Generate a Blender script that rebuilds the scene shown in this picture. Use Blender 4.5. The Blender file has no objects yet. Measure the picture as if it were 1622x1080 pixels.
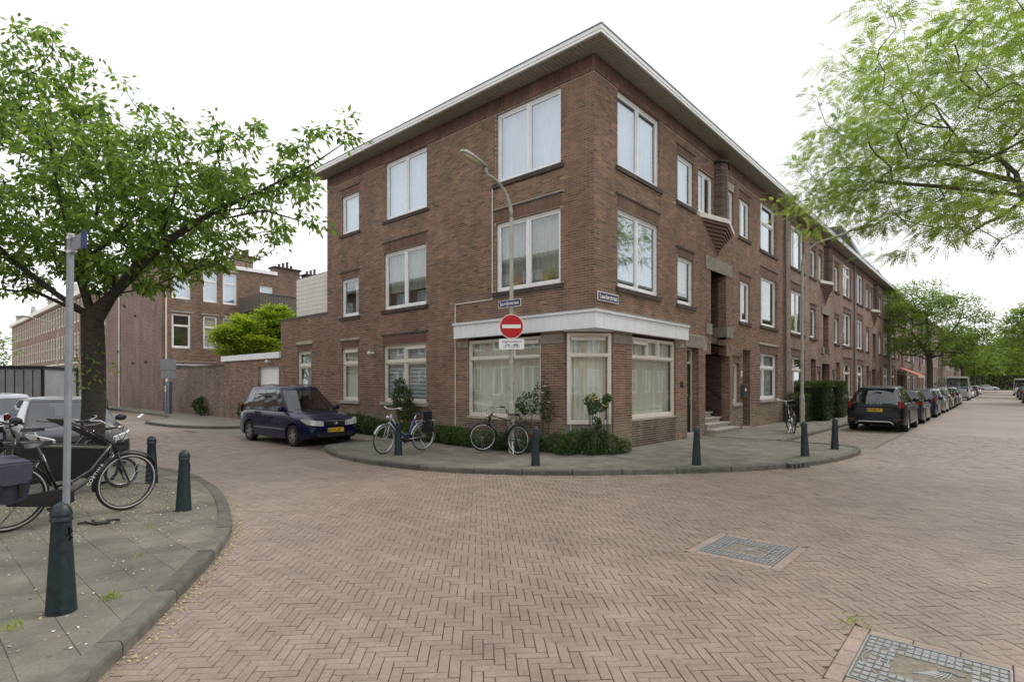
import bpy, bmesh, math, random
import numpy as np
from mathutils import Vector, Matrix

sc = bpy.context.scene
COL = sc.collection
PI = math.pi
rnd = random.Random(7)
nr = np.random.RandomState(11)

# ------------------------------------------------------------------ camera
cam_d = bpy.data.cameras.new('camera')
cam = bpy.data.objects.new('camera', cam_d)
COL.objects.link(cam)
CAMP = Vector((-10.96, -7.17, 1.65))
FW = Vector((0.7470, 0.6648, 0.0)).normalized()
RT = Vector((FW.y, -FW.x, 0.0))
cam.location = CAMP
cam.rotation_euler = (math.radians(90), 0, math.atan2(FW.y, FW.x) - PI / 2)
cam_d.sensor_width = 36.0
cam_d.lens = 36.0 * 872.0 / 1622.0
cam_d.shift_y = (608.0 - 540.0) / 1622.0
cam_d.clip_start = 0.1
cam_d.clip_end = 2000
sc.camera = cam

# ------------------------------------------------------------------ sky + sun
SUN_EL, SUN_AZ = math.radians(50), math.radians(-22)      # azimuth measured from +X towards +Y
world = bpy.data.worlds.new('World')
sc.world = world
world.use_nodes = True
wn, wl = world.node_tree.nodes, world.node_tree.links
wn.clear()
sky = wn.new('ShaderNodeTexSky'); sky.sky_type = 'NISHITA'; sky.sun_disc = False
sky.sun_elevation = SUN_EL; sky.sun_rotation = PI / 2 - SUN_AZ
hs = wn.new('ShaderNodeHueSaturation'); hs.inputs['Saturation'].default_value = 0.25
wl.new(sky.outputs[0], hs.inputs['Color'])
mx = wn.new('ShaderNodeMix'); mx.data_type = 'RGBA'
mx.inputs['Factor'].default_value = 0.93
wl.new(hs.outputs[0], mx.inputs['A'])
wtc = wn.new('ShaderNodeTexCoord'); wno = wn.new('ShaderNodeTexNoise'); wno.inputs['Scale'].default_value = 1.6; wno.inputs['Detail'].default_value = 5; wno.inputs['Roughness'].default_value = 0.5
wmp = wn.new('ShaderNodeMapping'); wmp.inputs['Scale'].default_value = (1, 1, 2.6); wl.new(wtc.outputs['Generated'], wmp.inputs['Vector']); wl.new(wmp.outputs[0], wno.inputs['Vector'])
wmr = wn.new('ShaderNodeMapRange'); wmr.inputs['From Min'].default_value = 0.3; wmr.inputs['From Max'].default_value = 0.62
wl.new(wno.outputs['Fac'], wmr.inputs['Value'])
wmc = wn.new('ShaderNodeMix'); wmc.data_type = 'RGBA'; wmc.inputs['A'].default_value = (7.0, 7.15, 7.35, 1); wmc.inputs['B'].default_value = (10.2, 10.3, 10.4, 1)
wl.new(wmr.outputs[0], wmc.inputs['Factor']); wl.new(wmc.outputs['Result'], mx.inputs['B'])
bg = wn.new('ShaderNodeBackground'); bg.inputs['Strength'].default_value = 0.1
wl.new(mx.outputs['Result'], bg.inputs['Color'])
wo = wn.new('ShaderNodeOutputWorld')
wl.new(bg.outputs[0], wo.inputs['Surface'])

sun_d = bpy.data.lights.new('sun', 'SUN')
sun_d.energy = 1.15
sun_d.angle = math.radians(18)
sun_d.color = (1.0, 0.96, 0.9)
sun = bpy.data.objects.new('sun', sun_d)
COL.objects.link(sun)
sd = Vector((math.cos(SUN_EL) * math.cos(SUN_AZ), math.cos(SUN_EL) * math.sin(SUN_AZ), math.sin(SUN_EL)))
sun.rotation_euler = sd.to_track_quat('Z', 'Y').to_euler()
sun.location = sd * 60

sc.view_settings.view_transform = 'Standard'
sc.view_settings.look = 'None'
sc.view_settings.exposure = 0.5
sc.view_settings.gamma = 1.0
sc.view_settings.use_curve_mapping = False
sc.cycles.transparent_max_bounces = 16
sc.cycles.max_bounces = 6

ROAD = -0.10      # road level; the pavement is at 0

# ------------------------------------------------------------------ mesh builder
class MB:
    def __init__(self):
        self.v = []; self.f = []; self.t = []; self.m = []
    def add(self, vs, fs, t=1.0, m=0):
        o = len(self.v)
        self.v.extend(vs)
        for f in fs:
            self.f.append(tuple(i + o for i in f)); self.t.append(t); self.m.append(m)
    def box(self, x0, x1, y0, y1, z0, z1, t=1.0, m=0):
        vs = [(x0, y0, z0), (x1, y0, z0), (x1, y1, z0), (x0, y1, z0), (x0, y0, z1), (x1, y0, z1), (x1, y1, z1), (x0, y1, z1)]
        self.add(vs, [(3, 2, 1, 0), (4, 5, 6, 7), (0, 1, 5, 4), (1, 2, 6, 5), (2, 3, 7, 6), (3, 0, 4, 7)], t, m)
    def fbox(self, F, u0, u1, z0, z1, d0, d1, t=1.0, m=0):
        vs = [F.P(u, z, d) for z in (z0, z1) for (u, d) in ((u0, d0), (u1, d0), (u1, d1), (u0, d1))]
        fs = [(3, 2, 1, 0), (4, 5, 6, 7), (0, 1, 5, 4), (1, 2, 6, 5), (2, 3, 7, 6), (3, 0, 4, 7)]
        if F.ch < 0: fs = [tuple(reversed(f)) for f in fs]
        self.add(vs, fs, t, m)
    def obox(self, c, ax, ay, az, hx, hy, hz, t=1.0, m=0):
        c = Vector(c); ax = Vector(ax).normalized(); ay = Vector(ay).normalized(); az = Vector(az).normalized()
        vs = [tuple(c + ax * (sx * hx) + ay * (sy * hy) + az * (sz * hz)) for sz in (-1, 1) for (sx, sy) in ((-1, -1), (1, -1), (1, 1), (-1, 1))]
        self.add(vs, [(3, 2, 1, 0), (4, 5, 6, 7), (0, 1, 5, 4), (1, 2, 6, 5), (2, 3, 7, 6), (3, 0, 4, 7)], t, m)
    def tube(self, path, r, n=8, t=1.0, m=0, closed=False, caps=True):
        path = [Vector(p) for p in path]
        N = len(path)
        rs = r if isinstance(r, (list, tuple)) else [r] * N
        rings = []; prev = None
        for i in range(N):
            a = path[(i - 1) % N] if (closed or i > 0) else path[i]
            b = path[(i + 1) % N] if (closed or i < N - 1) else path[i]
            d = (b - a)
            d = d.normalized() if d.length > 1e-9 else Vector((0, 0, 1))
            if prev is None:
                h = Vector((0, 0, 1)) if abs(d.z) < 0.9 else Vector((1, 0, 0))
                s = d.cross(h).normalized()
            else:
                s = (prev - d * prev.dot(d)); s = s.normalized() if s.length > 1e-6 else d.orthogonal().normalized()
            prev = s
            q = d.cross(s)
            rings.append([tuple(path[i] + (s * math.cos(2 * PI * k / n) + q * math.sin(2 * PI * k / n)) * rs[i]) for k in range(n)])
        vs = [p for rg in rings for p in rg]; fs = []
        for i in range(N if closed else N - 1):
            j = (i + 1) % N
            for k in range(n):
                k2 = (k + 1) % n
                fs.append((i * n + k, i * n + k2, j * n + k2, j * n + k))
        if caps and not closed:
            fs.append(tuple(reversed(range(n)))); fs.append(tuple((N - 1) * n + k for k in range(n)))
        self.add(vs, fs, t, m)
    def lathe(self, prof, c=(0, 0, 0), ax=(0, 0, 1), n=20, t=1.0, m=0, close=False):
        c = Vector(c); ax = Vector(ax).normalized()
        s = ax.orthogonal().normalized(); q = ax.cross(s)
        vs = [tuple(c + ax * z + (s * math.cos(2 * PI * k / n) + q * math.sin(2 * PI * k / n)) * r) for (r, z) in prof for k in range(n)]
        fs = []
        M = len(prof)
        for i in range(M if close else M - 1):
            j = (i + 1) % M
            for k in range(n):
                k2 = (k + 1) % n
                fs.append((i * n + k, i * n + k2, j * n + k2, j * n + k))
        self.add(vs, fs, t, m)
    def prism(self, pts, z0, z1, t=1.0, m=0):
        n = len(pts)
        a = sum(pts[i][0] * pts[(i + 1) % n][1] - pts[(i + 1) % n][0] * pts[i][1] for i in range(n))
        if a < 0: pts = pts[::-1]
        vs = [(x, y, z0) for x, y in pts] + [(x, y, z1) for x, y in pts]
        fs = [tuple(reversed(range(n))), tuple(range(n, 2 * n))] + [(i, (i + 1) % n, (i + 1) % n + n, i + n) for i in range(n)]
        self.add(vs, fs, t, m)
    def slab(self, F, pts, d0, d1, t=1.0, m=0):
        """polygon (u,z) extruded through the facade depth"""
        n = len(pts)
        vs = [F.P(u, z, d0) for u, z in pts] + [F.P(u, z, d1) for u, z in pts]
        fs = [tuple(reversed(range(n))), tuple(range(n, 2 * n))] + [(i, (i + 1) % n, (i + 1) % n + n, i + n) for i in range(n)]
        self.add(vs, fs, t, m)
    def build(self, name, mats, parent=None, world=False, smooth=False, kind=None, label=None, auto=None):
        if not isinstance(mats, (list, tuple)): mats = [mats]
        me = bpy.data.meshes.new(name)
        V = np.array(self.v, dtype=np.float32).reshape(-1, 3)
        if world and parent is not None:
            V = V - np.array(parent.location[:], dtype=np.float32)
        me.from_pydata(V.tolist() if len(V) < 20000 else V, [], self.f)
        for mt in mats: me.materials.append(mt)
        if len(mats) > 1: me.polygons.foreach_set('material_index', self.m)
        put_tint(me, self.t)
        if smooth:
            me.polygons.foreach_set('use_smooth', [True] * len(me.polygons))
            if auto: me.set_sharp_from_angle(angle=math.radians(auto))
        me.update()
        return link(name, me, parent, kind, label)

def put_tint(me, t):
    if all(x == 1.0 for x in t): return
    at = me.attributes.new('tint', 'FLOAT', 'FACE')
    at.data.foreach_set('value', np.array(t, dtype=np.float32))

def link(name, me, parent=None, kind=None, label=None):
    o = bpy.data.objects.new(name, me)
    COL.objects.link(o)
    if parent is not None: o.parent = parent
    if kind: o['kind'] = kind
    if label: o['label'] = label
    return o

def thing(name, label, cat, loc=(0, 0, 0), rz=0.0, group=None, rot=None):
    o = bpy.data.objects.new(name, None)
    o.empty_display_size = 0.3
    COL.objects.link(o)
    o.location = loc
    o.rotation_euler = rot if rot else (0, 0, rz)
    o['label'] = label; o['category'] = cat
    if group: o['group'] = group
    return o

def tag(o, label, cat, group=None):
    o['label'] = label; o['category'] = cat
    if group: o['group'] = group
    return o

def copy_tree(o, parent=None):
    c = o.copy(); COL.objects.link(c); c.parent = parent
    for ch in list(o.children): copy_tree(ch, c)
    return c

class Facade:
    """u runs along the wall, z up, d outwards"""
    def __init__(self, ox, oy, u, n):
        self.o = (ox, oy); self.u = u; self.n = n
        self.ch = -1 if (u[0] * n[1] - u[1] * n[0]) < 0 else 1
    def P(self, u, z, d=0.0):
        return (self.o[0] + self.u[0] * u + self.n[0] * d, self.o[1] + self.u[1] * u + self.n[1] * d, z)

# ------------------------------------------------------------------ materials
MATS = {}
def base_mat(name):
    m = bpy.data.materials.new(name); m.use_nodes = True
    return m, m.node_tree.nodes, m.node_tree.links, m.node_tree.nodes['Principled BSDF']

def mat(name, col, rough=0.6, metal=0.0, coat=0.0, var=0.0, vscale=3.0, bump=0.0, bscale=60.0, tint=False, spec=None, trans=0.0, stretch=None, col2=None, emit=None, hair=0.0):
    if name in MATS: return MATS[name]
    m, N, L, p = base_mat(name)
    p.inputs['Roughness'].default_value = rough
    p.inputs['Metallic'].default_value = metal
    p.inputs['Coat Weight'].default_value = coat
    p.inputs['Coat Roughness'].default_value = 0.04
    if spec is not None: p.inputs['Specular IOR Level'].default_value = spec
    c = (col[0], col[1], col[2], 1)
    tc = N.new('ShaderNodeTexCoord')
    src = None
    mp = N.new('ShaderNodeMapping')
    if stretch: mp.inputs['Scale'].default_value = stretch
    L.new(tc.outputs['Object'], mp.inputs['Vector'])
    if var > 0 or col2:
        no = N.new('ShaderNodeTexNoise'); no.inputs['Scale'].default_value = vscale; no.inputs['Detail'].default_value = 6; no.inputs['Roughness'].default_value = 0.62
        L.new(mp.outputs[0], no.inputs['Vector'])
        rp = N.new('ShaderNodeMapRange'); rp.inputs['From Min'].default_value = 0.3; rp.inputs['From Max'].default_value = 0.7
        L.new(no.outputs['Fac'], rp.inputs['Value'])
        mixn = N.new('ShaderNodeMix'); mixn.data_type = 'RGBA'
        L.new(rp.outputs[0], mixn.inputs['Factor'])
        d = col2 if col2 else tuple(x * (1 - var) for x in col)
        e = col if col2 else tuple(min(1, x * (1 + var)) for x in col)
        mixn.inputs['A'].default_value = (*d[:3], 1); mixn.inputs['B'].default_value = (*e[:3], 1)
        src = mixn.outputs['Result']
    if tint:
        at = N.new('ShaderNodeAttribute'); at.attribute_name = 'tint'
        mu = N.new('ShaderNodeMix'); mu.data_type = 'RGBA'; mu.blend_type = 'MULTIPLY'; mu.inputs['Factor'].default_value = 1
        if src: L.new(src, mu.inputs['A'])
        else: mu.inputs['A'].default_value = c
        L.new(at.outputs['Fac'], mu.inputs['B'])
        src = mu.outputs['Result']
    if src: L.new(src, p.inputs['Base Color'])
    else: p.inputs['Base Color'].default_value = c
    if bump > 0:
        nb = N.new('ShaderNodeTexNoise'); nb.inputs['Scale'].default_value = bscale; nb.inputs['Detail'].default_value = 4
        L.new(mp.outputs[0], nb.inputs['Vector'])
        bp = N.new('ShaderNodeBump'); bp.inputs['Strength'].default_value = bump; bp.inputs['Distance'].default_value = 0.01
        L.new(nb.outputs['Fac'], bp.inputs['Height']); L.new(bp.outputs[0], p.inputs['Normal'])
    if emit:
        p.inputs['Emission Color'].default_value = (*emit[:3], 1); p.inputs['Emission Strength'].default_value = emit[3]
    MATS[name] = m
    return m

def glass_mat(name, tint_col=(0.96, 0.985, 0.97), refl=0.10, edge=0.85, rough=0.015):
    if name in MATS: return MATS[name]
    m, N, L, p = base_mat(name)
    N.remove(p)
    tr = N.new('ShaderNodeBsdfTransparent'); tr.inputs[0].default_value = (*tint_col, 1)
    gl = N.new('ShaderNodeBsdfGlossy'); gl.inputs['Roughness'].default_value = rough
    gl.inputs['Color'].default_value = (0.93, 0.97, 1.0, 1)
    lw = N.new('ShaderNodeLayerWeight'); lw.inputs['Blend'].default_value = 0.5
    pw = N.new('ShaderNodeMath'); pw.operation = 'POWER'; pw.inputs[1].default_value = 4.0
    L.new(lw.outputs['Facing'], pw.inputs[0])
    mr = N.new('ShaderNodeMapRange'); mr.inputs['To Min'].default_value = refl; mr.inputs['To Max'].default_value = edge
    L.new(pw.outputs[0], mr.inputs['Value'])
    mix = N.new('ShaderNodeMixShader')
    L.new(mr.outputs[0], mix.inputs[0]); L.new(tr.outputs[0], mix.inputs[1]); L.new(gl.outputs[0], mix.inputs[2])
    # old glass waves a little
    tc = N.new('ShaderNodeTexCoord'); nb = N.new('ShaderNodeTexNoise'); nb.inputs['Scale'].default_value = 0.9
    L.new(tc.outputs['Object'], nb.inputs['Vector'])
    bp = N.new('ShaderNodeBump'); bp.inputs['Strength'].default_value = 0.03; bp.inputs['Distance'].default_value = 0.02
    L.new(nb.outputs['Fac'], bp.inputs['Height']); L.new(bp.outputs[0], gl.inputs['Normal'])
    L.new(mix.outputs[0], N['Material Output'].inputs['Surface'])
    MATS[name] = m
    return m

def leaf_mat(name, c1, c2, trans=0.35, rough=0.5):
    if name in MATS: return MATS[name]
    m, N, L, p = base_mat(name)
    at = N.new('ShaderNodeAttribute'); at.attribute_name = 'tint'
    mixn = N.new('ShaderNodeMix'); mixn.data_type = 'RGBA'
    L.new(at.outputs['Fac'], mixn.inputs['Factor'])
    mixn.inputs['A'].default_value = (*c1, 1); mixn.inputs['B'].default_value = (*c2, 1)
    L.new(mixn.outputs['Result'], p.inputs['Base Color'])
    p.inputs['Roughness'].default_value = rough
    p.inputs['Specular IOR Level'].default_value = 0.35
    tl = N.new('ShaderNodeBsdfTranslucent')
    hsv = N.new('ShaderNodeHueSaturation'); hsv.inputs['Hue'].default_value = 0.485; hsv.inputs['Value'].default_value = 2.2; hsv.inputs['Saturation'].default_value = 1.05
    L.new(mixn.outputs['Result'], hsv.inputs['Color']); L.new(hsv.outputs[0], tl.inputs['Color'])
    ms = N.new('ShaderNodeMixShader'); ms.inputs[0].default_value = trans
    L.new(p.outputs[0], ms.inputs[1]); L.new(tl.outputs[0], ms.inputs[2])
    L.new(ms.outputs[0], N['Material Output'].inputs['Surface'])
    MATS[name] = m
    return m

def brickface_mat(name, swap, c1=(0.285, 0.168, 0.115), c2=(0.178, 0.108, 0.078), mortar=(0.36, 0.31, 0.25), arch=False):
    """bricks too small to build, laid on the wall plane (swap: wall runs along Y)"""
    if name in MATS: return MATS[name]
    m, N, L, p = base_mat(name)
    ge = N.new('ShaderNodeNewGeometry'); sx = N.new('ShaderNodeSeparateXYZ'); cb = N.new('ShaderNodeCombineXYZ')
    L.new(ge.outputs['Position'], sx.inputs[0])
    L.new(sx.outputs['Y' if swap else 'X'], cb.inputs[0]); L.new(sx.outputs['Z'], cb.inputs[1])
    br = N.new('ShaderNodeTexBrick')
    br.inputs['Scale'].default_value = 1.0
    br.inputs['Brick Width'].default_value = 0.22; br.inputs['Row Height'].default_value = 0.0625
    br.inputs['Mortar Size'].default_value = 0.006; br.inputs['Mortar Smooth'].default_value = 0.3
    br.inputs['Color1'].default_value = (*c1, 1); br.inputs['Color2'].default_value = (*c2, 1); br.inputs['Mortar'].default_value = (*mortar, 1)
    L.new(cb.outputs[0], br.inputs['Vector'])
    no = N.new('ShaderNodeTexNoise'); no.inputs['Scale'].default_value = 0.7; no.inputs['Detail'].default_value = 6
    L.new(ge.outputs['Position'], no.inputs['Vector'])
    mr = N.new('ShaderNodeMapRange'); mr.inputs['From Min'].default_value = 0.3; mr.inputs['From Max'].default_value = 0.7; mr.inputs['To Min'].default_value = 0.8; mr.inputs['To Max'].default_value = 1.2
    L.new(no.outputs['Fac'], mr.inputs['Value'])
    mu = N.new('ShaderNodeMix'); mu.data_type = 'RGBA'; mu.blend_type = 'MULTIPLY'; mu.inputs['Factor'].default_value = 1
    nc = N.new('ShaderNodeTexNoise'); nc.inputs['Scale'].default_value = 1.0; nc.inputs['Detail'].default_value = 4; nc.inputs['Roughness'].default_value = 0.7
    mc = N.new('ShaderNodeMapping'); mc.inputs['Scale'].default_value = (3.2, 11.0, 1); L.new(cb.outputs[0], mc.inputs['Vector']); L.new(mc.outputs[0], nc.inputs['Vector'])
    rc = N.new('ShaderNodeMapRange'); rc.inputs['From Min'].default_value = 0.34; rc.inputs['From Max'].default_value = 0.66; rc.inputs['To Min'].default_value = 0.62; rc.inputs['To Max'].default_value = 1.38
    L.new(nc.outputs['Fac'], rc.inputs['Value'])
    nv = N.new('ShaderNodeTexNoise'); nv.inputs['Scale'].default_value = 1.0; nv.inputs['Detail'].default_value = 6
    mv = N.new('ShaderNodeMapping'); mv.inputs['Scale'].default_value = (1.3, 0.25, 1); L.new(cb.outputs[0], mv.inputs['Vector']); L.new(mv.outputs[0], nv.inputs['Vector'])
    rv = N.new('ShaderNodeMapRange'); rv.inputs['From Min'].default_value = 0.35; rv.inputs['From Max'].default_value = 0.65; rv.inputs['To Min'].default_value = 0.82; rv.inputs['To Max'].default_value = 1.1
    L.new(nv.outputs['Fac'], rv.inputs['Value'])
    x1 = N.new('ShaderNodeMath'); x1.operation = 'MULTIPLY'; L.new(mr.outputs[0], x1.inputs[0]); L.new(rc.outputs[0], x1.inputs[1])
    x2 = N.new('ShaderNodeMath'); x2.operation = 'MULTIPLY'; L.new(x1.outputs[0], x2.inputs[0]); L.new(rv.outputs[0], x2.inputs[1])
    L.new(br.outputs['Color'], mu.inputs['A']); L.new(x2.outputs[0], mu.inputs['B'])
    L.new(mu.outputs['Result'], p.inputs['Base Color'])
    bp = N.new('ShaderNodeBump'); bp.invert = True; bp.inputs['Strength'].default_value = 0.5; bp.inputs['Distance'].default_value = 0.006
    L.new(br.outputs['Fac'], bp.inputs['Height']); L.new(bp.outputs[0], p.inputs['Normal'])
    p.inputs['Roughness'].default_value = 0.85
    MATS[name] = m
    return m

def brick_mat(name, c, c2, dirt=0.25, rough=0.85, bump=0.25):
    """material of built bricks: tint carries each brick's own shade"""
    if name in MATS: return MATS[name]
    m, N, L, p = base_mat(name)
    ge = N.new('ShaderNodeNewGeometry')
    at = N.new('ShaderNodeAttribute'); at.attribute_name = 'tint'
    mixn = N.new('ShaderNodeMix'); mixn.data_type = 'RGBA'
    mixn.inputs['A'].default_value = (*c2, 1); mixn.inputs['B'].default_value = (*c, 1)
    mixn.clamp_factor = False
    L.new(at.outputs['Fac'], mixn.inputs['Factor'])
    no = N.new('ShaderNodeTexNoise'); no.inputs['Scale'].default_value = 0.8; no.inputs['Detail'].default_value = 8; no.inputs['Roughness'].default_value = 0.65
    L.new(ge.outputs['Position'], no.inputs['Vector'])
    mr = N.new('ShaderNodeMapRange'); mr.inputs['From Min'].default_value = 0.3; mr.inputs['From Max'].default_value = 0.7; mr.inputs['To Min'].default_value = 1 - dirt; mr.inputs['To Max'].default_value = 1 + dirt * 0.6
    L.new(no.outputs['Fac'], mr.inputs['Value'])
    n2 = N.new('ShaderNodeTexNoise'); n2.inputs['Scale'].default_value = 45; n2.inputs['Detail'].default_value = 5
    L.new(ge.outputs['Position'], n2.inputs['Vector'])
    n3 = N.new('ShaderNodeTexNoise'); n3.inputs['Scale'].default_value = 1.6; n3.inputs['Detail'].default_value = 5
    mp3 = N.new('ShaderNodeMapping'); mp3.inputs['Scale'].default_value = (1.6, 1.6, 0.22); L.new(ge.outputs['Position'], mp3.inputs['Vector']); L.new(mp3.outputs[0], n3.inputs['Vector'])
    m3 = N.new('ShaderNodeMapRange'); m3.inputs['From Min'].default_value = 0.35; m3.inputs['From Max'].default_value = 0.65; m3.inputs['To Min'].default_value = 1 - dirt * .8; m3.inputs['To Max'].default_value = 1 + dirt * .35
    L.new(n3.outputs['Fac'], m3.inputs['Value'])
    m2 = N.new('ShaderNodeMapRange'); m2.inputs['From Min'].default_value = 0.3; m2.inputs['From Max'].default_value = 0.7; m2.inputs['To Min'].default_value = 0.85; m2.inputs['To Max'].default_value = 1.15
    L.new(n2.outputs['Fac'], m2.inputs['Value'])
    m4 = N.new('ShaderNodeMath'); m4.operation = 'MULTIPLY'; L.new(mr.outputs[0], m4.inputs[0]); L.new(m3.outputs[0], m4.inputs[1])
    mm = N.new('ShaderNodeMath'); mm.operation = 'MULTIPLY'; L.new(m4.outputs[0], mm.inputs[0]); L.new(m2.outputs[0], mm.inputs[1])
    mu = N.new('ShaderNodeMix'); mu.data_type = 'RGBA'; mu.blend_type = 'MULTIPLY'; mu.inputs['Factor'].default_value = 1
    L.new(mixn.outputs['Result'], mu.inputs['A']); L.new(mm.outputs[0], mu.inputs['B'])
    L.new(mu.outputs['Result'], p.inputs['Base Color'])
    bp = N.new('ShaderNodeBump'); bp.inputs['Strength'].default_value = bump; bp.inputs['Distance'].default_value = 0.004
    L.new(n2.outputs['Fac'], bp.inputs['Height']); L.new(bp.outputs[0], p.inputs['Normal'])
    p.inputs['Roughness'].default_value = rough
    MATS[name] = m
    return m

M_BRICK = brick_mat('wall_brick', (0.315, 0.178, 0.116), (0.135, 0.083, 0.062))
M_PLINTH = brick_mat('plinth_brick', (0.30, 0.22, 0.145), (0.15, 0.11, 0.075))
M_DARKBRICK = brick_mat('sill_brick', (0.10, 0.072, 0.06), (0.055, 0.042, 0.036))
M_SOLDIER = brick_mat('lintel_brick', (0.235, 0.128, 0.085), (0.13, 0.075, 0.056))
M_MORTAR = mat('mortar', (0.42, 0.36, 0.285), 0.95, var=0.25, vscale=2.0, bump=0.3)
M_FACEX = brickface_mat('brickwork_along_x', False)
M_FACEY = brickface_mat('brickwork_along_y', True)
M_PINK = brickface_mat('painted_gable_brickwork', True, (0.26, 0.17, 0.135), (0.21, 0.14, 0.115), (0.24, 0.17, 0.14))
M_BACKX = brickface_mat('back_house_brickwork', False, (0.24, 0.15, 0.10), (0.16, 0.10, 0.075), (0.25, 0.2, 0.16))
M_WHITE = mat('white_paint', (0.86, 0.865, 0.87), 0.35, var=0.06, vscale=5)
M_CREAM = mat('cream_paint', (0.72, 0.68, 0.60), 0.4, var=0.08, vscale=4)
M_BAND = mat('white_fascia', (0.82, 0.83, 0.855), 0.4, var=0.09, vscale=3, stretch=(2.5, 2.5, .5))
M_CONC = mat('weathered_concrete', (0.24, 0.215, 0.175), 0.9, var=0.25, vscale=6, bump=0.3)
M_STONE = mat('grey_stone', (0.36, 0.34, 0.31), 0.8, var=0.2, vscale=8, bump=0.2)
M_GLASS = glass_mat('window_glass')
M_GLASS_UP = glass_mat('coated_window_glass', (0.9, 0.95, 1.0), 0.22, 0.95)
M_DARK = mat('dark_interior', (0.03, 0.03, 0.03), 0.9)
M_ROOM = mat('room_wall', (0.16, 0.145, 0.13), 0.9)
M_LACE = mat('grey_lace', (0.34, 0.34, 0.32), 0.95, var=0.3, vscale=5, stretch=(4, 4, 0.4))
M_NET = mat('net_curtain', (0.62, 0.63, 0.65), 0.95, var=0.12, vscale=4, stretch=(3, 3, 0.3))
M_CURT = mat('sand_curtain', (0.76, 0.73, 0.64), 0.95, var=0.15, vscale=4, stretch=(3, 3, 0.25))
M_BLIND = mat('pale_blind', (0.55, 0.60, 0.66), 0.8)
M_BLACK = mat('black_plastic', (0.015, 0.015, 0.016), 0.45)
M_RUBBER = mat('rubber', (0.018, 0.018, 0.018), 0.8)
M_CHROME = mat('chrome', (0.7, 0.7, 0.7), 0.18, metal=1.0)
M_ALU = mat('aluminium', (0.55, 0.56, 0.57), 0.35, metal=0.9)
M_GALV = mat('galvanised_steel', (0.30, 0.33, 0.36), 0.5, metal=0.3, var=0.15, vscale=8)
M_POLE = mat('lamp_post_paint', (0.42, 0.41, 0.35), 0.55, var=0.18, vscale=5, bump=0.1)
M_BOLL = mat('bollard_paint', (0.010, 0.024, 0.029), 0.45, var=0.5, vscale=14, bump=0.25, bscale=35)
# ------------------------------------------------------------------ ground materials
def road_mat(name, c1, c2, joint, ang=45, patches=(0.74, 1.18)):
    m, N, L, p = base_mat(name)
    ge = N.new('ShaderNodeNewGeometry')
    mp = N.new('ShaderNodeMapping'); mp.inputs['Rotation'].default_value = (0, 0, math.radians(ang))
    L.new(ge.outputs['Position'], mp.inputs['Vector'])
    br = N.new('ShaderNodeTexBrick'); br.inputs['Scale'].default_value = 1
    br.inputs['Brick Width'].default_value = 0.21; br.inputs['Row Height'].default_value = 0.07
    br.inputs['Mortar Size'].default_value = 0.004; br.inputs['Mortar Smooth'].default_value = 0.5
    br.inputs['Color1'].default_value = (*c1, 1); br.inputs['Color2'].default_value = (*c2, 1); br.inputs['Mortar'].default_value = (*joint, 1)
    L.new(mp.outputs[0], br.inputs['Vector'])
    no = N.new('ShaderNodeTexNoise'); no.inputs['Scale'].default_value = 0.35; no.inputs['Detail'].default_value = 7; no.inputs['Roughness'].default_value = 0.6
    L.new(ge.outputs['Position'], no.inputs['Vector'])
    mr = N.new('ShaderNodeMapRange'); mr.inputs['From Min'].default_value = 0.3; mr.inputs['From Max'].default_value = 0.7; mr.inputs['To Min'].default_value = patches[0]; mr.inputs['To Max'].default_value = patches[1]
    L.new(no.outputs['Fac'], mr.inputs['Value'])
    mu = N.new('ShaderNodeMix'); mu.data_type = 'RGBA'; mu.blend_type = 'MULTIPLY'; mu.inputs['Factor'].default_value = 1
    L.new(br.outputs['Color'], mu.inputs['A']); L.new(mr.outputs[0], mu.inputs['B'])
    L.new(mu.outputs['Result'], p.inputs['Base Color'])
    p.inputs['Roughness'].default_value = 0.55
    p.inputs['Specular IOR Level'].default_value = 0.5
    return m

def ground_brick_mat(name, c, c2, rough=0.72):
    m = brick_mat(name, c, c2, dirt=0.17, rough=rough, bump=0.15)
    m.node_tree.nodes['Principled BSDF'].inputs['Specular IOR Level'].default_value = 0.5
    return m

M_PAVER = ground_brick_mat('clay_paver', (0.318, 0.245, 0.199), (0.245, 0.187, 0.150), rough=.5)
M_ROADFAR = road_mat('clay_paving_far', (0.275, 0.214, 0.173), (0.235, 0.182, 0.146), (0.17, 0.13, 0.105))
M_JOINT = mat('sand_joint', (0.13, 0.108, 0.082), 0.95, var=0.4, vscale=9)
M_BAY = road_mat('parking_bay_paving', (0.25, 0.215, 0.175), (0.19, 0.16, 0.13), (0.12, 0.1, 0.08), 0)
M_BAYB = ground_brick_mat('bay_paver', (0.27, 0.225, 0.175), (0.17, 0.14, 0.11))
M_TILE = brick_mat('concrete_tile', (0.205, 0.192, 0.152), (0.165, 0.155, 0.122), dirt=0.28, rough=0.9, bump=0.3)
M_TILEFAR = mat('concrete_paving_far', (0.19, 0.178, 0.142), 0.9, var=0.16, vscale=1.5)
M_KERB = mat('kerb_concrete', (0.128, 0.122, 0.10), 0.9, var=0.3, vscale=7, bump=0.5, bscale=90, tint=True)
M_TILEJ = mat('tile_joint', (0.14, 0.13, 0.095), 0.95, var=0.4, vscale=3)

def smooth_poly(pts, n=6):
    """Catmull-Rom through the points"""
    P = [Vector((p[0], p[1], 0)) for p in pts]
    P = [P[0] * 2 - P[1]] + P + [P[-1] * 2 - P[-2]]
    out = []
    for i in range(1, len(P) - 2):
        for k in range(n):
            t = k / n
            a, b, c, d = P[i - 1], P[i], P[i + 1], P[i + 2]
            q = 0.5 * ((2 * b) + (c - a) * t + (2 * a - 5 * b + 4 * c - d) * t * t + (3 * b - a - 3 * c + d) * t ** 3)
            out.append((q.x, q.y))
    out.append(tuple(pts[-1]))
    return out

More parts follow.
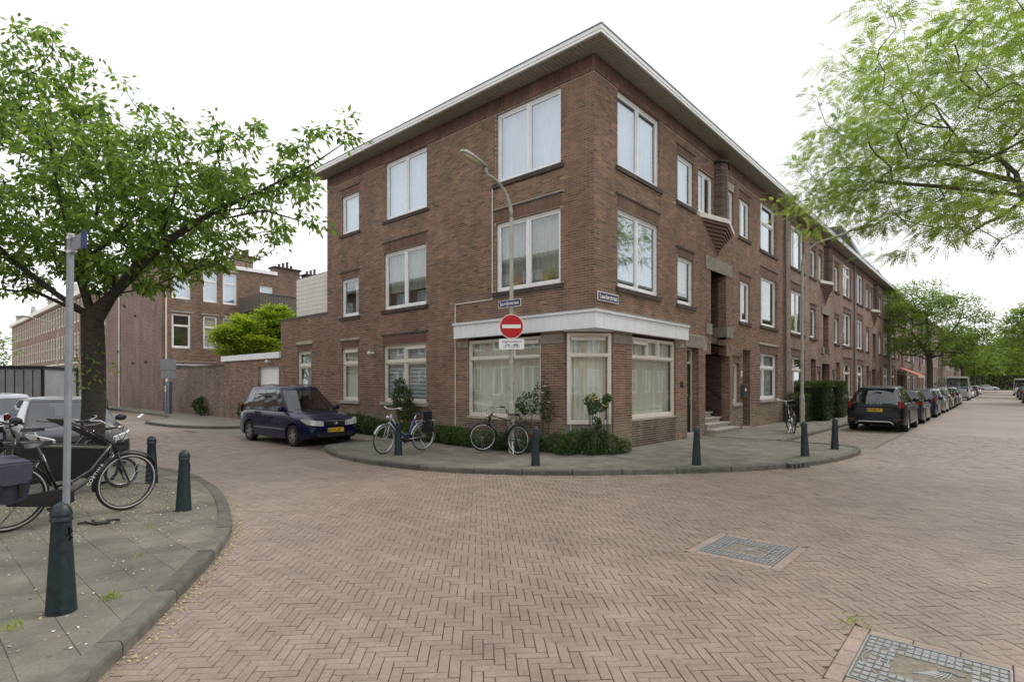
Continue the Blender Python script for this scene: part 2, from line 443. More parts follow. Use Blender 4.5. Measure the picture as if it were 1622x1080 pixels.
# kerb lines at road level (street side of the kerb)
KA = smooth_poly([(-1.95, 6.75), (-2.9, 6.62), (-3.45, 6.1), (-3.95, 4.6), (-4.05, 2.8), (-3.7, 1.1), (-2.73, -0.55), (-1.38, -1.95), (0.45, -3.35), (2.3, -4.18), (4.2, -4.5), (5.6, -4.45), (6.15, -4.0), (6.3, -3.2), (6.45, -2.35)])
KA = [(-1.95, 60.0), (-1.95, 24.5), (-2.3, 24.2), (-3.3, 23.9)][:0] + KA
KB = smooth_poly([(-15.5, -8.6), (-13.2, -6.5), (-11.4, -4.75), (-9.98, -2.95), (-9.22, -1.88), (-8.52, -0.8), (-8.12, 0.1), (-7.62, 1.7), (-7.35, 3.2), (-7.3, 4.6), (-7.55, 5.7), (-8.3, 6.25), (-9.65, 6.3)])

def offset_line(pts, d):
    out = []
    for i, p in enumerate(pts):
        a = pts[max(0, i - 1)]; b = pts[min(len(pts) - 1, i + 1)]
        t = Vector((b[0] - a[0], b[1] - a[1])).normalized()
        out.append((p[0] - t.y * d, p[1] + t.x * d))
    return out

def clip_convex(poly, region):
    """Sutherland-Hodgman against a convex counter-clockwise region"""
    out = poly
    n = len(region)
    for i in range(n):
        ax, ay = region[i]; bx, by = region[(i + 1) % n]
        ex, ey = bx - ax, by - ay
        inp = out; out = []
        if not inp: return []
        for k in range(len(inp)):
            p = inp[k]; q = inp[(k + 1) % len(inp)]
            sp = ex * (p[1] - ay) - ey * (p[0] - ax); sq = ex * (q[1] - ay) - ey * (q[0] - ax)
            if sp >= 0: out.append(p)
            if (sp >= 0) != (sq >= 0):
                t = sp / (sp - sq)
                out.append((p[0] + (q[0] - p[0]) * t, p[1] + (q[1] - p[1]) * t))
    return out

def in_view(x, y, margin=0.04, zz=0.0):
    r = (x - CAMP.x) * RT.x + (y - CAMP.y) * RT.y; f = (x - CAMP.x) * FW.x + (y - CAMP.y) * FW.y
    if f < 0.5: return False
    return abs(r / f) < 0.93 + margin and f > (1.65 - zz) * 872 / 472.0 * (1 - margin)
def camdist(x, y): return math.hypot(x - CAMP.x, y - CAMP.y)

# one ground sheet to the horizon
mb = MB(); mb.box(-400, 700, -400, 400, -0.7, -0.16)
g = mb.build('ground', mat('earth', (0.16, 0.14, 0.11), 0.95, var=0.2, vscale=0.5), kind='structure')
# the carriageway: junction and both streets
road = thing('road', '', 'road'); del road['label']; del road['category']; road['kind'] = 'structure'
mb = MB(); mb.box(-60, 320, -30, 120, -0.15, ROAD - 0.008)
road_far = None

def paver(mb, cx, cy, ang, lx, ly, ztop, zbot, t, ch=0.004, tilt=None):
    """one brick lying on the ground, edges chamfered"""
    c, s = math.cos(ang), math.sin(ang)
    pts = [(-lx, -ly), (lx, -ly), (lx, ly), (-lx, ly)]
    def W(p, k): return (cx + p[0] * c - p[1] * s, cy + p[0] * s + p[1] * c)
    dz = [0, 0, 0, 0] if tilt is None else [tilt[0] * p[0] + tilt[1] * p[1] for p in pts]
    inner = [(p[0] - math.copysign(ch, p[0]), p[1] - math.copysign(ch, p[1])) for p in pts]
    if camdist(cx, cy) > 15 and ztop != 0.0:
        mb.add([(*W(p, 0), ztop + dz[i]) for i, p in enumerate(pts)] + [(*W(p, 0), zbot) for p in pts], [(0, 1, 2, 3), (0, 4, 5, 1), (1, 5, 6, 2), (2, 6, 7, 3), (3, 7, 4, 0)], t); return
    vs = [(*W(p, 0), zbot) for p in pts] + [(*W(p, 0), ztop - ch * 0.8 + dz[i]) for i, p in enumerate(pts)] + [(*W(inner[i], 0), ztop + dz[i]) for i in range(4)]
    fs = [(8, 9, 10, 11)]
    for i in range(4):
        j = (i + 1) % 4
        fs.append((i, j, j + 4, i + 4)); fs.append((i + 4, j + 4, j + 8, i + 8))
    mb.add(vs, fs, t)

W_, L_ = 0.070, 0.210
HOLES = [(-7.263, -6.317, -7.323, -6.367), (-5.433, -4.477, -5.623, -4.677)]     # rims of the two covers x0,x1,y0,y1
def herring(bounds):
    """herringbone at 45 degrees to the streets: list of (x, y, angle)"""
    out = []
    c = math.sqrt(0.5)
    x0, x1, y0, y1 = bounds
    cs = [(x, y) for x in (x0, x1) for y in (y0, y1)]
    us = [(x - y) * c for x, y in cs]; vs_ = [(x + y) * c for x, y in cs]     # u along (1,-1), v along (1,1)
    n0, n1 = int(min(us) / W_) - 8, int(max(us) / W_) + 8
    m0, m1 = int(min(vs_) / W_) - 8, int(max(vs_) / W_) + 8
    for j in range(m0, m1):
        # horizontal brick (along u) covers cells [i, i+3) in row j ; vertical covers rows [j, j+3) in column i
        for i in range(n0, n1):
            k = (i + j) % 6
            if k == 0: out.append(((i + 1.5) * W_, (j + 0.5) * W_, 0))
            elif k == 3: out.append(((i + 0.5) * W_, (j + 1.5) * W_, 1))
    res = []
    for u, v, o in out:
        x = (u + v) * c; y = (v - u) * c
        if x0 <= x <= x1 and y0 <= y <= y1: res.append((x, y, -PI / 4 if o == 0 else PI / 4))
    return res

def inside(poly, x, y):
    r = False; n = len(poly); j = n - 1
    for i in range(n):
        xi, yi = poly[i]; xj, yj = poly[j]
        if (yi > y) != (yj > y) and x < (xj - xi) * (y - yi) / (yj - yi) + xi: r = not r
        j = i
    return r
polyA = KA + [(6.45, 14), (-1.95, 14)]
polyB = [(-40, 6.3), (-40, -30), (-15.5, -30)] + KB
BAYS = [(-3.6, -1.95, 6.9, 21.5), (6.6, 60, -4.55, -2.3), (-9.65, -7.45, 6.5, 46)]

CUT = []
def hole_clip(x, y, a):
    """1: untouched, 0: dropped, polygon: brick cut along the cover's border"""
    c, s = math.cos(a), math.sin(a); hl, hw_ = L_ / 2 - .003, W_ / 2 - .0026
    P_ = [(x + u * c - v * s, y + u * s + v * c) for u, v in ((-hl, -hw_), (hl, -hw_), (hl, hw_), (-hl, hw_))]
    for h in HOLES:
        if x < h[0] - .12 or x > h[1] + .12 or y < h[2] - .12 or y > h[3] + .12: continue
        best = None; ba = 0
        for (ax, sg, lim) in ((0, -1, h[0]), (0, 1, h[1]), (1, -1, h[2]), (1, 1, h[3])):
            out = []
            for k in range(4):
                p = P_[k]; q = P_[(k + 1) % 4]; dp = (p[ax] - lim) * sg; dq = (q[ax] - lim) * sg
                if dp >= 0: out.append(p)
                if (dp >= 0) != (dq >= 0):
                    t = dp / (dp - dq); out.append((p[0] + (q[0] - p[0]) * t, p[1] + (q[1] - p[1]) * t))
            ar = abs(sum(out[i][0] * out[(i + 1) % len(out)][1] - out[(i + 1) % len(out)][0] * out[i][1] for i in range(len(out)))) / 2 if len(out) > 2 else 0
            if ar > ba: ba = ar; best = out
        if ba > .0144: return 1
        if ba < .0012: return 0
        return best
    return 1
bl = []
for (x, y, a) in herring((-12.5, 15.0, -12.0, 17.5)):
    if camdist(x, y) > 24 or not in_view(x, y, 0.10, ROAD): continue
    if y > 6 and x > -3.6: continue
    if x > 6.4 and y > -4.6: continue
    if y < -10.4 and x > 12: continue
    if x > -3.9 and y > 14.5: continue
    if inside(polyA, x, y) and inside(polyA, x + .12, y) and inside(polyA, x - .12, y): continue
    if inside(polyB, x, y) and inside(polyB, x + .12, y) and inside(polyB, x - .12, y): continue
    hc = hole_clip(x, y, a)
    if hc == 0: continue
    if hc != 1: CUT.append(hc); continue
    if x < -7.45 and y > 6.3: continue
    bl.append((camdist(x, y), x, y, a))
bl.sort()
def shade(x, y):
    return min(1.1, max(-0.2, rnd.gauss(0.5, 0.15)))
near_i = [b for b in bl if in_view(b[1], b[2], 0.0, ROAD)][:300]
near_set = set((b[1], b[2], b[3]) for b in near_i)
mbj = MB()
for d, x, y, a in bl:
    if (x, y, a) in near_set: continue
    paver(mbj, x, y, a + rnd.gauss(0, 0.006), L_ / 2 - 0.0026 - rnd.random() * 0.0012, W_ / 2 - 0.0026, ROAD + rnd.gauss(0, 0.0012), ROAD - 0.03, shade(x, y), tilt=(rnd.gauss(0, 0.008), rnd.gauss(0, 0.01)))
for pl in CUT: mbj.prism(pl, ROAD - .03, ROAD + rnd.gauss(0, .001), shade(0, 0))
o = mbj.build('brick_paving', M_PAVER, road, kind='stuff')
variants = []
for k in range(14):
    q = MB(); paver(q, 0, 0, 0, L_ / 2 - 0.0026 - rnd.random() * 0.0012, W_ / 2 - 0.0026, 0.0, -0.03, shade(0, 0), tilt=(rnd.gauss(0, 0.008), rnd.gauss(0, 0.01)))
    me = bpy.data.meshes.new('paver_brick'); me.from_pydata(q.v, [], q.f); me.materials.append(M_PAVER); put_tint(me, q.t); variants.append(me)
for d, x, y, a in near_i:
    o = link('brick', rnd.choice(variants), road)
    o.location = (x, y, ROAD + rnd.gauss(0, 0.0008)); o.rotation_euler = (0, 0, a + rnd.gauss(0, 0.006) + (PI if rnd.random() < .5 else 0))
# joint bed under the built bricks; farther on the material carries the pattern
bed = MB(); bed.box(-12.5, 15.0, -12.0, 17.5, ROAD - 0.06, ROAD - 0.011)
bed.build('sand_bed', M_JOINT, road)
far = MB()
def sheet(mb, x0, x1, y0, y1, z): mb.add([(x0, y0, z), (x1, y0, z), (x1, y1, z), (x0, y1, z)], [(0, 1, 2, 3)])
# material-only sheets everywhere beyond the built bricks (polar ring beyond 16.4 m, cut in strips)
ang0 = math.atan2(FW.y, FW.x)
pts_in = []; pts_out = []
for k in range(0, 61):
    a = ang0 - math.radians(50) + math.radians(100) * k / 60
    for rr, lst in ((23.9, pts_in), (420, pts_out)):
        lst.append((CAMP.x + math.cos(a) * rr, CAMP.y + math.sin(a) * rr, ROAD - 0.004))
n = len(pts_in)
far.add(pts_in + pts_out, [(i, n + i, n + i + 1, i + 1) for i in range(n - 1)])
# behind and beside the camera
far.add([(-400, -300, ROAD - .012), (400, -300, ROAD - .012), (400, -12.0, ROAD - .013), (-400, -12.0, ROAD - .013)], [(0, 1, 2, 3)])
far.add([(-400, -12.0, ROAD - .012), (-12.5, -12.0, ROAD - .012), (-12.5, 300, ROAD - .012), (-400, 300, ROAD - .012)], [(0, 1, 2, 3)])
far.build('paved_surface', M_ROADFAR, road)

# parking bays: grey brown pavers in straight courses; built ones near the camera
bay = thing('parking_bay', '', 'x'); del bay['label']; del bay['category']; bay['kind'] = 'structure'
q = MB()
for b in BAYS: sheet(q, b[0], b[1], b[2], b[3], ROAD - 0.001)
q.add([(6.1, -4.62, ROAD - .001), (7.2, -4.55, ROAD - .001), (7.2, -2.3, ROAD - .001), (6.1, -2.3, ROAD - .001)], [(0, 1, 2, 3)])
q.build('bay_surface', M_BAY, bay)
bb = MB(); bq = []
for (x0, x1, y0, y1) in [(6.5, 13.5, -4.55, -2.32), (-3.55, -1.97, 6.9, 12)]:
    yy = y0; r = 0
    while yy < y1 - 0.1:
        xx = x0 + (r % 2) * 0.105
        while xx < x1:
            bq.append((camdist(xx, yy), xx, yy)); xx += 0.21
        yy += 0.105; r += 1
bq.sort()
for i, (d, x, y) in enumerate(bq):
    if i < 300: continue
    paver(bb, x + .105, y + .05, rnd.gauss(0, .01), 0.10, 0.047, ROAD + 0.004 + rnd.gauss(0, .0015), ROAD - .03, shade(0, 0))
bb.build('bay_pavers', M_BAYB, bay, kind='stuff')
bv = []
for k in range(8):
    q = MB(); paver(q, 0, 0, 0, 0.10, 0.047, 0, -.03, shade(0, 0)); me = bpy.data.meshes.new('bay_brick'); me.from_pydata(q.v, [], q.f); me.materials.append(M_BAYB); put_tint(me, q.t); bv.append(me)
for d, x, y in bq[:300]:
    o = link('brick', rnd.choice(bv), bay); o.location = (x + .105, y + .05, ROAD + 0.004 + rnd.gauss(0, .0012)); o.rotation_euler = (0, 0, rnd.gauss(0, .012))

# ------------------------------------------------------------------ pavements and kerbs
def kerb(parent, line, width=0.15, inner=1, top=0.006, stone=0.9, bottom=-0.2):
    """stones following the line; built one by one"""
    L = [Vector((p[0], p[1])) for p in line]
    inn = [Vector(p) for p in offset_line(line, width * inner)]
    acc = 0.0; cur = [0]
    for i in range(1, len(L)):
        acc += (L[i] - L[i - 1]).length; cur.append(i)
        if acc >= stone or i == len(L) - 1:
            q = MB(); t = rnd.uniform(0.75, 1.2); g = 0.007
            n = len(cur); dz = rnd.gauss(0, .0025)
            vs = []
            for j, k in enumerate(cur):
                o_, i_ = L[k], inn[k]
                if j == 0 and n > 1: d = (L[cur[1]] - L[k]).normalized() * g; o_, i_ = o_ + d, i_ + d
                if j == n - 1: d = (L[cur[-2]] - L[k]).normalized() * g; o_, i_ = o_ + d, i_ + d
                w = (i_ - o_).normalized()
                a = o_ + w * 0.022
                vs += [(o_.x, o_.y, bottom), (o_.x, o_.y, top - 0.03 + dz), (o_.x + w.x * .008, o_.y + w.y * .008, top - .01 + dz), (a.x, a.y, top + dz), (i_.x, i_.y, top + dz), (i_.x, i_.y, bottom)]
            fs = []
            for j in range(n - 1):
                for s in range(5):
                    fs.append((j * 6 + s, (j + 1) * 6 + s, (j + 1) * 6 + s + 1, j * 6 + s + 1))
            fs.append(tuple(range(5, -1, -1))); fs.append(tuple((n - 1) * 6 + s for s in range(6)))
            q.add(vs, fs, t)
            q.build('kerb_stone', M_KERB, parent)
            acc = 0; cur = [i]

def pavement(name, region, rects, bed_rects, ang=0.0, limit=17.0, zoff=0.0, size=0.30):
    p = thing(name, '', 'x'); del p['label']; del p['category']; p['kind'] = 'structure'
    tiles = []
    xs = [a[0] for a in region]; ys = [a[1] for a in region]
    x = math.floor(min(xs) / size) * size; row = 0
    while x < max(xs):
        y = math.floor(min(ys) / size) * size + (row % 2) * size / 2
        while y < max(ys):
            sq = [(x + .0007, y + .0007), (x + size - .0007, y + .0007), (x + size - .0007, y + size - .0007), (x + .0007, y + size - .0007)]
            pl = clip_convex(sq, region)
            if len(pl) >= 3 and camdist(x, y) < limit and in_view(x, y, 0.12): tiles.append((camdist(x, y), x, y, pl))
            y += size
        x += size; row += 1
    tiles.sort(key=lambda t: t[0])
    vis = [t for t in tiles if in_view(t[1] + .15, t[2] + .15, 0)]
    big = set(id(t) for t in vis[:300])
    rest = MB()
    for tl in tiles:
        t = min(1.3, max(-.3, rnd.gauss(0.5, .25))); dz = rnd.gauss(0, 0.0014)
        pl = tl[3]; n = len(pl)
        cx = sum(a[0] for a in pl) / n; cy = sum(a[1] for a in pl) / n
        def tile_mesh(m_, ox, oy, oz):
            ch = [(a[0] + (cx - a[0]) * .012, a[1] + (cy - a[1]) * .012) for a in pl]
            vs = [(a[0] - ox, a[1] - oy, -.03 - oz) for a in pl] + [(a[0] - ox, a[1] - oy, dz - .003 - oz) for a in pl] + [(a[0] - ox, a[1] - oy, dz - oz) for a in ch]
            fs = [tuple(range(2 * n, 3 * n))]
            for i in range(n):
                j = (i + 1) % n
                fs += [(i, j, j + n, i + n), (i + n, j + n, j + 2 * n, i + 2 * n)]
            m_.add(vs, fs, t)
        if id(tl) in big:
            q = MB(); tile_mesh(q, cx, cy, 0); o = q.build('tile', M_TILE, p); o.location = (cx, cy, 0)
        else: tile_mesh(rest, 0, 0, 0)
    if rest.v: rest.build('tile_paving', M_TILE, p, kind='stuff')
    return p

KAi = offset_line(KA, 0.152)
KBi = offset_line(KB, 0.152)
regA = [p for p in KAi if True]
regA = KAi + [(6.3, 9.0), (-1.6, 9.0)]
pavA = pavement('pavement', KAi[3:-3] + [(6.3, 0.6), (0.6, 6.6)], None, None)
# convex pieces: the bulb plus the strip along the side street
q = MB()
q.prism(KAi[1:-1] + [(6.6, 14), (-1.9, 14)], -0.3, -0.008)
q.build('paving_bed', M_TILEJ, pavA)
kerb(pavA, KA)
# strip running along both streets beyond the built tiles
kA2 = [(-1.95, 6.75 + 0.9 * k) for k in range(0, 9)]
kerb(pavA, kA2[::-1])
kA3 = [(6.45 + 0.95 * k, -2.33) for k in range(0, 60)]
kerb(pavA, kA3)
q = MB()
sheet(q, -1.8, 0.2, 6.62, 14.0, -0.001)
sheet(q, 6.3, 330, -2.18, 0.3, -0.001)
q.build('far_paving', M_TILEFAR, pavA)
pavT = pavement('pavement', [(6.32, -2.18), (20, -2.18), (20, 0.3), (6.32, 0.3)], None, None, limit=32)
q = MB(); q.box(6.3, 20, -2.17, 0.3, -0.3, -0.012); q.build('paving_bed', M_TILEJ, pavT)

pavB = pavement('pavement', KBi[2:-4] + [(-9.3, 6.1), (-30, 6.1), (-30, -20)], None, None)
q = MB(); q.prism(KBi + [(-60, 6.2), (-60, -30), (-15.5, -30)], -0.3, -0.009); q.build('paving_bed', M_TILEJ, pavB)
kerb(pavB, KB)
kB2 = [(-9.65, 6.3 + 0.95 * k) for k in range(0, 45)]
kerb(pavB, kB2, inner=1)
q = MB(); q.box(-60, -9.8, 6.2, 49, -0.3, 0.0); q.build('far_paving', M_TILEFAR, pavB)

# pavement round the far side-street bulb (garage and garden wall)
pc = [(-1.9, 15.1), (-2.6, 15.6), (-3.3, 17.1), (-3.6, 19.2), (-3.45, 21.5), (-2.0, 23.6), (-1.3, 27.0), (-1.25, 34.0), (-1.2, 60)]
pc = smooth_poly(pc, 5)
pavC = thing('pavement', '', 'x'); del pavC['label']; del pavC['category']; pavC['kind'] = 'structure'
pci = offset_line(pc, -0.15)
q = MB(); q.prism(pci + [(0.3, 60), (0.3, 13.9), (-1.8, 13.9)], -0.3, 0.0); q.build('far_paving', M_TILEFAR, pavC)
kerb(pavC, pc, inner=-1)
kerb(pavC, [(-1.95, 13.95), (-1.93, 14.5), (-1.9, 15.1)], inner=-1)
# south side of the long street
pavS = thing('pavement', '', 'x'); del pavS['label']; del pavS['category']; pavS['kind'] = 'structure'
q = MB(); q.box(12, 330, -15, -10.4, -0.3, 0.0); q.box(-60, -16, -30, -12, -0.3, 0.0)
q.build('far_paving', M_TILEFAR, pavS)
kerb(pavS, [(12 + 1.0 * k, -10.4) for k in range(0, 50)], inner=-1)

# kerb gully in the rounded corner
gul = thing('road_gully', 'cast iron gully inlet set in the kerb in front of the bollard', 'drain', (1.6, -3.98, 0))
q = MB()
q.box(-.3, .3, -.05, .17, -.02, .012); q.build('top_plate', mat('cast_iron', (0.16, 0.16, 0.155), 0.55, metal=0.5, var=.3, vscale=20), gul)
for k in range(5):
    q = MB(); q.box(-.27 + k * .125, -.225 + k * .125, -.075, -.05, -.1, -.012); q.build('grille_bar', MATS['cast_iron'], gul)
gul.rotation_euler = (0, 0, math.radians(-23))

# ------------------------------------------------------------------ cast covers in the road
M_IRON = mat('worn_cast_iron', (0.30, 0.31, 0.31), 0.5, metal=0.4, var=0.25, vscale=25, bump=0.2)
M_IRONBED = mat('sandy_iron_bed', (0.20, 0.175, 0.135), 0.85, var=0.35, vscale=18)
M_FRAMEB = ground_brick_mat('frame_slab', (0.37, 0.28, 0.235), (0.29, 0.22, 0.18))
def cover(x0, x1, y0, y1, label, detail):
    c = thing('manhole_cover', label, 'manhole cover', ((x0 + x1) / 2, (y0 + y1) / 2, ROAD))
    hx, hy = (x1 - x0) / 2, (y1 - y0) / 2
    q = MB(); q.box(-hx, hx, -hy, hy, -.05, -.004); q.build('plate', M_IRONBED, c)
    q = MB()
    for a in ((-hx, hx, -hy, -hy + .012), (-hx, hx, hy - .012, hy), (-hx, -hx + .012, -hy + .012, hy - .012), (hx - .012, hx, -hy + .012, hy - .012)): q.box(a[0], a[1], a[2], a[3], -.004, .004)
    q.build('rim', M_IRON, c)
    # studs: rows of small bars, left out where the crest, the slots and the oval line are
    nx, ny = 11, 17
    px, py = 2 * (hx - .02) / nx, 2 * (hy - .02) / ny
    st = []
    for i in range(nx):
        for j in range(ny):
            x = -hx + .02 + (i + .5) * px; y = -hy + .02 + (j + .5) * py
            e = math.hypot(x / (hx * .80), y / (hy * .93))
            if abs(e - 1) < 0.045: continue
            if abs(x) < hx * .36 and -hy * .50 < y < hy * .45: continue
            if abs(x) < hx * .12 and abs(y + hy * .0 - hy * .62) < hy * .09 or abs(x) < hx * .12 and abs(y + hy * .62) < hy * .09: continue
            st.append((x, y))
    m_ = MB()
    for k, (x, y) in enumerate(st):
        m_.box(x - px * .36, x + px * .36, y - py * .40, y + py * .40, -.004, .0035)
    m_.build('studs', M_IRON, c, kind='stuff')
    q = MB(); q.tube([(math.cos(a) * hx * .80, math.sin(a) * hy * .93, -.001) for a in [2 * PI * k / 48 for k in range(48)]], .005, 6, closed=True); q.build('oval_ridge', M_IRON, c)
    for s in (-1, 1):
        q = MB(); q.box(-hx * .12, hx * .12, s * hy * .62 - hy * .07, s * hy * .62 + hy * .07, -.004, .002); q.build('key_plate', M_IRON, c)
        for k in (-1, 1):
            q = MB(); q.box(k * hx * .06 - .008, k * hx * .06 + .008, s * hy * .62 - .018, s * hy * .62 + .018, .002, .0035); q.build('key_slot', M_BLACK, c)
    # plain bird-like relief of curved feathers in the middle
    q = MB()
    for k in range(7):
        pts = []
        for t in range(6):
            f = t / 5
            pts.append((hx * (.20 - .42 * f) + k * .006, -hy * .05 + hy * .34 * (f ** 1.4) * (1 - k * .13) - k * hy * .05, .002))
        q.tube([(a * .75, b * .75, -.001) for a, b, c_ in pts], [.003, .004, .0045, .004, .003, .002], 5)
    q.tube([(hx * .2, -hy * .1, .002), (hx * .27, -hy * .24, .002), (hx * .2, -hy * .36, .002), (hx * .25, -hy * .45, .002)], [.006, .008, .006, .003], 5)
    q.build('relief', M_IRON, c)
    # border of larger slabs round it
    for (a0, a1, b0, b1, along) in ((-hx - .1, hx + .1, -hy - .1, -hy - .004, 0), (-hx - .1, hx + .1, hy + .004, hy + .1, 0), (-hx - .1, -hx - .004, -hy + .0, hy, 1), (hx + .004, hx + .1, -hy, hy, 1)):
        Ln = (a1 - a0) if along == 0 else (b1 - b0)
        k = max(2, round(Ln / .25)); s = Ln / k
        for i in range(k):
            q = MB()
            if along == 0: paver(q, a0 + s * (i + .5), (b0 + b1) / 2, 0, s / 2 - .003, (b1 - b0) / 2 - .002, .001, -.03, shade(0, 0))
            else: paver(q, (a0 + a1) / 2, b0 + s * (i + .5), 0, (a1 - a0) / 2 - .002, s / 2 - .003, .001, -.03, shade(0, 0))
            q.build('border_stone', M_FRAMEB, c)
    return c
cover(-7.16, -6.42, -7.22, -6.47, 'grey cast iron cover with rows of studs, nearest the camera at the lower right', True)
cover(-5.33, -4.58, -5.52, -4.78, 'worn studded iron cover in the middle of the brick junction', True)
# ------------------------------------------------------------------ walls, windows, doors
FL = Facade(0, 0, (0, 1), (-1, 0))          # side street front: u = Y
FR = Facade(0, 0, (1, 0), (0, -1))          # long street front: u = X

def wall_sheet(mb, F, u0, u1, z0, z1, openings, depth=0.28, d=0.0, rm=0):
    """front skin with holes plus the reveals; openings: (u0,u1,z0,z1)"""
    us = sorted(set([u0, u1] + [x for o in openings for x in o[:2] if u0 < x < u1]))
    zs = sorted(set([z0, z1] + [x for o in openings for x in o[2:4] if z0 < x < z1]))
    def quad(pts, mi=0):
        vs = [F.P(*p) for p in pts]
        mb.add(vs, [(0, 1, 2, 3)] if F.ch < 0 else [(3, 2, 1, 0)], m=mi)
    for i in range(len(us) - 1):
        j = 0
        while j < len(zs) - 1:
            cu = (us[i] + us[i + 1]) / 2
            def hole(k): cz = (zs[k] + zs[k + 1]) / 2; return any(o[0] < cu < o[1] and o[2] < cz < o[3] for o in openings)
            if hole(j): j += 1; continue
            k = j
            while k < len(zs) - 1 and not hole(k): k += 1
            quad([(us[i], zs[j], d), (us[i + 1], zs[j], d), (us[i + 1], zs[k], d), (us[i], zs[k], d)])
            j = k
    for (a, b, c, e) in [o[:4] for o in openings]:
        for pts in ([(a, c, d), (a, e, d), (a, e, d - depth), (a, c, d - depth)], [(b, c, d), (b, e, d), (b, e, d - depth), (b, c, d - depth)],
                    [(a, c, d), (b, c, d), (b, c, d - depth), (a, c, d - depth)], [(a, e, d), (b, e, d), (b, e, d - depth), (a, e, d - depth)]):
            quad(pts, rm)

BR_H = 0.0625
def lay_bricks(F, u0, u1, z0, z1, holes, phase=0, quoin0=False, d0=-0.02, d1=0.005, bond=0.22):
    """list of bricks (F,u0,u1,z0,z1,d,tint) in running bond, kept out of the holes"""
    out = []
    r = int(round(z0 / BR_H)); z = r * BR_H
    while z + BR_H <= z1 + 1e-6:
        zc = z + BR_H / 2
        hs = sorted([(h[0], h[1]) for h in holes if h[2] - 0.01 < zc < h[3] + 0.01])
        spans = []; cur = u0
        for a, b in hs:
            if a > cur + 0.02: spans.append((cur, min(a, u1)))
            cur = max(cur, b)
        if cur < u1 - 0.02: spans.append((cur, u1))
        off = (r % 2) * bond / 2 + phase
        for a, b in spans:
            k = math.floor((a - off) / bond)
            x = off + k * bond
            while x < b - 0.005:
                p, q = max(x, a), min(x + bond, b)
                if q - p > 0.03:
                    out.append((F, p + 0.0055 * (p > a), q - 0.0055 * (q < b), z + 0.006, z + BR_H - 0.006, d1 + rnd.gauss(0, 0.0012)))
                x += bond
        z += BR_H; r += 1
    return out

def brick_mesh(items, mat_, parent, name='brickwork', tfun=None):
    q = MB()
    for (F, a, b, z0, z1, d) in items:
        t = min(1.5, max(-.5, rnd.gauss(0.55, .25)))
        if tfun: t = tfun(a, z0, t)
        vs = [F.P(a, z0, -.01), F.P(b, z0, -.01), F.P(b, z1, -.01), F.P(a, z1, -.01), F.P(a, z0, d), F.P(b, z0, d), F.P(b, z1, d), F.P(a, z1, d)]
        fs = [(4, 5, 6, 7), (0, 1, 5, 4), (1, 2, 6, 5), (2, 3, 7, 6), (3, 0, 4, 7)]
        if F.ch < 0: pass
        else: fs = [tuple(reversed(f)) for f in fs]
        q.add(vs, fs, t)
    return q.build(name, mat_, parent, world=True, kind='stuff')

def soldiers(mb, F, u0, u1, z0, z1, w=0.0625, d=0.006, gap=0.008, t0=.5):
    n = max(1, round((u1 - u0) / w)); s = (u1 - u0) / n
    for i in range(n):
        mb.fbox(F, u0 + i * s + gap / 2, u0 + (i + 1) * s - gap / 2, z0 + .004, z1 - .004, -.02, d + rnd.gauss(0, .001), min(1.3, max(-.3, rnd.gauss(t0, .18))))

def curtain_mesh(F, u0, u1, z0, z1, d, amp=0.02, wl=0.11, gap=None):
    q = MB()
    n = max(8, int((u1 - u0) / 0.03))
    ph = rnd.random() * 6
    top = []; bot = []
    for i in range(n + 1):
        u = u0 + (u1 - u0) * i / n
        dd = d + amp * math.sin(u / wl * 2 * PI + ph + 1.3 * math.sin(u * 5)) * (0.6 + .4 * math.sin(u * 3.1))
        top.append(F.P(u, z1, dd * 1.0)); bot.append(F.P(u, z0, d + (dd - d) * 1.4))
    vs = top + bot
    fs = [(i, i + 1, n + 2 + i, n + 1 + i) for i in range(n)]
    q.add(vs, fs)
    q2 = MB(); q2.v = q.v; q2.f = q.f; q2.t = q.t; q2.m = q.m
    return q2

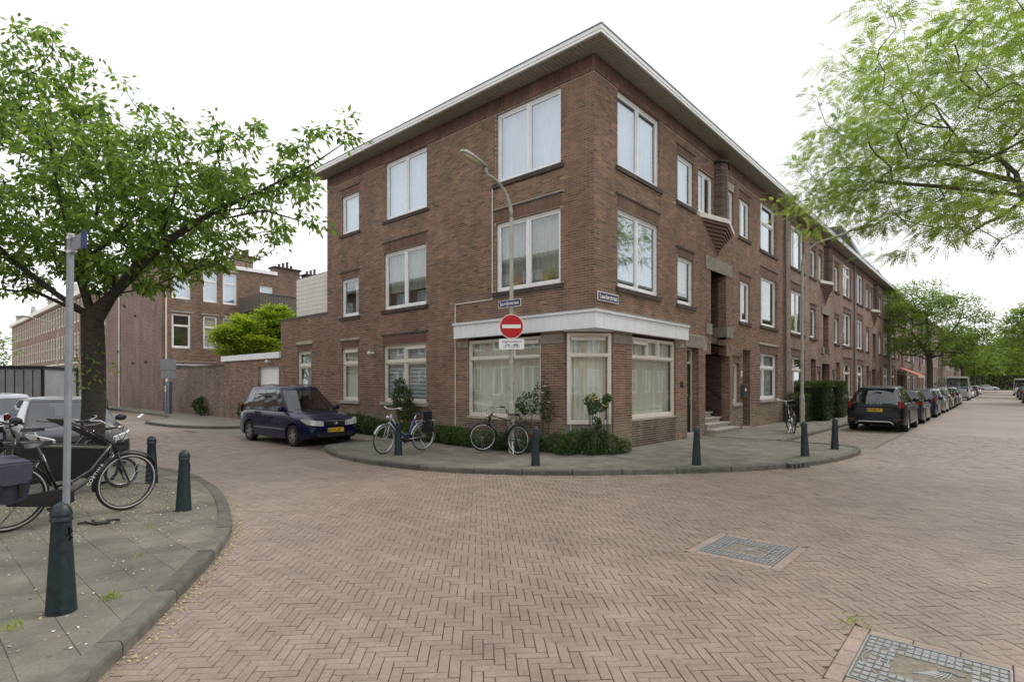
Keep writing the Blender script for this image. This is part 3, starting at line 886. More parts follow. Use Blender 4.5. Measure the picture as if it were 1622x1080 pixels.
def window(house, F, u0, u1, z0, z1, splits=(0.5,), transom=None, sash=0.05, rec=0.07, fr=0.065, frame=None, glass=None,
           curt=None, sill='brick', lintel=None, partial=None, top_cells=None, detail=True, room=True, lint_h=0.3, blind=False, vent=False):
    """frame > panes, curtain, sill. splits: mullion positions 0..1, transom: height 0..1 of the cross bar"""
    frame = frame or M_WHITE; glass = glass or M_GLASS
    q = MB()
    dF, dB = -rec, -rec - 0.08
    q.fbox(F, u0, u0 + fr, z0, z1, dB, dF); q.fbox(F, u1 - fr, u1, z0, z1, dB, dF)
    q.fbox(F, u0 + fr, u1 - fr, z1 - fr, z1, dB, dF); q.fbox(F, u0 + fr, u1 - fr, z0, z0 + fr * 1.15, dB, dF)
    W = u1 - u0; H = z1 - z0
    cols = [u0 + fr] + [u0 + W * s for s in splits] + [u1 - fr]
    zt = z0 + H * transom if transom else None
    lo_cols = cols if not (top_cells is not None) else cols
    tcols = [u0 + fr] + [u0 + W * s for s in (top_cells if top_cells is not None else splits)] + [u1 - fr]
    ztop = z1 - fr; zbot = z0 + fr * 1.15
    hm = 0.035
    cells = []
    lo_top = (zt - hm) if zt else ztop
    for i, s in enumerate(splits):
        u = u0 + W * s; q.fbox(F, u - hm, u + hm, zbot, lo_top, dB, dF + .002)
    for i in range(len(cols) - 1):
        a = cols[i] + (hm if i > 0 else 0); b = cols[i + 1] - (hm if i < len(cols) - 2 else 0)
        cells.append((a, b, zbot, lo_top))
    if zt:
        q.fbox(F, u0 + fr, u1 - fr, zt - hm, zt + hm, dB, dF + .012)
        tc = top_cells if top_cells is not None else splits
        for s in tc:
            u = u0 + W * s; q.fbox(F, u - hm, u + hm, zt + hm, ztop, dB, dF + .002)
        for i in range(len(tcols) - 1):
            a = tcols[i] + (hm if i > 0 else 0); b = tcols[i + 1] - (hm if i < len(tcols) - 2 else 0)
            cells.append((a, b, zt + hm, ztop))
    # inner sash bars and putty line
    for k, (a, b, c, e) in enumerate(cells):
        s = sash if (k % 2 == 0 or sash > .045) else sash * .5
        if detail and s > 0:
            q.fbox(F, a, a + s, c, e, dB + .015, dF - .018); q.fbox(F, b - s, b, c, e, dB + .015, dF - .018)
            q.fbox(F, a + s, b - s, c, c + s, dB + .015, dF - .018); q.fbox(F, a + s, b - s, e - s, e, dB + .015, dF - .018)
    w = q.build('window', frame, house, world=True)
    L = Vector(house.location)
    def sub(mb, name, m, kind=None, label=None):
        o = mb.build(name, m, house, world=True, kind=kind, label=label); o.parent = w; return o
    for k, (a, b, c, e) in enumerate(cells):
        s = (sash if (k % 2 == 0 or sash > .045) else sash * .5) if detail else 0
        p = MB(); p.fbox(F, a + s, b - s, c + s, e - s, dF - .047, dF - .041)
        sub(p, 'pane', glass)
    if vent and zt:
        p = MB(); p.fbox(F, tcols[0] + .03, tcols[1] - .08, ztop - .11, ztop - .03, dF, dF + .03); sub(p, 'vent_grille', frame)
    if curt:
        cz0 = z0 + .02; ca, cb = u0 + .02, u1 - .02
        if partial: ca, cb = u0 + W * partial[0], u0 + W * partial[1]; cz0 = z0 + H * partial[2] if len(partial) > 2 else cz0
        sub(curtain_mesh(F, ca, cb, cz0, z1 - .02, dB - .10), 'curtain', curt)
    if blind:
        p = MB(); n = int(H / .125)
        for i in range(n):
            zz = z0 + H * i / n
            if i / n > .68 and not blind == 'full': continue
            p.fbox(F, u0 + .05, u1 - .05, zz + .045, zz + H / n, dB - .06, dB - .055)
        sub(p, 'blind', M_BLIND)
    if sill == 'brick':
        p = MB(); soldiers(p, F, u0 - .10, u1 + .10, z0 - .13, z0 - .008, w=.0625, d=.055, gap=.006)
        p.fbox(F, u0 - .09, u1 + .09, z0 - .12, z0 - .012, -.02, .045, 0.2)
        sub(p, 'sill', M_DARKBRICK)
    elif sill == 'stone':
        p = MB(); p.fbox(F, u0 - .12, u1 + .12, z0 - .11, z0 - .005, -.02, .06); sub(p, 'sill', M_STONE)
    if lintel:
        p = MB(); soldiers(p, F, u0 - .05, u1 + .05, z1 + .012, z1 + .012 + lintel, d=.007)
        sub(p, 'lintel', M_SOLDIER)
        p = MB(); soldiers(p, F, u0 - .09, u1 + .09, z1 + .02 + lintel, z1 + .02 + lintel + .05, w=.22, d=.03)
        sub(p, 'label_course', M_DARKBRICK)
    return w

def hole_for(u0, u1, z0, z1, sill=True, lintel=None):
    """brick-free area: opening + sill + lintel"""
    hs = [(u0 - .004, u1 + .004, z0, z1)]
    if sill: hs.append((u0 - .10, u1 + .10, z0 - .13, z0))
    if lintel: hs.append((u0 - .05, u1 + .05, z1, z1 + lintel + .01)); hs.append((u0 - .09, u1 + .09, z1 + lintel + .02, z1 + lintel + .07))
    return hs

def door(house, F, u0, u1, z1, col, rec=0.25, transom=0.45, z0=0.03, frame=None, letter=True, glass_hi=False, label=None):
    frame = frame or M_CREAM
    q = MB(); dF = -rec; dB = -rec - .08
    q.fbox(F, u0, u0 + .06, z0, z1, dB, dF); q.fbox(F, u1 - .06, u1, z0, z1, dB, dF); q.fbox(F, u0 + .06, u1 - .06, z1 - .06, z1, dB, dF)
    zt = z1 - transom
    q.fbox(F, u0 + .06, u1 - .06, zt - .03, zt + .03, dB, dF)
    f = q.build('door_frame', frame, house, world=True)
    p = MB(); p.fbox(F, u0 + .06, u1 - .06, zt + .03, z1 - .06, dF - .05, dF - .04); o = p.build('transom_pane', M_GLASS, house, world=True)
    o.parent = f
    p = MB(); p.fbox(F, u0 + .065, u1 - .065, z0, zt - .035, dF - .06, dF - .02)
    w = u1 - u0
    for (a, b, c, e) in ((.2, .8, .08, .38), (.2, .8, .44, .56)):
        p.fbox(F, u0 + w * a, u0 + w * b, z0 + (zt - z0) * c, z0 + (zt - z0) * e, dF - .02, dF - .012)
    dr = p.build('door', col, house, world=True, label=label)
    p = MB(); p.fbox(F, u0 + w * .26, u0 + w * .74, z0 + (zt - z0) * .62, z0 + (zt - z0) * .92, dF - .02, dF - .014)
    o = p.build('pane', M_GLASS, house, world=True); o.parent = dr
    p = MB(); p.fbox(F, u1 - .17, u1 - .14, z0 + .9, z0 + 1.15, dF - .02, dF + .0); p.fbox(F, u1 - .24, u1 - .14, z0 + 1.05, z0 + 1.075, dF, dF + .04)
    o = p.build('handle', M_ALU, house, world=True); o.parent = dr
    if letter:
        p = MB(); p.fbox(F, u0 + w * .3, u0 + w * .7, z0 + 1.15, z0 + 1.21, dF - .02, dF - .008); o = p.build('letter_slot', M_ALU, house, world=True); o.parent = dr
    p = MB(); p.fbox(F, u0 - .0, u1, -.05, z0, -rec - .1, .01); p.build('threshold', M_STONE, house, world=True)
    return dr

def text_mesh(txt, size, depth=0.002, shear=0.0, space=1.0, bold=0.0):
    cu = bpy.data.curves.new('lettering', 'FONT'); cu.body = txt; cu.size = size; cu.extrude = depth; cu.align_x = 'CENTER'; cu.align_y = 'CENTER'
    cu.space_character = space; cu.offset = bold; cu.resolution_u = 3; cu.shear = shear
    o = bpy.data.objects.new('tmp', cu)
    me = bpy.data.meshes.new_from_object(o)
    bpy.data.objects.remove(o); bpy.data.curves.remove(cu)
    return me
def text_on(name, txt, size, m, parent, loc, xdir, up=(0, 0, 1), **k):
    me = text_mesh(txt, size, **k); me.materials.clear(); me.materials.append(m)
    X = Vector(xdir).normalized(); Y = Vector(up).normalized(); Z = X.cross(Y)
    o = link(name, me, parent)
    o.matrix_local = Matrix(((X.x, Y.x, Z.x, loc[0]), (X.y, Y.y, Z.y, loc[1]), (X.z, Y.z, Z.z, loc[2]), (0, 0, 0, 1)))
    return o

WT = 9.44     # top of the wall
# =================================================================== the corner house
H1 = thing('corner_house', 'three storey dark red brick corner house with white shop fascia, nearest the camera', 'house', (7.6, 6.0, 0))
# ---- openings, side street (u=Y)
SIDE = [  # u0,u1,z0,z1, kind
    (9.84, 10.98, 7.10, 8.50, 's'), (6.11, 8.28, 7.10, 9.02, 'm'), (0.97, 3.16, 7.11, 9.0, 'b'),
    (9.86, 10.98, 4.09, 5.47, 's'), (6.14, 8.35, 4.12, 6.02, 'm'), (0.98, 3.18, 4.15, 6.03, 'b'),
    (13.19, 14.31, 1.0, 2.97, 'g'), (9.90, 10.98, 1.06, 2.96, 'g'), (6.14, 8.39, 1.06, 2.94, 'gm')]
SHOPL = (1.60, 4.28, 0.74, 2.88)
# ---- openings, long street (u=X)
FRONT = [(1.06, 3.33, 7.10, 9.02, 'b'), (4.46, 5.62, 7.08, 8.50, 's'), (5.95, 7.15, 7.12, 8.48, 'f'), (8.32, 9.02, 7.12, 8.47, 'n'),
         (9.62, 10.70, 7.07, 8.48, 's'), (11.93, 14.04, 7.02, 9.0, 'c'),
         (1.06, 3.28, 4.08, 6.06, 'b'), (4.46, 5.60, 4.04, 5.47, 's'), (9.65, 10.74, 3.95, 5.47, 's2'), (11.99, 14.13, 4.0, 6.0, 'c'),
         (8.96, 9.65, 0.97, 2.41, 'n'), (11.91, 14.22, 1.03, 2.91, 'g')]
SHOPR = (1.78, 4.33, 0.73, 2.88)
DOOR1 = (5.12, 5.98, 0.0, 2.77); DOOR2 = (9.93, 10.76, 0.0, 2.93)
STAIR_LO = (6.50, 8.62, 0.0, 2.62); STAIR_MID = (6.95, 8.30, 2.62, 3.30); STAIR_HI = (6.95, 8.30, 3.30, 5.40)
STAIRC = (6.95, 8.30, 2.62, 5.40)

q = MB()
hl = [o[:4] for o in SIDE] + [(0.88, 1.60, 0, 0)][:0] + [SHOPL] 
# side wall from the shop pier to the back; ground corner is cut away below the fascia
wall_sheet(q, FL, 0.0, 11.98, 2.96, WT, [o[:4] for o in SIDE if o[3] > 3], rm=1)
wall_sheet(q, FL, 0.88, 11.98, -0.1, 2.96, [o[:4] for o in SIDE if o[3] < 3 and o[1] < 12] + [SHOPL[:3] + (2.96,)], rm=1)
wall_sheet(q, FL, 11.98, 15.74, -0.1, 4.30, [o[:4] for o in SIDE if o[0] > 12], rm=1)
wall_sheet(q, FR, 0.0, 15.2, 2.96, WT, [o[:4] for o in FRONT if o[3] > 3] + [(6.95, 8.30, 2.96, 5.40)], rm=2)
wall_sheet(q, FR, 0.85, 15.2, -0.1, 2.96, [o[:4] for o in FRONT if o[3] < 3] + [SHOPR[:3] + (2.96,), DOOR1, DOOR2, STAIR_LO, (6.95, 8.30, 2.62, 2.96)], rm=2)
q.build('wall', [M_MORTAR, M_FACEX, M_FACEY], H1, world=True)
# core that stops light (inner walls) and the flat roof
q = MB()
q.box(0.45, 15.1, 11.7, 11.98, -.1, 9.3); q.box(0.02, 6, 11.98, 12.0, -.1, 9.3)
q.build('rear_wall', M_FACEX, H1, world=True)
q = MB()
q.box(1.9, 15.2, 1.9, 11.7, -.1, 2.9); q.box(1.9, 15.2, 1.9, 11.7, 3.1, 5.9); q.box(1.9, 15.2, 1.9, 11.7, 6.2, 9.0)
q.box(0.30, 15.2, 0.30, 11.7, 3.05, 3.25); q.box(0.30, 15.2, 0.30, 11.7, 6.15, 6.35)
q.build('room_partition', M_ROOM, H1, world=True)
q = MB()
q.box(0.02, 3.0, 12.0, 15.74, 4.1, 4.22)
q.build('annex_roof', M_DARK, H1, world=True)
q = MB(); q.box(0.3, 3, 15.45, 15.74, -.1, 4.25); q.build('annex_wall', M_FACEX, H1, world=True)

# ---- bricks
items = []
lint = lambda o: (0.30 if o[3] < 8 and o[4] in 'bmcg' or o[4] == 'gm' else (.2 if o[4] != 'f' else None)) if o[3] < 8.9 else None
hs = []
for o in SIDE: hs += hole_for(*o[:4], lintel=lint(o))
hs += [(SHOPL[0], SHOPL[1], -1, 2.96)]
items += lay_bricks(FL, 0.0, 11.98, 3.4, 9.0, hs)
items += lay_bricks(FL, 0.88, 11.98, 0.75, 3.4, hs + [(0, 4.74, 2.95, 3.42)])
items += lay_bricks(FL, 11.98, 15.74, 0.75, 4.25, hs)
pl_items = lay_bricks(FL, 0.88, 15.74, 0, 0.75, [(SHOPL[0], SHOPL[1], -1, 3)])
st_items = lay_bricks(FL, SHOPL[0] + .003, SHOPL[1] - .003, 0, 0.74, []) + lay_bricks(FR, SHOPR[0] + .003, SHOPR[1] - .003, 0, 0.72, [])
hf = []
for o in FRONT: hf += hole_for(*o[:4], lintel=lint(o))
hf += [SHOPR[:2] + (-1, 2.96), DOOR1, DOOR2, (4.33, 6.62, 2.75, 3.15), STAIR_LO, STAIRC, (6.50, 8.80, 5.40, 5.83), (6.50, 6.95, 3.27, 3.62), (8.30, 8.80, 3.27, 3.62)]
# flare of the stair opening between lower and upper part
items_r = lay_bricks(FR, 0.0, 15.2, 3.4, 9.0, hf, phase=0.11)
items_r += lay_bricks(FR, 0.85, 15.2, 0.82, 3.4, hf + [(0, 4.94, 2.95, 3.42)], phase=0.11)
pl_r = lay_bricks(FR, 0.85, 15.2, 0, 0.82, hf + [SHOPR[:2] + (-1, 3)], phase=0.11)
allb = items + items_r
def bd(it):
    p = it[0].P((it[1] + it[2]) / 2, it[3], 0); return (Vector(p) - CAMP).length
def face_px(it):
    p0 = Vector(it[0].P(it[1], it[3], 0)) - CAMP; p1 = Vector(it[0].P(it[2], it[3], 0)) - CAMP
    return abs(p1.dot(RT) / p1.dot(FW) - p0.dot(RT) / p0.dot(FW)) / ((p0.dot(FW)) )
allb.sort(key=face_px, reverse=True)
near, restb = allb[:300], allb[300:]
def toprows(u, z, t): return t
brick_mesh(restb, M_BRICK, H1)
brick_mesh(pl_items + pl_r, M_PLINTH, H1, 'plinth_brickwork')
brick_mesh(st_items, brick_mat('stained_brick', (0.19, 0.135, 0.095), (0.085, 0.062, 0.046), dirt=.5), H1, 'stained_brickwork')
bm_cache = {}
for it in near:
    F, a, b, z0, z1, d = it
    key = (round((b - a) / .01), F.ch, rnd.randrange(6))
    if key not in bm_cache:
        w2 = key[0] * .01 / 2; h2 = (z1 - z0) / 2
        t = min(1.5, max(-.5, rnd.gauss(0.55, .25)))
        me = bpy.data.meshes.new('facing_brick')
        if F is FL: vs = [(dd, u, z) for dd in (.01, -.0055) for (u, z) in ((-w2, -h2), (w2, -h2), (w2, h2), (-w2, h2))]
        else: vs = [(u, dd, z) for dd in (.01, -.0055) for (u, z) in ((-w2, -h2), (w2, -h2), (w2, h2), (-w2, h2))]
        me.from_pydata(vs, [], [(4, 5, 6, 7), (0, 1, 5, 4), (1, 2, 6, 5), (2, 3, 7, 6), (3, 0, 4, 7)]); me.materials.append(M_BRICK); put_tint(me, [t] * 5)
        bm_cache[key] = me
    o = link('brick', bm_cache[key], H1)
    p = F.P((a + b) / 2, (z0 + z1) / 2, rnd.gauss(0, .001))
    o.location = Vector(p) - Vector(H1.location)

# top band under the eaves: rowlocks and soldiers
q = MB()
for F, e in ((FL, 11.98), (FR, 15.2)):
    soldiers(q, F, 0.0, e, 9.02, 9.13, w=.11, d=.022)
    soldiers(q, F, 0.0, e, 9.13, 9.43, w=.0625, d=.012, t0=.3)
q.build('frieze', M_SOLDIER, H1, world=True)

# ---- windows, side street
CW = dict(rec=.07)
window(H1, FL, *SIDE[0][:4], splits=(), curt=M_NET, glass=M_GLASS_UP, lintel=.2)
window(H1, FL, *SIDE[1][:4], curt=M_NET, glass=M_GLASS_UP)
window(H1, FL, *SIDE[2][:4], curt=M_NET, glass=M_GLASS_UP)
window(H1, FL, *SIDE[3][:4], splits=(), curt=M_NET, partial=(0, .5), lintel=.2)
window(H1, FL, *SIDE[4][:4], curt=M_LACE, lintel=.3, partial=(0, 1, .3))
w_fan_l = window(H1, FL, *SIDE[5][:4], curt=M_LACE, lintel=.3, partial=(0, 1, .12))
window(H1, FL, *SIDE[6][:4], splits=(), transom=.70, frame=M_CREAM, curt=M_NET, sill='stone', lintel=.2)
window(H1, FL, *SIDE[7][:4], splits=(), transom=.70, frame=M_CREAM, curt=M_CURT, sill='stone', lintel=.2, vent=True)
window(H1, FL, *SIDE[8][:4], splits=(.5,), transom=.70, frame=M_CREAM, sill='stone', lintel=.3, vent=True, blind=True, curt=M_NET, partial=(0, 1, .0))
# ---- windows, long street
window(H1, FR, *FRONT[0][:4], curt=M_NET, glass=M_GLASS_UP)
window(H1, FR, *FRONT[1][:4], splits=(), glass=M_GLASS_UP, lintel=.2, curt=M_NET)
window(H1, FR, *FRONT[2][:4], splits=(.5,), glass=M_GLASS_UP, sill=None)
window(H1, FR, *FRONT[3][:4], splits=(), glass=M_GLASS_UP, sill=None)
window(H1, FR, *FRONT[4][:4], splits=(.35,), glass=M_GLASS_UP, lintel=.2, curt=M_NET)
window(H1, FR, *FRONT[5][:4], splits=(.25,), rec=.12, glass=M_GLASS_UP, transom=.62, top_cells=(.25,))
w_fan_r = window(H1, FR, *FRONT[6][:4], glass=M_GLASS_UP, curt=M_LACE, lintel=.3, partial=(0, 1, .12))
window(H1, FR, *FRONT[7][:4], splits=(), lintel=.2, curt=M_NET, partial=(0, 1, .3))
window(H1, FR, *FRONT[8][:4], splits=(.35,), lintel=.2)
window(H1, FR, *FRONT[9][:4], splits=(.22,), lintel=.3, rec=.1)
window(H1, FR, *FRONT[10][:4], splits=(), frame=M_CREAM, sill='stone', lintel=.2, rec=.12, curt=M_CURT)
window(H1, FR, *FRONT[11][:4], splits=(.33,), transom=.68, frame=M_WHITE, sill='stone', lintel=.25, rec=.12, curt=M_NET)

# fan ornaments of thin ribs standing behind the panes of the two corner windows
M_FAN = mat('yellow_cane', (0.55, 0.42, 0.16), 0.6)
M_FANB = mat('green_cane', (0.25, 0.42, 0.36), 0.6)
for (win, F, cx, m_) in ((w_fan_l, FL, 1.55, M_FAN), (w_fan_l, FL, 2.62, M_FAN), (w_fan_r, FR, 1.62, M_FANB), (w_fan_r, FR, 2.75, M_FANB)):
    q = MB()
    for k in range(15):
        a = math.radians(12 + 156 * k / 14); R_ = .42
        p0 = F.P(cx + math.cos(a) * .08, 4.24 + math.sin(a) * .08, -.20); p1 = F.P(cx + math.cos(a) * R_, 4.24 + math.sin(a) * R_, -.20)
        q.tube([p0, p1], .009, 4)
    o = q.build('fan_ornament', m_, H1, world=True); o.parent = win

# ---- shop front
SH = M_CREAM
window(H1, FL, *SHOPL, splits=(), transom=.76, top_cells=(.36,), frame=SH, sill=None, curt=M_CURT, rec=.05, fr=.07, vent=True, sash=.02)
window(H1, FR, *SHOPR, splits=(), transom=.76, top_cells=(.37, .62), frame=SH, sill=None, curt=M_CURT, rec=.05, fr=.07, vent=True, sash=.03)
FC = Facade(0.0, 0.86, (math.sqrt(.5), -math.sqrt(.5)), (-math.sqrt(.5), -math.sqrt(.5)))
cw = math.hypot(.86, .86)
window(H1, FC, 0.06, cw - .06, 0.66, 2.90, splits=(), transom=.76, frame=SH, sill=None, curt=M_CURT, rec=-.04, fr=.07, vent=True, sash=.02)
q = MB(); q.fbox(FC, 0.02, cw - .02, -.05, 0.655, -.2, -.0); q.build('shop_plinth', M_CONC, H1, world=True)
q = MB(); q.box(0.3, 1.9, 0.9, 1.9, 2.92, 3.02); q.build('shop_ceiling', M_ROOM, H1, world=True)
# soffit over the cut corner and stone blocks on the piers
q = MB(); q.prism([(.0, .0), (.90, .0), (.0, .90)], 2.93, 2.958); q.build('corner_soffit', M_WHITE, H1, world=True)
for a in ((FL, .88, 1.60, 2.66), (FR, .86, 1.76, 2.66), (FL, 4.29, 4.72, 2.70), (FR, 4.35, 4.60, 2.70)):
    q = MB(); q.fbox(*a, 2.90, -.1, .02); q.build('pier_block', M_CONC, H1, world=True)
# pier sides
q = MB(); q.box(0.0, .22, .86, .90, -.05, 2.9); q.box(.84, .88, 0, .22, -.05, 2.9); q.build('pier_side', M_FACEX, H1, world=True)
# fascia
q = MB()
q.box(-.14, -.0, -.14, 4.73, 2.96, 3.34); q.box(0, 4.93, -.14, -.0, 2.96, 3.34)
q.box(-.18, -.0, -.18, 4.75, 3.34, 3.40); q.box(0, 4.95, -.18, -.0, 3.34, 3.40)
q.build('fascia', M_BAND, H1, world=True)
q = MB(); q.box(-.19, -.0, -.19, 4.76, 3.40, 3.412); q.box(0, 4.96, -.19, 0, 3.40, 3.412); q.build('fascia_flashing', M_ALU, H1, world=True)

# ---- eaves all round
def eaves(house, x0, x1, corner=False):
    E = .55
    white = M_WHITE
    q = MB()
    if corner:
        q.box(-E, -E + .03, -E, 12.30, 9.45, 9.52); q.box(-E - .015, -E + .03, -E - .015, 12.30, 9.52, 9.61)
        q.box(-E + .03, x1, -E, -E + .03, 9.45, 9.52); q.box(-E + .03, x1, -E - .015, -E + .03, 9.52, 9.61)
        q.box(-E + .03, 0.0, 12.27, 12.30, 9.45, 9.61)
    else:
        q.box(x0, x1, -E, -E + .03, 9.45, 9.52); q.box(x0, x1, -E - .015, -E + .03, 9.52, 9.61)
    q.build('eaves_board', white, house, world=True)
    q = MB()
    if corner: q.box(-E - .035, -E + .05, -E - .035, 12.32, 9.61, 9.63); q.box(-E + .05, x1, -E - .035, -E + .05, 9.61, 9.63)
    else: q.box(x0, x1, -E - .035, -E + .05, 9.61, 9.63)
    q.build('roof_edge', mat('grey_zinc', (0.20, 0.22, 0.25), .45, metal=.5), house, world=True)
    q = MB()
    q.box(-E + .02 if corner else x0, x1, -E + .02, 11.9, 9.50, 9.60)
    q.build('roof', mat('roof_felt', (0.06, 0.06, 0.06), .9), house, world=True)
def soffit(house, x0, x1, corner=False, plank=.12):
    E = .55; m_ = mat('soffit_board', (0.36, 0.34, 0.295), 0.6, var=.08, vscale=3)
    cache = []
    def boards(n, mk, limit):
        rest = MB()
        for i in range(n):
            if i < limit: q = MB(); mk(q, i); q.build('soffit_plank', m_, house, world=True)
            else: mk(rest, i)
        if rest.v: rest.build('soffit_planking', m_, house, world=True, kind='stuff')
    if corner:
        n = int(12.27 / plank)
        boards(n, lambda q, i: q.box(-E + .03, 0.02, -.0 + i * plank + .006, (i + 1) * plank - .006, 9.43, 9.45), 60)
        n2 = int((x1 + E) / plank)
        boards(n2, lambda q, i: q.box(-E + .03 + i * plank + .006, -E + .03 + (i + 1) * plank - .006, -E + .03, -.0, 9.43, 9.45), 70)
        q = MB(); q.box(-E + .03, .02, -E + .03, 12.27, 9.452, 9.46); q.box(.02, x1, -E + .03, .02, 9.452, 9.46)
        q.build('soffit_backing', M_BLACK, house, world=True)
    else:
        q = MB(); q.box(x0, x1, -E + .03, .0, 9.43, 9.45); q.build('soffit', m_, house, world=True)
eaves(H1, 0, 15.2, True); soffit(H1, 0, 15.2, True)

# ---- annex coping and white plank screen
q = MB(); q.box(-.03, .28, 11.99, 15.77, 4.28, 4.38); q.build('coping', mat('mossy_coping', (0.10, 0.095, 0.075), .95, var=.4, vscale=8, bump=.4), H1, world=True)
M_PLANK = mat('cream_plank', (0.66, 0.65, 0.58), 0.5, var=.12, vscale=3, stretch=(1, 1, .3))
for i in range(9):
    q = MB(); z = 4.45 + i * .172
    q.box(.24, .27, 12.0, 14.85, z, z + .163); q.box(.27, 2.2, 14.82, 14.85, z, z + .163)
    q.build('plank', M_PLANK, H1, world=True)
q = MB(); q.box(.27, .29, 12.0, 14.83, 4.42, 5.97); q.box(.235, .31, 12.0, 14.88, 5.995, 6.02); q.build('screen_frame', M_BLACK, H1, world=True)

# ---- stair recess with steps, stone blocks, handrail
q = MB()
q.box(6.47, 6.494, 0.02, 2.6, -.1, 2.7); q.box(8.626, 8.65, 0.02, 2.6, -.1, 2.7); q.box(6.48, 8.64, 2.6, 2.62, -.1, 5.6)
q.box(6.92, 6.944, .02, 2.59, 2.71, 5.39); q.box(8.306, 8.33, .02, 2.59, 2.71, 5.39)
q.build('recess_wall', brickface_mat('shaded_recess_brickwork', True, (0.12, 0.07, 0.055), (0.075, 0.048, 0.04), (0.15, 0.12, 0.10)), H1, world=True)  # dark brick; the recess's deep shade is put into its colour
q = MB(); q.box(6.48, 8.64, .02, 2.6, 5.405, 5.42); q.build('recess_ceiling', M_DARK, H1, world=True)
# brick haunches closing the step between the wide and the narrow part
q = MB()
q.slab(FR, [(6.50, 2.62), (6.95, 3.27), (6.50, 3.27)], -.25, -.004); q.slab(FR, [(8.62, 2.62), (8.62, 3.27), (8.30, 3.27), (8.30, 3.2)], -.25, -.004)
q.build('haunch', M_FACEX, H1, world=True)
for i in range(7):
    q = MB(); z = .17 * (i + 1)
    q.box(6.52 + .0, 8.72 - .16 * min(i, 3) if i < 1 else 8.60 - .12 * i, -.34 + .26 * i, 2.5 if i else .6, z - .05, z); q.box(6.54, 8.56 - .14 * i, -.30 + .26 * i, 2.5 if i else .6, z - .17, z - .05)
    q.build('stair_step', M_STONE, H1, world=True)
q = MB(); q.tube([(8.55, .25, 1.15), (8.55, 1.0, 1.75), (8.55, 2.2, 2.7)], .02, 6); q.tube([(8.55, .3, 1.15), (8.62, .3, 1.15)], .012, 5); q.build('handrail', M_BLACK, H1, world=True)
q = MB(); q.fbox(FR, 6.48, 8.82, 5.40, 5.83, -.3, .03); q.build('lintel_slab', M_CONC, H1, world=True)
q = MB(); q.fbox(FR, 8.26, 8.82, 3.27, 3.62, -.9, .05); q.build('stone_block', M_CONC, H1, world=True)
q = MB(); q.fbox(FR, 6.52, 6.97, 3.27, 3.62, -.2, .05); q.build('stone_block', M_CONC, H1, world=True)
q = MB(); q.slab(FR, [(4.95, 2.78), (6.35, 2.78), (6.62, 3.15), (4.95, 3.15)], -.2, .03); q.build('door_lintel', M_CONC, H1, world=True)

# pointed bay: stepped brick corbel, sill slabs and a fin pillar
def bay_feature(house, X, simple=False):
    A, B, Cx, ap = X + 5.98, X + 9.15, X + 7.5, .34
    q = MB()
    n = 9
    for i in range(n):
        f = ((i + 1) / n) ** 1.15; z = 5.98 + i * .11
        a = Cx - (Cx - A) * f; b = Cx + (B - Cx) * f
        q.prism([(a, .05), (Cx, -ap * f - .02), (b, .05)], z, z + (.085 if not simple else .11))
        if not simple: q.prism([(a + .02, .05), (Cx, -ap * f + .01), (b - .02, .05)], z + .085, z + .11)
    q.build('brick_corbel', mat('corbel_brick', (0.15, 0.09, 0.07), .9, var=.35, vscale=12, bump=.3), house, world=True)
    q = MB(); q.prism([(A - .03, .03), (Cx, -ap - .07), (B + .03, .03)], 6.97, 7.10); q.prism([(A + .02, .03), (Cx, -ap - .02), (B - .02, .03)], 7.10, 7.13)
    q.build('bay_sill', M_CREAM, house, world=True)
    q = MB()
    q.prism([(X + 7.22, .03), (X + 7.30, -.22), (Cx, -.34), (X + 8.08, -.16), (X + 8.22, .03)], 7.13, 9.0)
    q.build('fin_pillar', M_FACEX if simple else brickface_mat('fin_brickwork', False, (0.13, 0.08, 0.065), (0.08, 0.055, 0.047), (0.18, 0.15, 0.13)), house, world=True)
    q = MB(); q.prism([(X + 7.16, .03), (X + 7.24, -.26), (Cx, -.40), (X + 8.14, -.2), (X + 8.28, .03)], 9.0, 9.07); q.build('pillar_cap', M_DARKBRICK, house, world=True)
bay_feature(H1, 0)

M_GREEND = mat('dark_green_door', (0.015, 0.028, 0.024), .35)
M_BLUED = mat('dark_blue_door', (0.02, 0.022, 0.035), .35)
door(H1, FR, DOOR1[0], DOOR1[1], DOOR1[3], M_GREEND, rec=.22, z0=.12, label='dark green front door')
door(H1, FR, DOOR2[0], DOOR2[1], DOOR2[3], M_BLUED, rec=.3, z0=.05, label='dark blue front door', transom=.7)

# rain pipes and cable ducts
def pipe(house, x, y, z0=0.0, z1=9.3, name='downpipe', m=None, r=.045):
    q = MB(); q.tube([(x, y, z0), (x, y, z1)], r, 8)
    for z in (1.2, 3.2, 5.2, 7.2):
        if z < z1: q.box(x - r * 1.3, x + r * 1.3, y - r * 1.2, y + r * 1.2, z, z + .03)
    return q.build(name, m or mat('downpipe_zinc', (0.16, 0.16, 0.165), .5, metal=.3), house, world=True)
pipe(H1, 15.14, -.07)
q = MB()
q.fbox(FL, 3.28, 3.305, 3.98, 7.0, .0, .028); q.fbox(FL, 3.30, 4.80, 3.96, 3.985, .0, .028); q.fbox(FL, 4.78, 4.805, .4, 3.96, .0, .028)
q.build('cable_duct', M_CREAM, H1, world=True)
q = MB(); q.fbox(FL, 0.74, 0.76, .3, 2.9, -.12, -.1); q.build('cable', M_CREAM, H1, world=True)

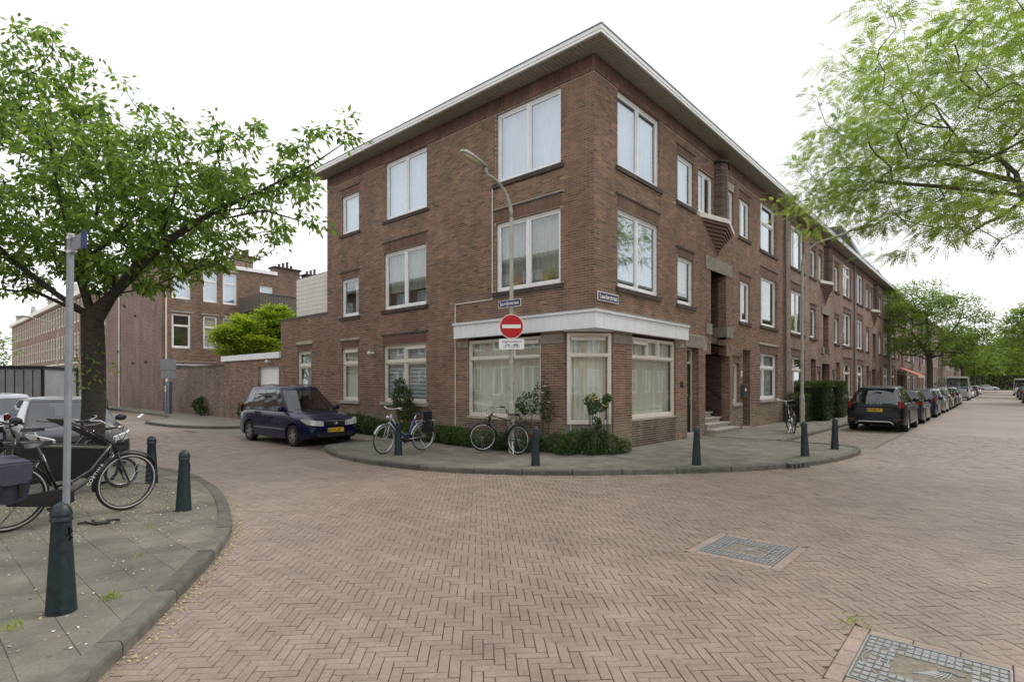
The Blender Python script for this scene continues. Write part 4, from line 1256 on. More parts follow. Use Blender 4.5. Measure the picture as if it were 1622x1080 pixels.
# small things on the walls
def wall_thing(name, label, cat, F, u, z, fn):
    e = thing(name, label, cat, F.P(u, z, 0)); fn(e); return e
def dome_lamp(e):
    s = Vector((FL.n[0], FL.n[1], 0))
    q = MB(); q.lathe([(0, .0), (.045, .0), (.05, .03), (.03, .05), (.025, .12)], (0, 0, 0), (-1, 0, 0), 12); q.build('bracket', M_CREAM, e, smooth=True)
    q = MB(); q.lathe([(.0, -.07), (.05, -.06), (.075, -.02), (.08, .02), (.05, .06), (0, .075)], (-.16, 0, .0), (0, 0, 1), 14); q.build('globe', M_CREAM, e, smooth=True)
wall_thing('wall_lamp', 'small round cream lamp on the brick wall between two ground floor windows', 'wall lamp', FL, 8.95, 2.70, dome_lamp)
wall_thing('wall_lamp', 'small round cream lamp above the white garage door', 'wall lamp', FL, 16.75, 2.62, dome_lamp)
M_NUM = mat('dark_iron', (0.02, .018, .016), .5)
hn = thing('house_number', 'dark iron house number 18 on the brick pier left of the green door', 'house number', (4.72, -.012, 1.62))
text_on('digits', '18', .24, M_NUM, hn, (0, 0, 0), (1, 0, 0), depth=.008, bold=.006)
hn2 = thing('house_number', 'small white number plate beside the dark blue door', 'house number', (9.79, -.008, 2.02))
q = MB(); q.box(-.05, .05, -.012, 0, -.11, .11); q.build('plate', M_WHITE, hn2)
mbx = thing('mailbox', 'dark grey wall mailbox beside the blue front door', 'mailbox', (9.83, -.008, 1.45))
q = MB(); q.prism([(-.13, 0), (-.13, -.10), (-.09, -.14), (.09, -.14), (.13, -.10), (.13, 0)], -.30, .16); q.build('body', mat('mailbox_grey', (.05, .052, .058), .4), mbx)
q = MB(); q.box(-.14, .14, -.16, 0, .16, .19); q.build('lid', mat('mailbox_lid', (.25, .26, .28), .3, metal=.5), mbx)
q = MB(); q.box(-.08, .08, -.146, -.141, -.05, .03); q.build('paper_slot', M_WHITE, mbx)
hn_sign = thing('street_name_sign', 'blue Laurierstraat street sign on the wall right of the building corner', 'street sign', (.56, -.03, 3.74))
q = MB(); q.box(-.47, .47, -.02, .0, -.105, .105); q.build('border', M_WHITE, hn_sign)
M_SIGNB = mat('sign_blue', (0.012, 0.022, 0.11), .35)
q = MB(); q.box(-.45, .45, -.026, -.0201, -.085, .085); q.build('plate', M_SIGNB, hn_sign)
text_on('lettering', 'Laurierstraat', .165, M_WHITE, hn_sign, (0, -.028, .0), (1, 0, 0), depth=.002, bold=.0012, space=.95)
# =================================================================== the terrace that carries on along the long street
def row_house(X, idx, x_end, label, detail=True):
    h = thing('terraced_house', label, 'house', (X + 7.6, 6.0, 0), group='brick terrace along the long street')
    W = x_end - X
    ops = []
    top = [(1.0, 3.2, 7.02, 9.0, (.5,) if idx % 2 else (.35,), None), (4.3, 5.45, 7.05, 8.45, (), None), (6.0, 6.8, 7.13, 8.45, (), None), (8.45, 9.15, 7.13, 8.45, (), None), (9.7, 10.8, 7.0, 8.45, (), None), (12.0, 14.3, 7.0, 9.0, (.5,), .68)]
    mid = [(1.0, 3.2, 4.0, 6.0, (.55,), None), (4.35, 5.5, 3.98, 5.45, (), None), (9.7, 10.8, 4.0, 5.45, (), None), (12.0, 14.35, 4.0, 6.0, (.5,), .7 if idx % 2 else None)]
    gr_ = [(1.1, 3.3, .95, 2.93, (.3,), .68), (12.0, 14.4, .85, 2.93, (.4,), .7), (5.75, 6.35, 1.0, 2.3, (), None), (9.2, 9.75, .6, 2.2, (), None)]
    doors = [(4.45, 5.5), (10.15, 11.1)]
    arch = (7.0, 8.25)
    wins = [w for w in top + mid + gr_ if w[1] < W]
    q = MB()
    holes = [(X + w[0], X + w[1], w[2], w[3]) for w in wins] + [(X + a, X + b, -.1, 2.93) for a, b in doors if b < W] + ([(X + arch[0], X + arch[1], 3.3, 5.4), (X + arch[0] - .25, X + arch[1] + .25, 0, 2.75)] if W > 9 else [])
    wall_sheet(q, FR, X, x_end, -.1, WT, holes)
    q.build('wall', M_FACEX, h, world=True)
    q = MB(); q.box(X, x_end, 1.6, 1.7, -.1, 9.3); q.box(X + .05, x_end - .05, .3, 1.6, 3.0, 3.2); q.box(X + .05, x_end - .05, .3, 1.6, 6.1, 6.3); q.build('room_partition', M_ROOM, h, world=True)
    for w in wins:
        cur = rnd.choice([M_NET, M_NET, M_CURT, None]) if detail else M_NET
        up = w[2] > 3.5
        big_ = w[1] - w[0] > 1.5
        part = rnd.choice([None, (0, 1, .25), (0, .5)])
        window(h, FR, X + w[0], X + w[1], w[2], w[3], splits=w[4], transom=w[5], detail=detail, curt=cur if detail else None, partial=part,
               glass=M_GLASS_UP if w[2] > 6.5 else M_GLASS, sill='brick' if up and not (w[0] in (6.0, 8.45) and w[2] > 6.5) and detail else ('stone' if detail else None),
               lintel=(.28 if big_ else .2) if w[3] < 8.9 and detail else None, rec=.09,
               frame=M_WHITE if up or idx % 2 else M_CREAM)
    dm = [M_GREEND, M_BLUED, mat('brown_door', (.07, .03, .02), .4), M_WHITE]
    for k, (a, b) in enumerate(doors):
        if b < W: door(h, FR, X + a, X + b, 2.93, dm[(idx + k) % 4], rec=.35, transom=.5)
    if W > 9:
        q = MB(); q.fbox(FR, X + arch[0] - .35, X + arch[1] + .4, 5.4, 5.83, -.3, .03); q.build('lintel_slab', M_CONC, h, world=True)
        for s in (arch[0] - .3, arch[1] - .05):
            q = MB(); q.fbox(FR, X + s, X + s + .4, 3.27, 3.62, -.6, .05); q.build('stone_block', M_CONC, h, world=True)
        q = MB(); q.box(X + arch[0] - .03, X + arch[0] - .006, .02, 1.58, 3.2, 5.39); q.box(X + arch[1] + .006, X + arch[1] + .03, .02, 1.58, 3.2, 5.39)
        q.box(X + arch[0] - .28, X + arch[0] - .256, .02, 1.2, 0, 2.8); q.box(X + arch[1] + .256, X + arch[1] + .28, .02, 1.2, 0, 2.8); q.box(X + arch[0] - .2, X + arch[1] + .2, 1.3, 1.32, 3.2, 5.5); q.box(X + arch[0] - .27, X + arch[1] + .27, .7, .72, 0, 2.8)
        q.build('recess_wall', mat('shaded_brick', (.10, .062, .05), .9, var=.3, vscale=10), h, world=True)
        if detail:
            q = MB()
            for i in range(6):
                for j in range(13):
                    if (i + j) % 2: q.box(X + arch[0] + .05 + i * .19, X + arch[0] + .15 + i * .19, .665, .70, .2 + j * .19, .29 + j * .19)
            q.build('diaper_brickwork', M_STONE, h, world=True, kind='stuff')
        bay_feature(h, X, simple=not detail)
    # top band
    q = MB(); q.fbox(FR, X, x_end, 9.02, 9.13, -.01, .02); q.fbox(FR, X, x_end, 9.13, 9.43, -.01, .01); q.build('frieze', M_SOLDIER, h, world=True)
    eaves(h, X, x_end); soffit(h, X, x_end)
    q = MB(); q.box(X, X + .1, 0.3, 11.9, 0, 9.3); q.box(x_end - .12, x_end, .3, 11.9, 0, 9.3); q.build('party_wall', M_FACEY, h, world=True)
    pipe(h, x_end - .1, -.07, m=M_CREAM if idx % 2 else None)
    return h
H2 = row_house(15.22, 2, 30.4, 'second brick house of the terrace, behind the two hedges')
H3 = row_house(30.42, 3, 45.8, 'third brick house of the terrace, with a dark attic storey and roof windows')
H4 = row_house(45.82, 4, 61.0, 'fourth brick house of the terrace, with the orange awning below', True)
H5 = row_house(61.02, 5, 76.4, 'fifth brick house of the terrace, behind the first street tree', False)

# attic storey with roof windows on the third house
m_ = mat('dark_slate', (0.055, 0.058, 0.065), .5, var=.2, vscale=6)
q = MB()
q.add([(30.6, -.42, 9.62), (41.5, -.42, 9.62), (41.5, 11.8, 9.62), (30.6, 11.8, 9.62), (30.6, .75, 12.1), (36.6, .75, 12.1), (36.6, 10, 12.1), (30.6, 10, 12.1)], [(3, 2, 1, 0), (4, 5, 6, 7), (0, 1, 5, 4), (1, 2, 6, 5), (2, 3, 7, 6), (3, 0, 4, 7)])
q.build('mansard_roof', m_, H3, world=True)
nrm = Vector((0, -2.48, 1.17)).normalized()
for x in (31.3, 32.9, 34.5, 36.1):
    for k, (s0, s1) in enumerate([(.12, .8)]):
        a = Vector((x, -.42, 9.62)); u = Vector((0, 1.17, 2.48))
        c = a + u * ((s0 + s1) / 2) + Vector((.6, 0, 0))
        q = MB(); q.obox(c + nrm * .03, (1, 0, 0), u, nrm, .62, (s1 - s0) / 2 * u.length, .05); w = q.build('roof_window', M_WHITE, H3, world=True)
        q = MB(); q.obox(c + nrm * .09, (1, 0, 0), u, nrm, .5, (s1 - s0) / 2 * u.length - .12, .012); p = q.build('pane', M_GLASS_UP, H3, world=True); p.parent = w

# orange awning over a ground floor window of the fourth house
aw = thing('awning', 'orange fabric awning sloping out over the pavement', 'awning', (53.5, 0, 0))
q = MB(); q.add([(-3.0, -.1, 3.15), (3.0, -.1, 3.15), (3.0, -1.5, 2.45), (-3.0, -1.5, 2.45), (-3, -.1, 3.12), (3, -.1, 3.12), (3, -1.5, 2.42), (-3, -1.5, 2.42)], [(0, 1, 2, 3), (7, 6, 5, 4), (0, 3, 7, 4), (2, 1, 5, 6)])
q.build('cloth', mat('orange_canvas', (.50, .12, .05), .8), aw)
q = MB(); q.box(-3.02, 3.02, -1.53, -1.48, 2.24, 2.46); q.build('valance', mat('cream_canvas', (.65, .55, .45), .8), aw)
q = MB(); q.tube([(-2.95, -.05, 2.6), (-2.95, -1.45, 2.4)], .02, 5); q.tube([(2.95, -.05, 2.6), (2.95, -1.45, 2.4)], .02, 5); q.build('arm', M_WHITE, aw)

# farther blocks: three storeys, flat roofs, set slightly forward, windows kept as real openings' frames
def far_block(X0, X1, Y, hgt, label, mcol, n):
    h = thing('terraced_house', label, 'house', ((X0 + X1) / 2, Y + 5, 0), group='far brick houses along the long street')
    F = Facade(0, Y, (1, 0), (0, -1))
    s = (X1 - X0) / n
    holes = []
    for i in range(n):
        for z0, z1 in ((.9, 2.7), (3.9, 5.8), (6.9, 8.7)):
            holes.append((X0 + s * (i + .22), X0 + s * (i + .78), z0, z1))
    q = MB(); wall_sheet(q, F, X0, X1, -.1, hgt, holes, depth=.2)
    q.box(X0, X0 + .1, Y, Y + 10, 0, hgt); q.build('wall', mcol, h, world=True)
    q = MB(); q.box(X0, X1, Y + .5, Y + .6, 0, hgt); q.build('room_partition', M_ROOM, h, world=True)
    for hh in holes:
        q = MB(); a, b, c, e = hh
        q.fbox(F, a, a + .1, c, e, -.15, -.05); q.fbox(F, b - .1, b, c, e, -.15, -.05); q.fbox(F, a + .1, b - .1, c, c + .1, -.15, -.05); q.fbox(F, a + .1, b - .1, e - .1, e, -.15, -.05)
        q.fbox(F, (a + b) / 2 - .04, (a + b) / 2 + .04, c + .1, e - .1, -.15, -.05)
        w = q.build('window', M_WHITE, h, world=True)
        q = MB(); q.fbox(F, a + .1, b - .1, c + .1, e - .1, -.12, -.115); p = q.build('pane', M_GLASS_UP, h, world=True); p.parent = w
    q = MB(); q.box(X0, X1, Y - .35, Y + 10, hgt, hgt + .2); q.build('roof', M_STONE, h, world=True)
    return h
far_block(76.6, 98, -.5, 9.3, 'sixth house front of the terrace, standing slightly forward past the tree', M_FACEX, 8)
far_block(98.2, 125, -.4, 9.0, 'light brown brick block of the terrace with white windows, beside the parked white van', M_BACKX, 9)
far_block(125.2, 160, -.4, 9.4, 'last brick block at the far end of the long street', M_FACEX, 10)

# =================================================================== garage, garden wall, back house
G = thing('garage', 'low brick garage with a white fascia and white door left of the corner house', 'garage', (1.5, 18.8, 0))
q = MB(); wall_sheet(q, FL, 15.76, 21.86, -.1, 2.76, [(15.95, 17.95, 0, 2.42)]); q.box(0.3, 4, 15.8, 21.8, 2.6, 2.76); q.build('wall', M_FACEY, G, world=True)
q = MB(); q.box(-.08, .1, 15.76, 22.0, 2.76, 3.02); q.box(.1, 4, 21.8, 22.0, 2.76, 3.02); q.build('fascia', M_BAND, G, world=True)
q = MB(); q.box(.1, 4, 15.76, 21.8, 2.94, 2.98); q.build('roof', M_DARK, G, world=True)
q = MB(); q.fbox(FL, 15.95, 16.03, 0, 2.42, -.2, -.12); q.fbox(FL, 17.87, 17.95, 0, 2.42, -.2, -.12); q.fbox(FL, 16.03, 17.87, 2.34, 2.42, -.2, -.12)
q.build('door_frame', M_WHITE, G, world=True)
for i in range(2):
    q = MB(); a = 16.035 + i * .92; q.fbox(FL, a, a + .91, 0.02, 2.335, -.19, -.15)
    for k in range(5): q.fbox(FL, a + .02 + k * .178, a + .19 + k * .178, .04, 2.32, -.15, -.142)
    q.build('door_leaf', M_WHITE, G, world=True)
GW = thing('garden_wall', 'long weathered brick garden wall between the garage and the back house', 'wall', (.1, 26.6, 0))
q = MB(); wall_sheet(q, FL, 21.88, 31.40, -.1, 2.56, [(30.3, 31.1, 0, 2.25)], depth=.2); q.box(.2, .25, 21.88, 30.3, -.1, 2.56)
q.build('brickwork', brickface_mat('weathered_brickwork', True, (0.24, 0.16, 0.115), (0.17, 0.125, 0.095), (0.25, 0.21, 0.17)), GW, world=True)
q = MB(); q.box(-.04, .3, 21.88, 31.4, 2.56, 2.64); q.build('coping', MATS['mossy_coping'], GW, world=True)
q = MB(); q.fbox(FL, 30.32, 31.08, .02, 2.2, -.14, -.1); q.build('gate', M_WHITE, GW, world=True)

YB = 31.42
FB = Facade(0, YB, (1, 0), (0, -1))
B = thing('back_house', 'brown brick house with tall white windows and a blind side wall, behind the garden wall', 'house', (6, 36, 0))
WB = [(.55, 1.62, 7.0, 8.95, 1), (2.36, 3.21, 6.97, 9.03, 2), (3.56, 4.45, 6.94, 9.02, 2), (.55, 1.62, 3.9, 6.05, 2), (2.36, 3.21, 3.94, 6.05, 2), (3.56, 4.45, 3.94, 6.05, 2), (6.0, 6.9, 7.85, 8.5, 1), (.6, 3.0, 1.7, 2.95, 1), (3.9, 5.4, 1.9, 2.9, 1)]
q = MB(); wall_sheet(q, FB, 0, 9.4, -.1, 9.35, [w[:4] for w in WB]); q.box(9.4, 14, YB + .3, YB + .4, -.1, 9.0); q.build('wall', M_BACKX, B, world=True)
q = MB(); wall_sheet(q, FL, YB, 40.8, -.1, 9.35, []); q.build('gable_wall', M_PINK, B, world=True)
q = MB(); q.box(.3, 9.4, YB + 1.2, YB + 1.3, 0, 9.3); q.build('room_partition', M_ROOM, B, world=True)
for w in WB:
    window(B, FB, *w[:4], splits=(), transom=.66 if w[4] == 2 else None, curt=M_NET if w[2] > 6 else (M_CURT if w[0] > 2 and w[2] > 3.5 else None), sill=None, glass=M_GLASS_UP if w[2] > 6.5 else M_GLASS, rec=.06, fr=.09, sash=.04)
q = MB(); q.box(-.06, 7.2, YB - .12, 40.8, 9.35, 9.58); q.build('roof_edge', M_WHITE, B, world=True)
q = MB(); q.box(0, 14, YB + .1, 40.7, 9.2, 9.4); q.build('roof', M_DARK, B, world=True)
for (a, b) in ((2.3, 3.3), (3.5, 4.5)):
    q = MB()
    for i in range(9): q.box(a + i * .115, a + i * .115 + .06, YB - .02, YB, 9.12, 9.24)
    q.build('dentils', M_CREAM, B, world=True)
for (a, b, z) in ((.45, 1.75, 6.14), (2.2, 3.35, 6.12), (3.45, 4.6, 6.12), (.5, 3.1, 3.02), (3.8, 5.6, 2.98)):
    q = MB(); q.box(a, b, YB - .05, YB, z, z + .07); q.build('string_course', M_STONE, B, world=True)
q = MB(); q.tube([(.22, YB - .06, 2.6), (.22, YB - .06, 7.6)], .05, 7); q.build('downpipe', M_CREAM, B, world=True)
q = MB(); q.tube([(-.06, 40.7, 0), (-.06, 40.7, 9.3)], .06, 7); q.build('downpipe', M_CREAM, B, world=True)
for (yy, zz) in ((34.5, 3.0), (37.4, 3.0), (36.8, 6.2)):
    q = MB(); q.fbox(FL, yy, yy + .12, zz, zz + .14, 0, .1); q.build('wall_anchor', M_NUM, B, world=True)
def chimney(parent, x, y, z0, z1, w, pots, label=None):
    q = MB(); q.box(x - w / 2, x + w / 2, y - .35, y + .35, z0, z1); c = q.build('chimney', M_BACKX, parent, world=True)
    q = MB(); q.box(x - w / 2 - .1, x + w / 2 + .1, y - .45, y + .45, z1, z1 + .12); o = q.build('chimney_cap', M_DARKBRICK, parent, world=True); o.parent = c
    for i in range(pots):
        px = x + (i - (pots - 1) / 2) * .3
        q = MB(); q.lathe([(.09, 0), (.10, .2), (.08, .35), (.12, .4), (.12, .45), (0, .46)], (px, y, z1 + .12), n=9); q.v = [(a, b, z1 + .12 + (c - z1 - .12) * (.6 + .5 * ((i * 7) % 3) / 2)) for a, b, c in q.v]; o = q.build('chimney_pot', mat('terracotta', (.13, .075, .06), .8), parent, world=True, smooth=True); o.parent = c
chimney(B, 5.1, YB + .6, 9.5, 10.35, 1.1, 3)
chimney(B, 8.0, YB + .4, 6.5, 9.9, 1.9, 4)
chimney(B, 10.1, YB + .6, 8.6, 9.75, 1.1, 3)
# balcony with upright boards
BAL = thing('balcony', 'dark weathered timber balcony fence above the green garden tree', 'balcony', (7, 29.5, 0))
q = MB(); q.box(4.6, 9.3, 28.2, YB, 6.35, 6.5); q.build('deck', MATS['dark_slate'], BAL, world=True)
m_ = mat('weathered_board', (.14, .125, .105), .85, var=.3, vscale=6, stretch=(6, 6, .5))
for i in range(27):
    q = MB(); a = 4.6 + i * .172; q.box(a, a + .15, 28.16, 28.2, 6.42, 7.42); q.build('board', m_, BAL, world=True)
for i in range(17):
    q = MB(); a = 28.22 + i * .186; q.box(4.56, 4.6, a, a + .165, 6.42, 7.42); q.build('board', m_, BAL, world=True)
q = MB(); q.box(4.54, 9.3, 28.12, 28.2, 7.42, 7.48); q.build('rail', m_, BAL, world=True)

# house with white toothed corner beyond the blind gable, and the long row across the side street
Q = thing('quoined_house', 'brick house end with a white toothed corner, seen right of the tree trunk', 'house', (4, 43.4, 0))
q = MB(); wall_sheet(q, FL, 40.95, 45.6, -.1, 9.6, []); q.box(0.02, 9, 45.3, 45.6, -.1, 9.6); q.build('wall', M_PINK, Q, world=True)
for i in range(26):
    q = MB(); ww = .42 if i % 2 else .26
    q.fbox(FL, 45.6 - ww - .3, 45.6 - .05, i * .36, i * .36 + .34, 0, .05); q.build('quoin', M_WHITE, Q, world=True)
q = MB(); q.box(-.4, 9, 40.95, 45.7, 9.6, 9.8); q.build('roof', M_STONE, Q, world=True)

def old_row(y0, y1, n, hgt, label, gable, group='old town houses across the side street'):
    h = thing('town_house', label, 'house', (4, (y0 + y1) / 2, 0), group=group)
    s = (y1 - y0) / n
    holes = []
    for i in range(n):
        for (z0, z1) in ((.9, 3.1), (4.1, 6.3), (7.2, 9.2)):
            if z0 < 3 and i % 4 == 3: holes.append((y0 + s * (i + .15), y0 + s * (i + .85), 0, 3.2))
            else: holes.append((y0 + s * (i + .2), y0 + s * (i + .8), z0, z1))
    q = MB(); wall_sheet(q, FL, y0, y1, -.1, hgt, holes, depth=.25); q.box(0.02, 8, y0, y0 + .1, 0, hgt); q.build('wall', M_FACEY, h, world=True)
    q = MB(); q.box(.8, .9, y0, y1, 0, hgt); q.build('room_partition', M_ROOM, h, world=True)
    for (a, b, c, e) in holes:
        q = MB(); q.fbox(FL, a, a + .14, c, e, -.15, -.03); q.fbox(FL, b - .14, b, c, e, -.15, -.03); q.fbox(FL, a + .14, b - .14, e - .14, e, -.15, -.03); q.fbox(FL, a + .14, b - .14, c, c + .14, -.15, -.03); q.fbox(FL, a + .14, b - .14, (c + e) / 2, (c + e) / 2 + .08, -.15, -.03)
        w = q.build('window', M_CREAM, h, world=True)
        q = MB(); q.fbox(FL, a + .14, b - .14, c + .14, e - .14, -.13, -.125); p = q.build('pane', M_GLASS, h, world=True); p.parent = w
    q = MB(); q.box(-.35, .2, y0, y1, hgt - .3, hgt + .1); q.box(-.05, 0, y0, y1, 3.5, 3.62); q.build('cornice', M_CREAM, h, world=True)
    q = MB(); q.box(.2, 8, y0, y1, hgt - .4, hgt); q.build('roof', M_DARK, h, world=True)
    yc = (y0 + y1) / 2
    q = MB()
    if gable: q.slab(FL, [(yc - 1.1, hgt + .1), (yc + 1.1, hgt + .1), (yc + .5, hgt + .7), (yc, hgt + 1.2), (yc - .5, hgt + .7)], -.3, .05)
    else: q.box(-.1, .9, yc - .7, yc + .7, hgt + .1, hgt + .8); q.box(-.2, 1.0, yc - .85, yc + .85, hgt + .8, hgt + .92)
    q.build('roof_gable', M_STONE, h, world=True)
    return h
lab = ['old brick town house nearest behind the tree trunk, tall white windows and curved gable', 'old brick town house with a square rooftop dormer, second beyond the tree', 'old brick town house with a pointed stone gable, third beyond the tree', 'old brick town house at the far end of the row on the left']
for i in range(4):
    old_row(51 + i * 11.2, 51 + (i + 1) * 11.2 - .05, 8, 9.7, lab[i], i % 2 == 0)

# houses across both streets: outside the picture, they shade the street and stand in the shop panes
def opposite(F, u0, u1, label, n, mface):
    h = thing('opposite_house', label, 'house', F.P((u0 + u1) / 2, 0, -4))
    s = (u1 - u0) / n
    holes = [(u0 + s * (i + .2), u0 + s * (i + .8), z0, z1) for i in range(n) for (z0, z1) in ((.9, 2.8), (3.9, 5.8), (6.9, 8.8))]
    q = MB(); wall_sheet(q, F, u0, u1, -.1, 9.4, holes, depth=.2)
    q.fbox(F, u0, u1, -.1, 9.4, -8, -.9); q.build('wall', mface, h, world=True)
    q = MB(); g_ = MB()
    for (a, b, c, e) in holes:
        q.fbox(F, a, a + .1, c, e, -.15, -.05); q.fbox(F, b - .1, b, c, e, -.15, -.05); q.fbox(F, a + .1, b - .1, c, c + .1, -.15, -.05); q.fbox(F, a + .1, b - .1, e - .1, e, -.15, -.05); q.fbox(F, (a + b) / 2 - .04, (a + b) / 2 + .04, c + .1, e - .1, -.15, -.05)
        g_.fbox(F, a + .1, b - .1, c + .1, e - .1, -.12, -.115)
    q.build('window_frames', M_WHITE, h, world=True); g_.build('panes', M_GLASS_UP, h, world=True)
    q = MB(); q.fbox(F, u0 - .1, u1 + .1, 9.4, 9.6, -8, .6); q.build('roof', M_STONE, h, world=True)
opposite(Facade(0, -15, (1, 0), (0, 1)), 9, 70, 'long brick terrace on the other side of the long street, out of view', 26, M_FACEX)
opposite(Facade(-15.5, 0, (0, 1), (1, 0)), 3, 40, 'brick terrace on the other side of the side street, out of view', 14, M_FACEY)
opposite(Facade(-15.5, 0, (0, 1), (1, 0)), -40, -14, 'brick corner house behind the camera, out of view', 9, M_FACEY)
# =================================================================== vehicles
def paint(name, col, rough=.25, metal=.3):
    return mat('car_paint_' + name, col, rough, metal=metal, coat=.3 if sum(col) < .2 else .8, spec=.2)
M_CARGLASS = glass_mat('car_glass', (0.42, 0.46, 0.46), 0.10, 0.9, .01)
M_INT = mat('car_interior', (0.03, 0.03, 0.032), .8)
M_TRIM = mat('car_trim', (0.02, 0.02, 0.021), .5)
M_LENS = mat('headlight_lens', (0.78, 0.80, 0.82), .1, metal=.3, coat=1, var=.3, vscale=22)
M_TAIL = mat('tail_light', (0.20, 0.010, 0.010), .12, coat=1)
M_RIM = mat('wheel_rim', (0.45, 0.46, 0.47), .3, metal=.85)
M_PLATE = mat('yellow_plate', (0.72, 0.45, 0.03), .4)
M_PLTXT = mat('plate_black', (0.01, 0.01, 0.01), .5)
M_EU = mat('plate_blue', (0.02, 0.05, 0.30), .4)

def interp(keys, x):
    xs = [k[0] for k in keys]; ys = [k[1] for k in keys]
    if x <= xs[0]: return ys[0]
    if x >= xs[-1]: return ys[-1]
    for i in range(len(xs) - 1):
        if x <= xs[i + 1]:
            t = (x - xs[i]) / (xs[i + 1] - xs[i]); t = t * t * (3 - 2 * t) * .5 + t * .5
            return ys[i] + (ys[i + 1] - ys[i]) * t

WHEELS = {}
def wheel_meshes(R, wd, spokes, hub):
    key = (R, wd, spokes, hub)
    if key in WHEELS: return WHEELS[key]
    q = MB(); w = wd / 2
    q.lathe([(R * .66, -w), (R * .93, -w), (R * .985, -w * .8), (R, -w * .4), (R, w * .4), (R * .985, w * .8), (R * .93, w), (R * .66, w)], (0, 0, 0), (0, 1, 0), 32, close=True)
    tyre = q.build('tmp', M_RUBBER, smooth=True, auto=40)
    q = MB()
    rr = R * .67
    q.lathe([(rr, -w * .9), (rr, w * .85), (rr * .92, w * .9), (rr * .90, w * .55), (rr * .2, w * .35), (0, w * .35)], (0, 0, 0), (0, 1, 0), 28)
    dark = q.build('tmp', M_TRIM, smooth=True, auto=40)
    q = MB()
    q.lathe([(rr, w * .8), (rr * .99, w * .93), (rr * .90, w * .93), (rr * .88, w * .6)], (0, 0, 0), (0, 1, 0), 28)
    for k in range(spokes):
        a = 2 * PI * k / spokes
        d = Vector((math.cos(a), 0, math.sin(a))); t = Vector((-math.sin(a), 0, math.cos(a)))
        q.obox(d * rr * .52 + Vector((0, w * .72, 0)), d, t, (0, 1, 0), rr * .40, rr * hub, .012)
    q.lathe([(rr * .2, w * .6), (rr * .2, w * .86), (rr * .12, w * .92), (0, w * .92)], (0, 0, 0), (0, 1, 0), 14)
    rim = q.build('tmp', M_RIM, smooth=True, auto=30)
    res = [o.data for o in (tyre, dark, rim)]
    for o in (tyre, dark, rim): bpy.data.objects.remove(o)
    WHEELS[key] = res
    return res

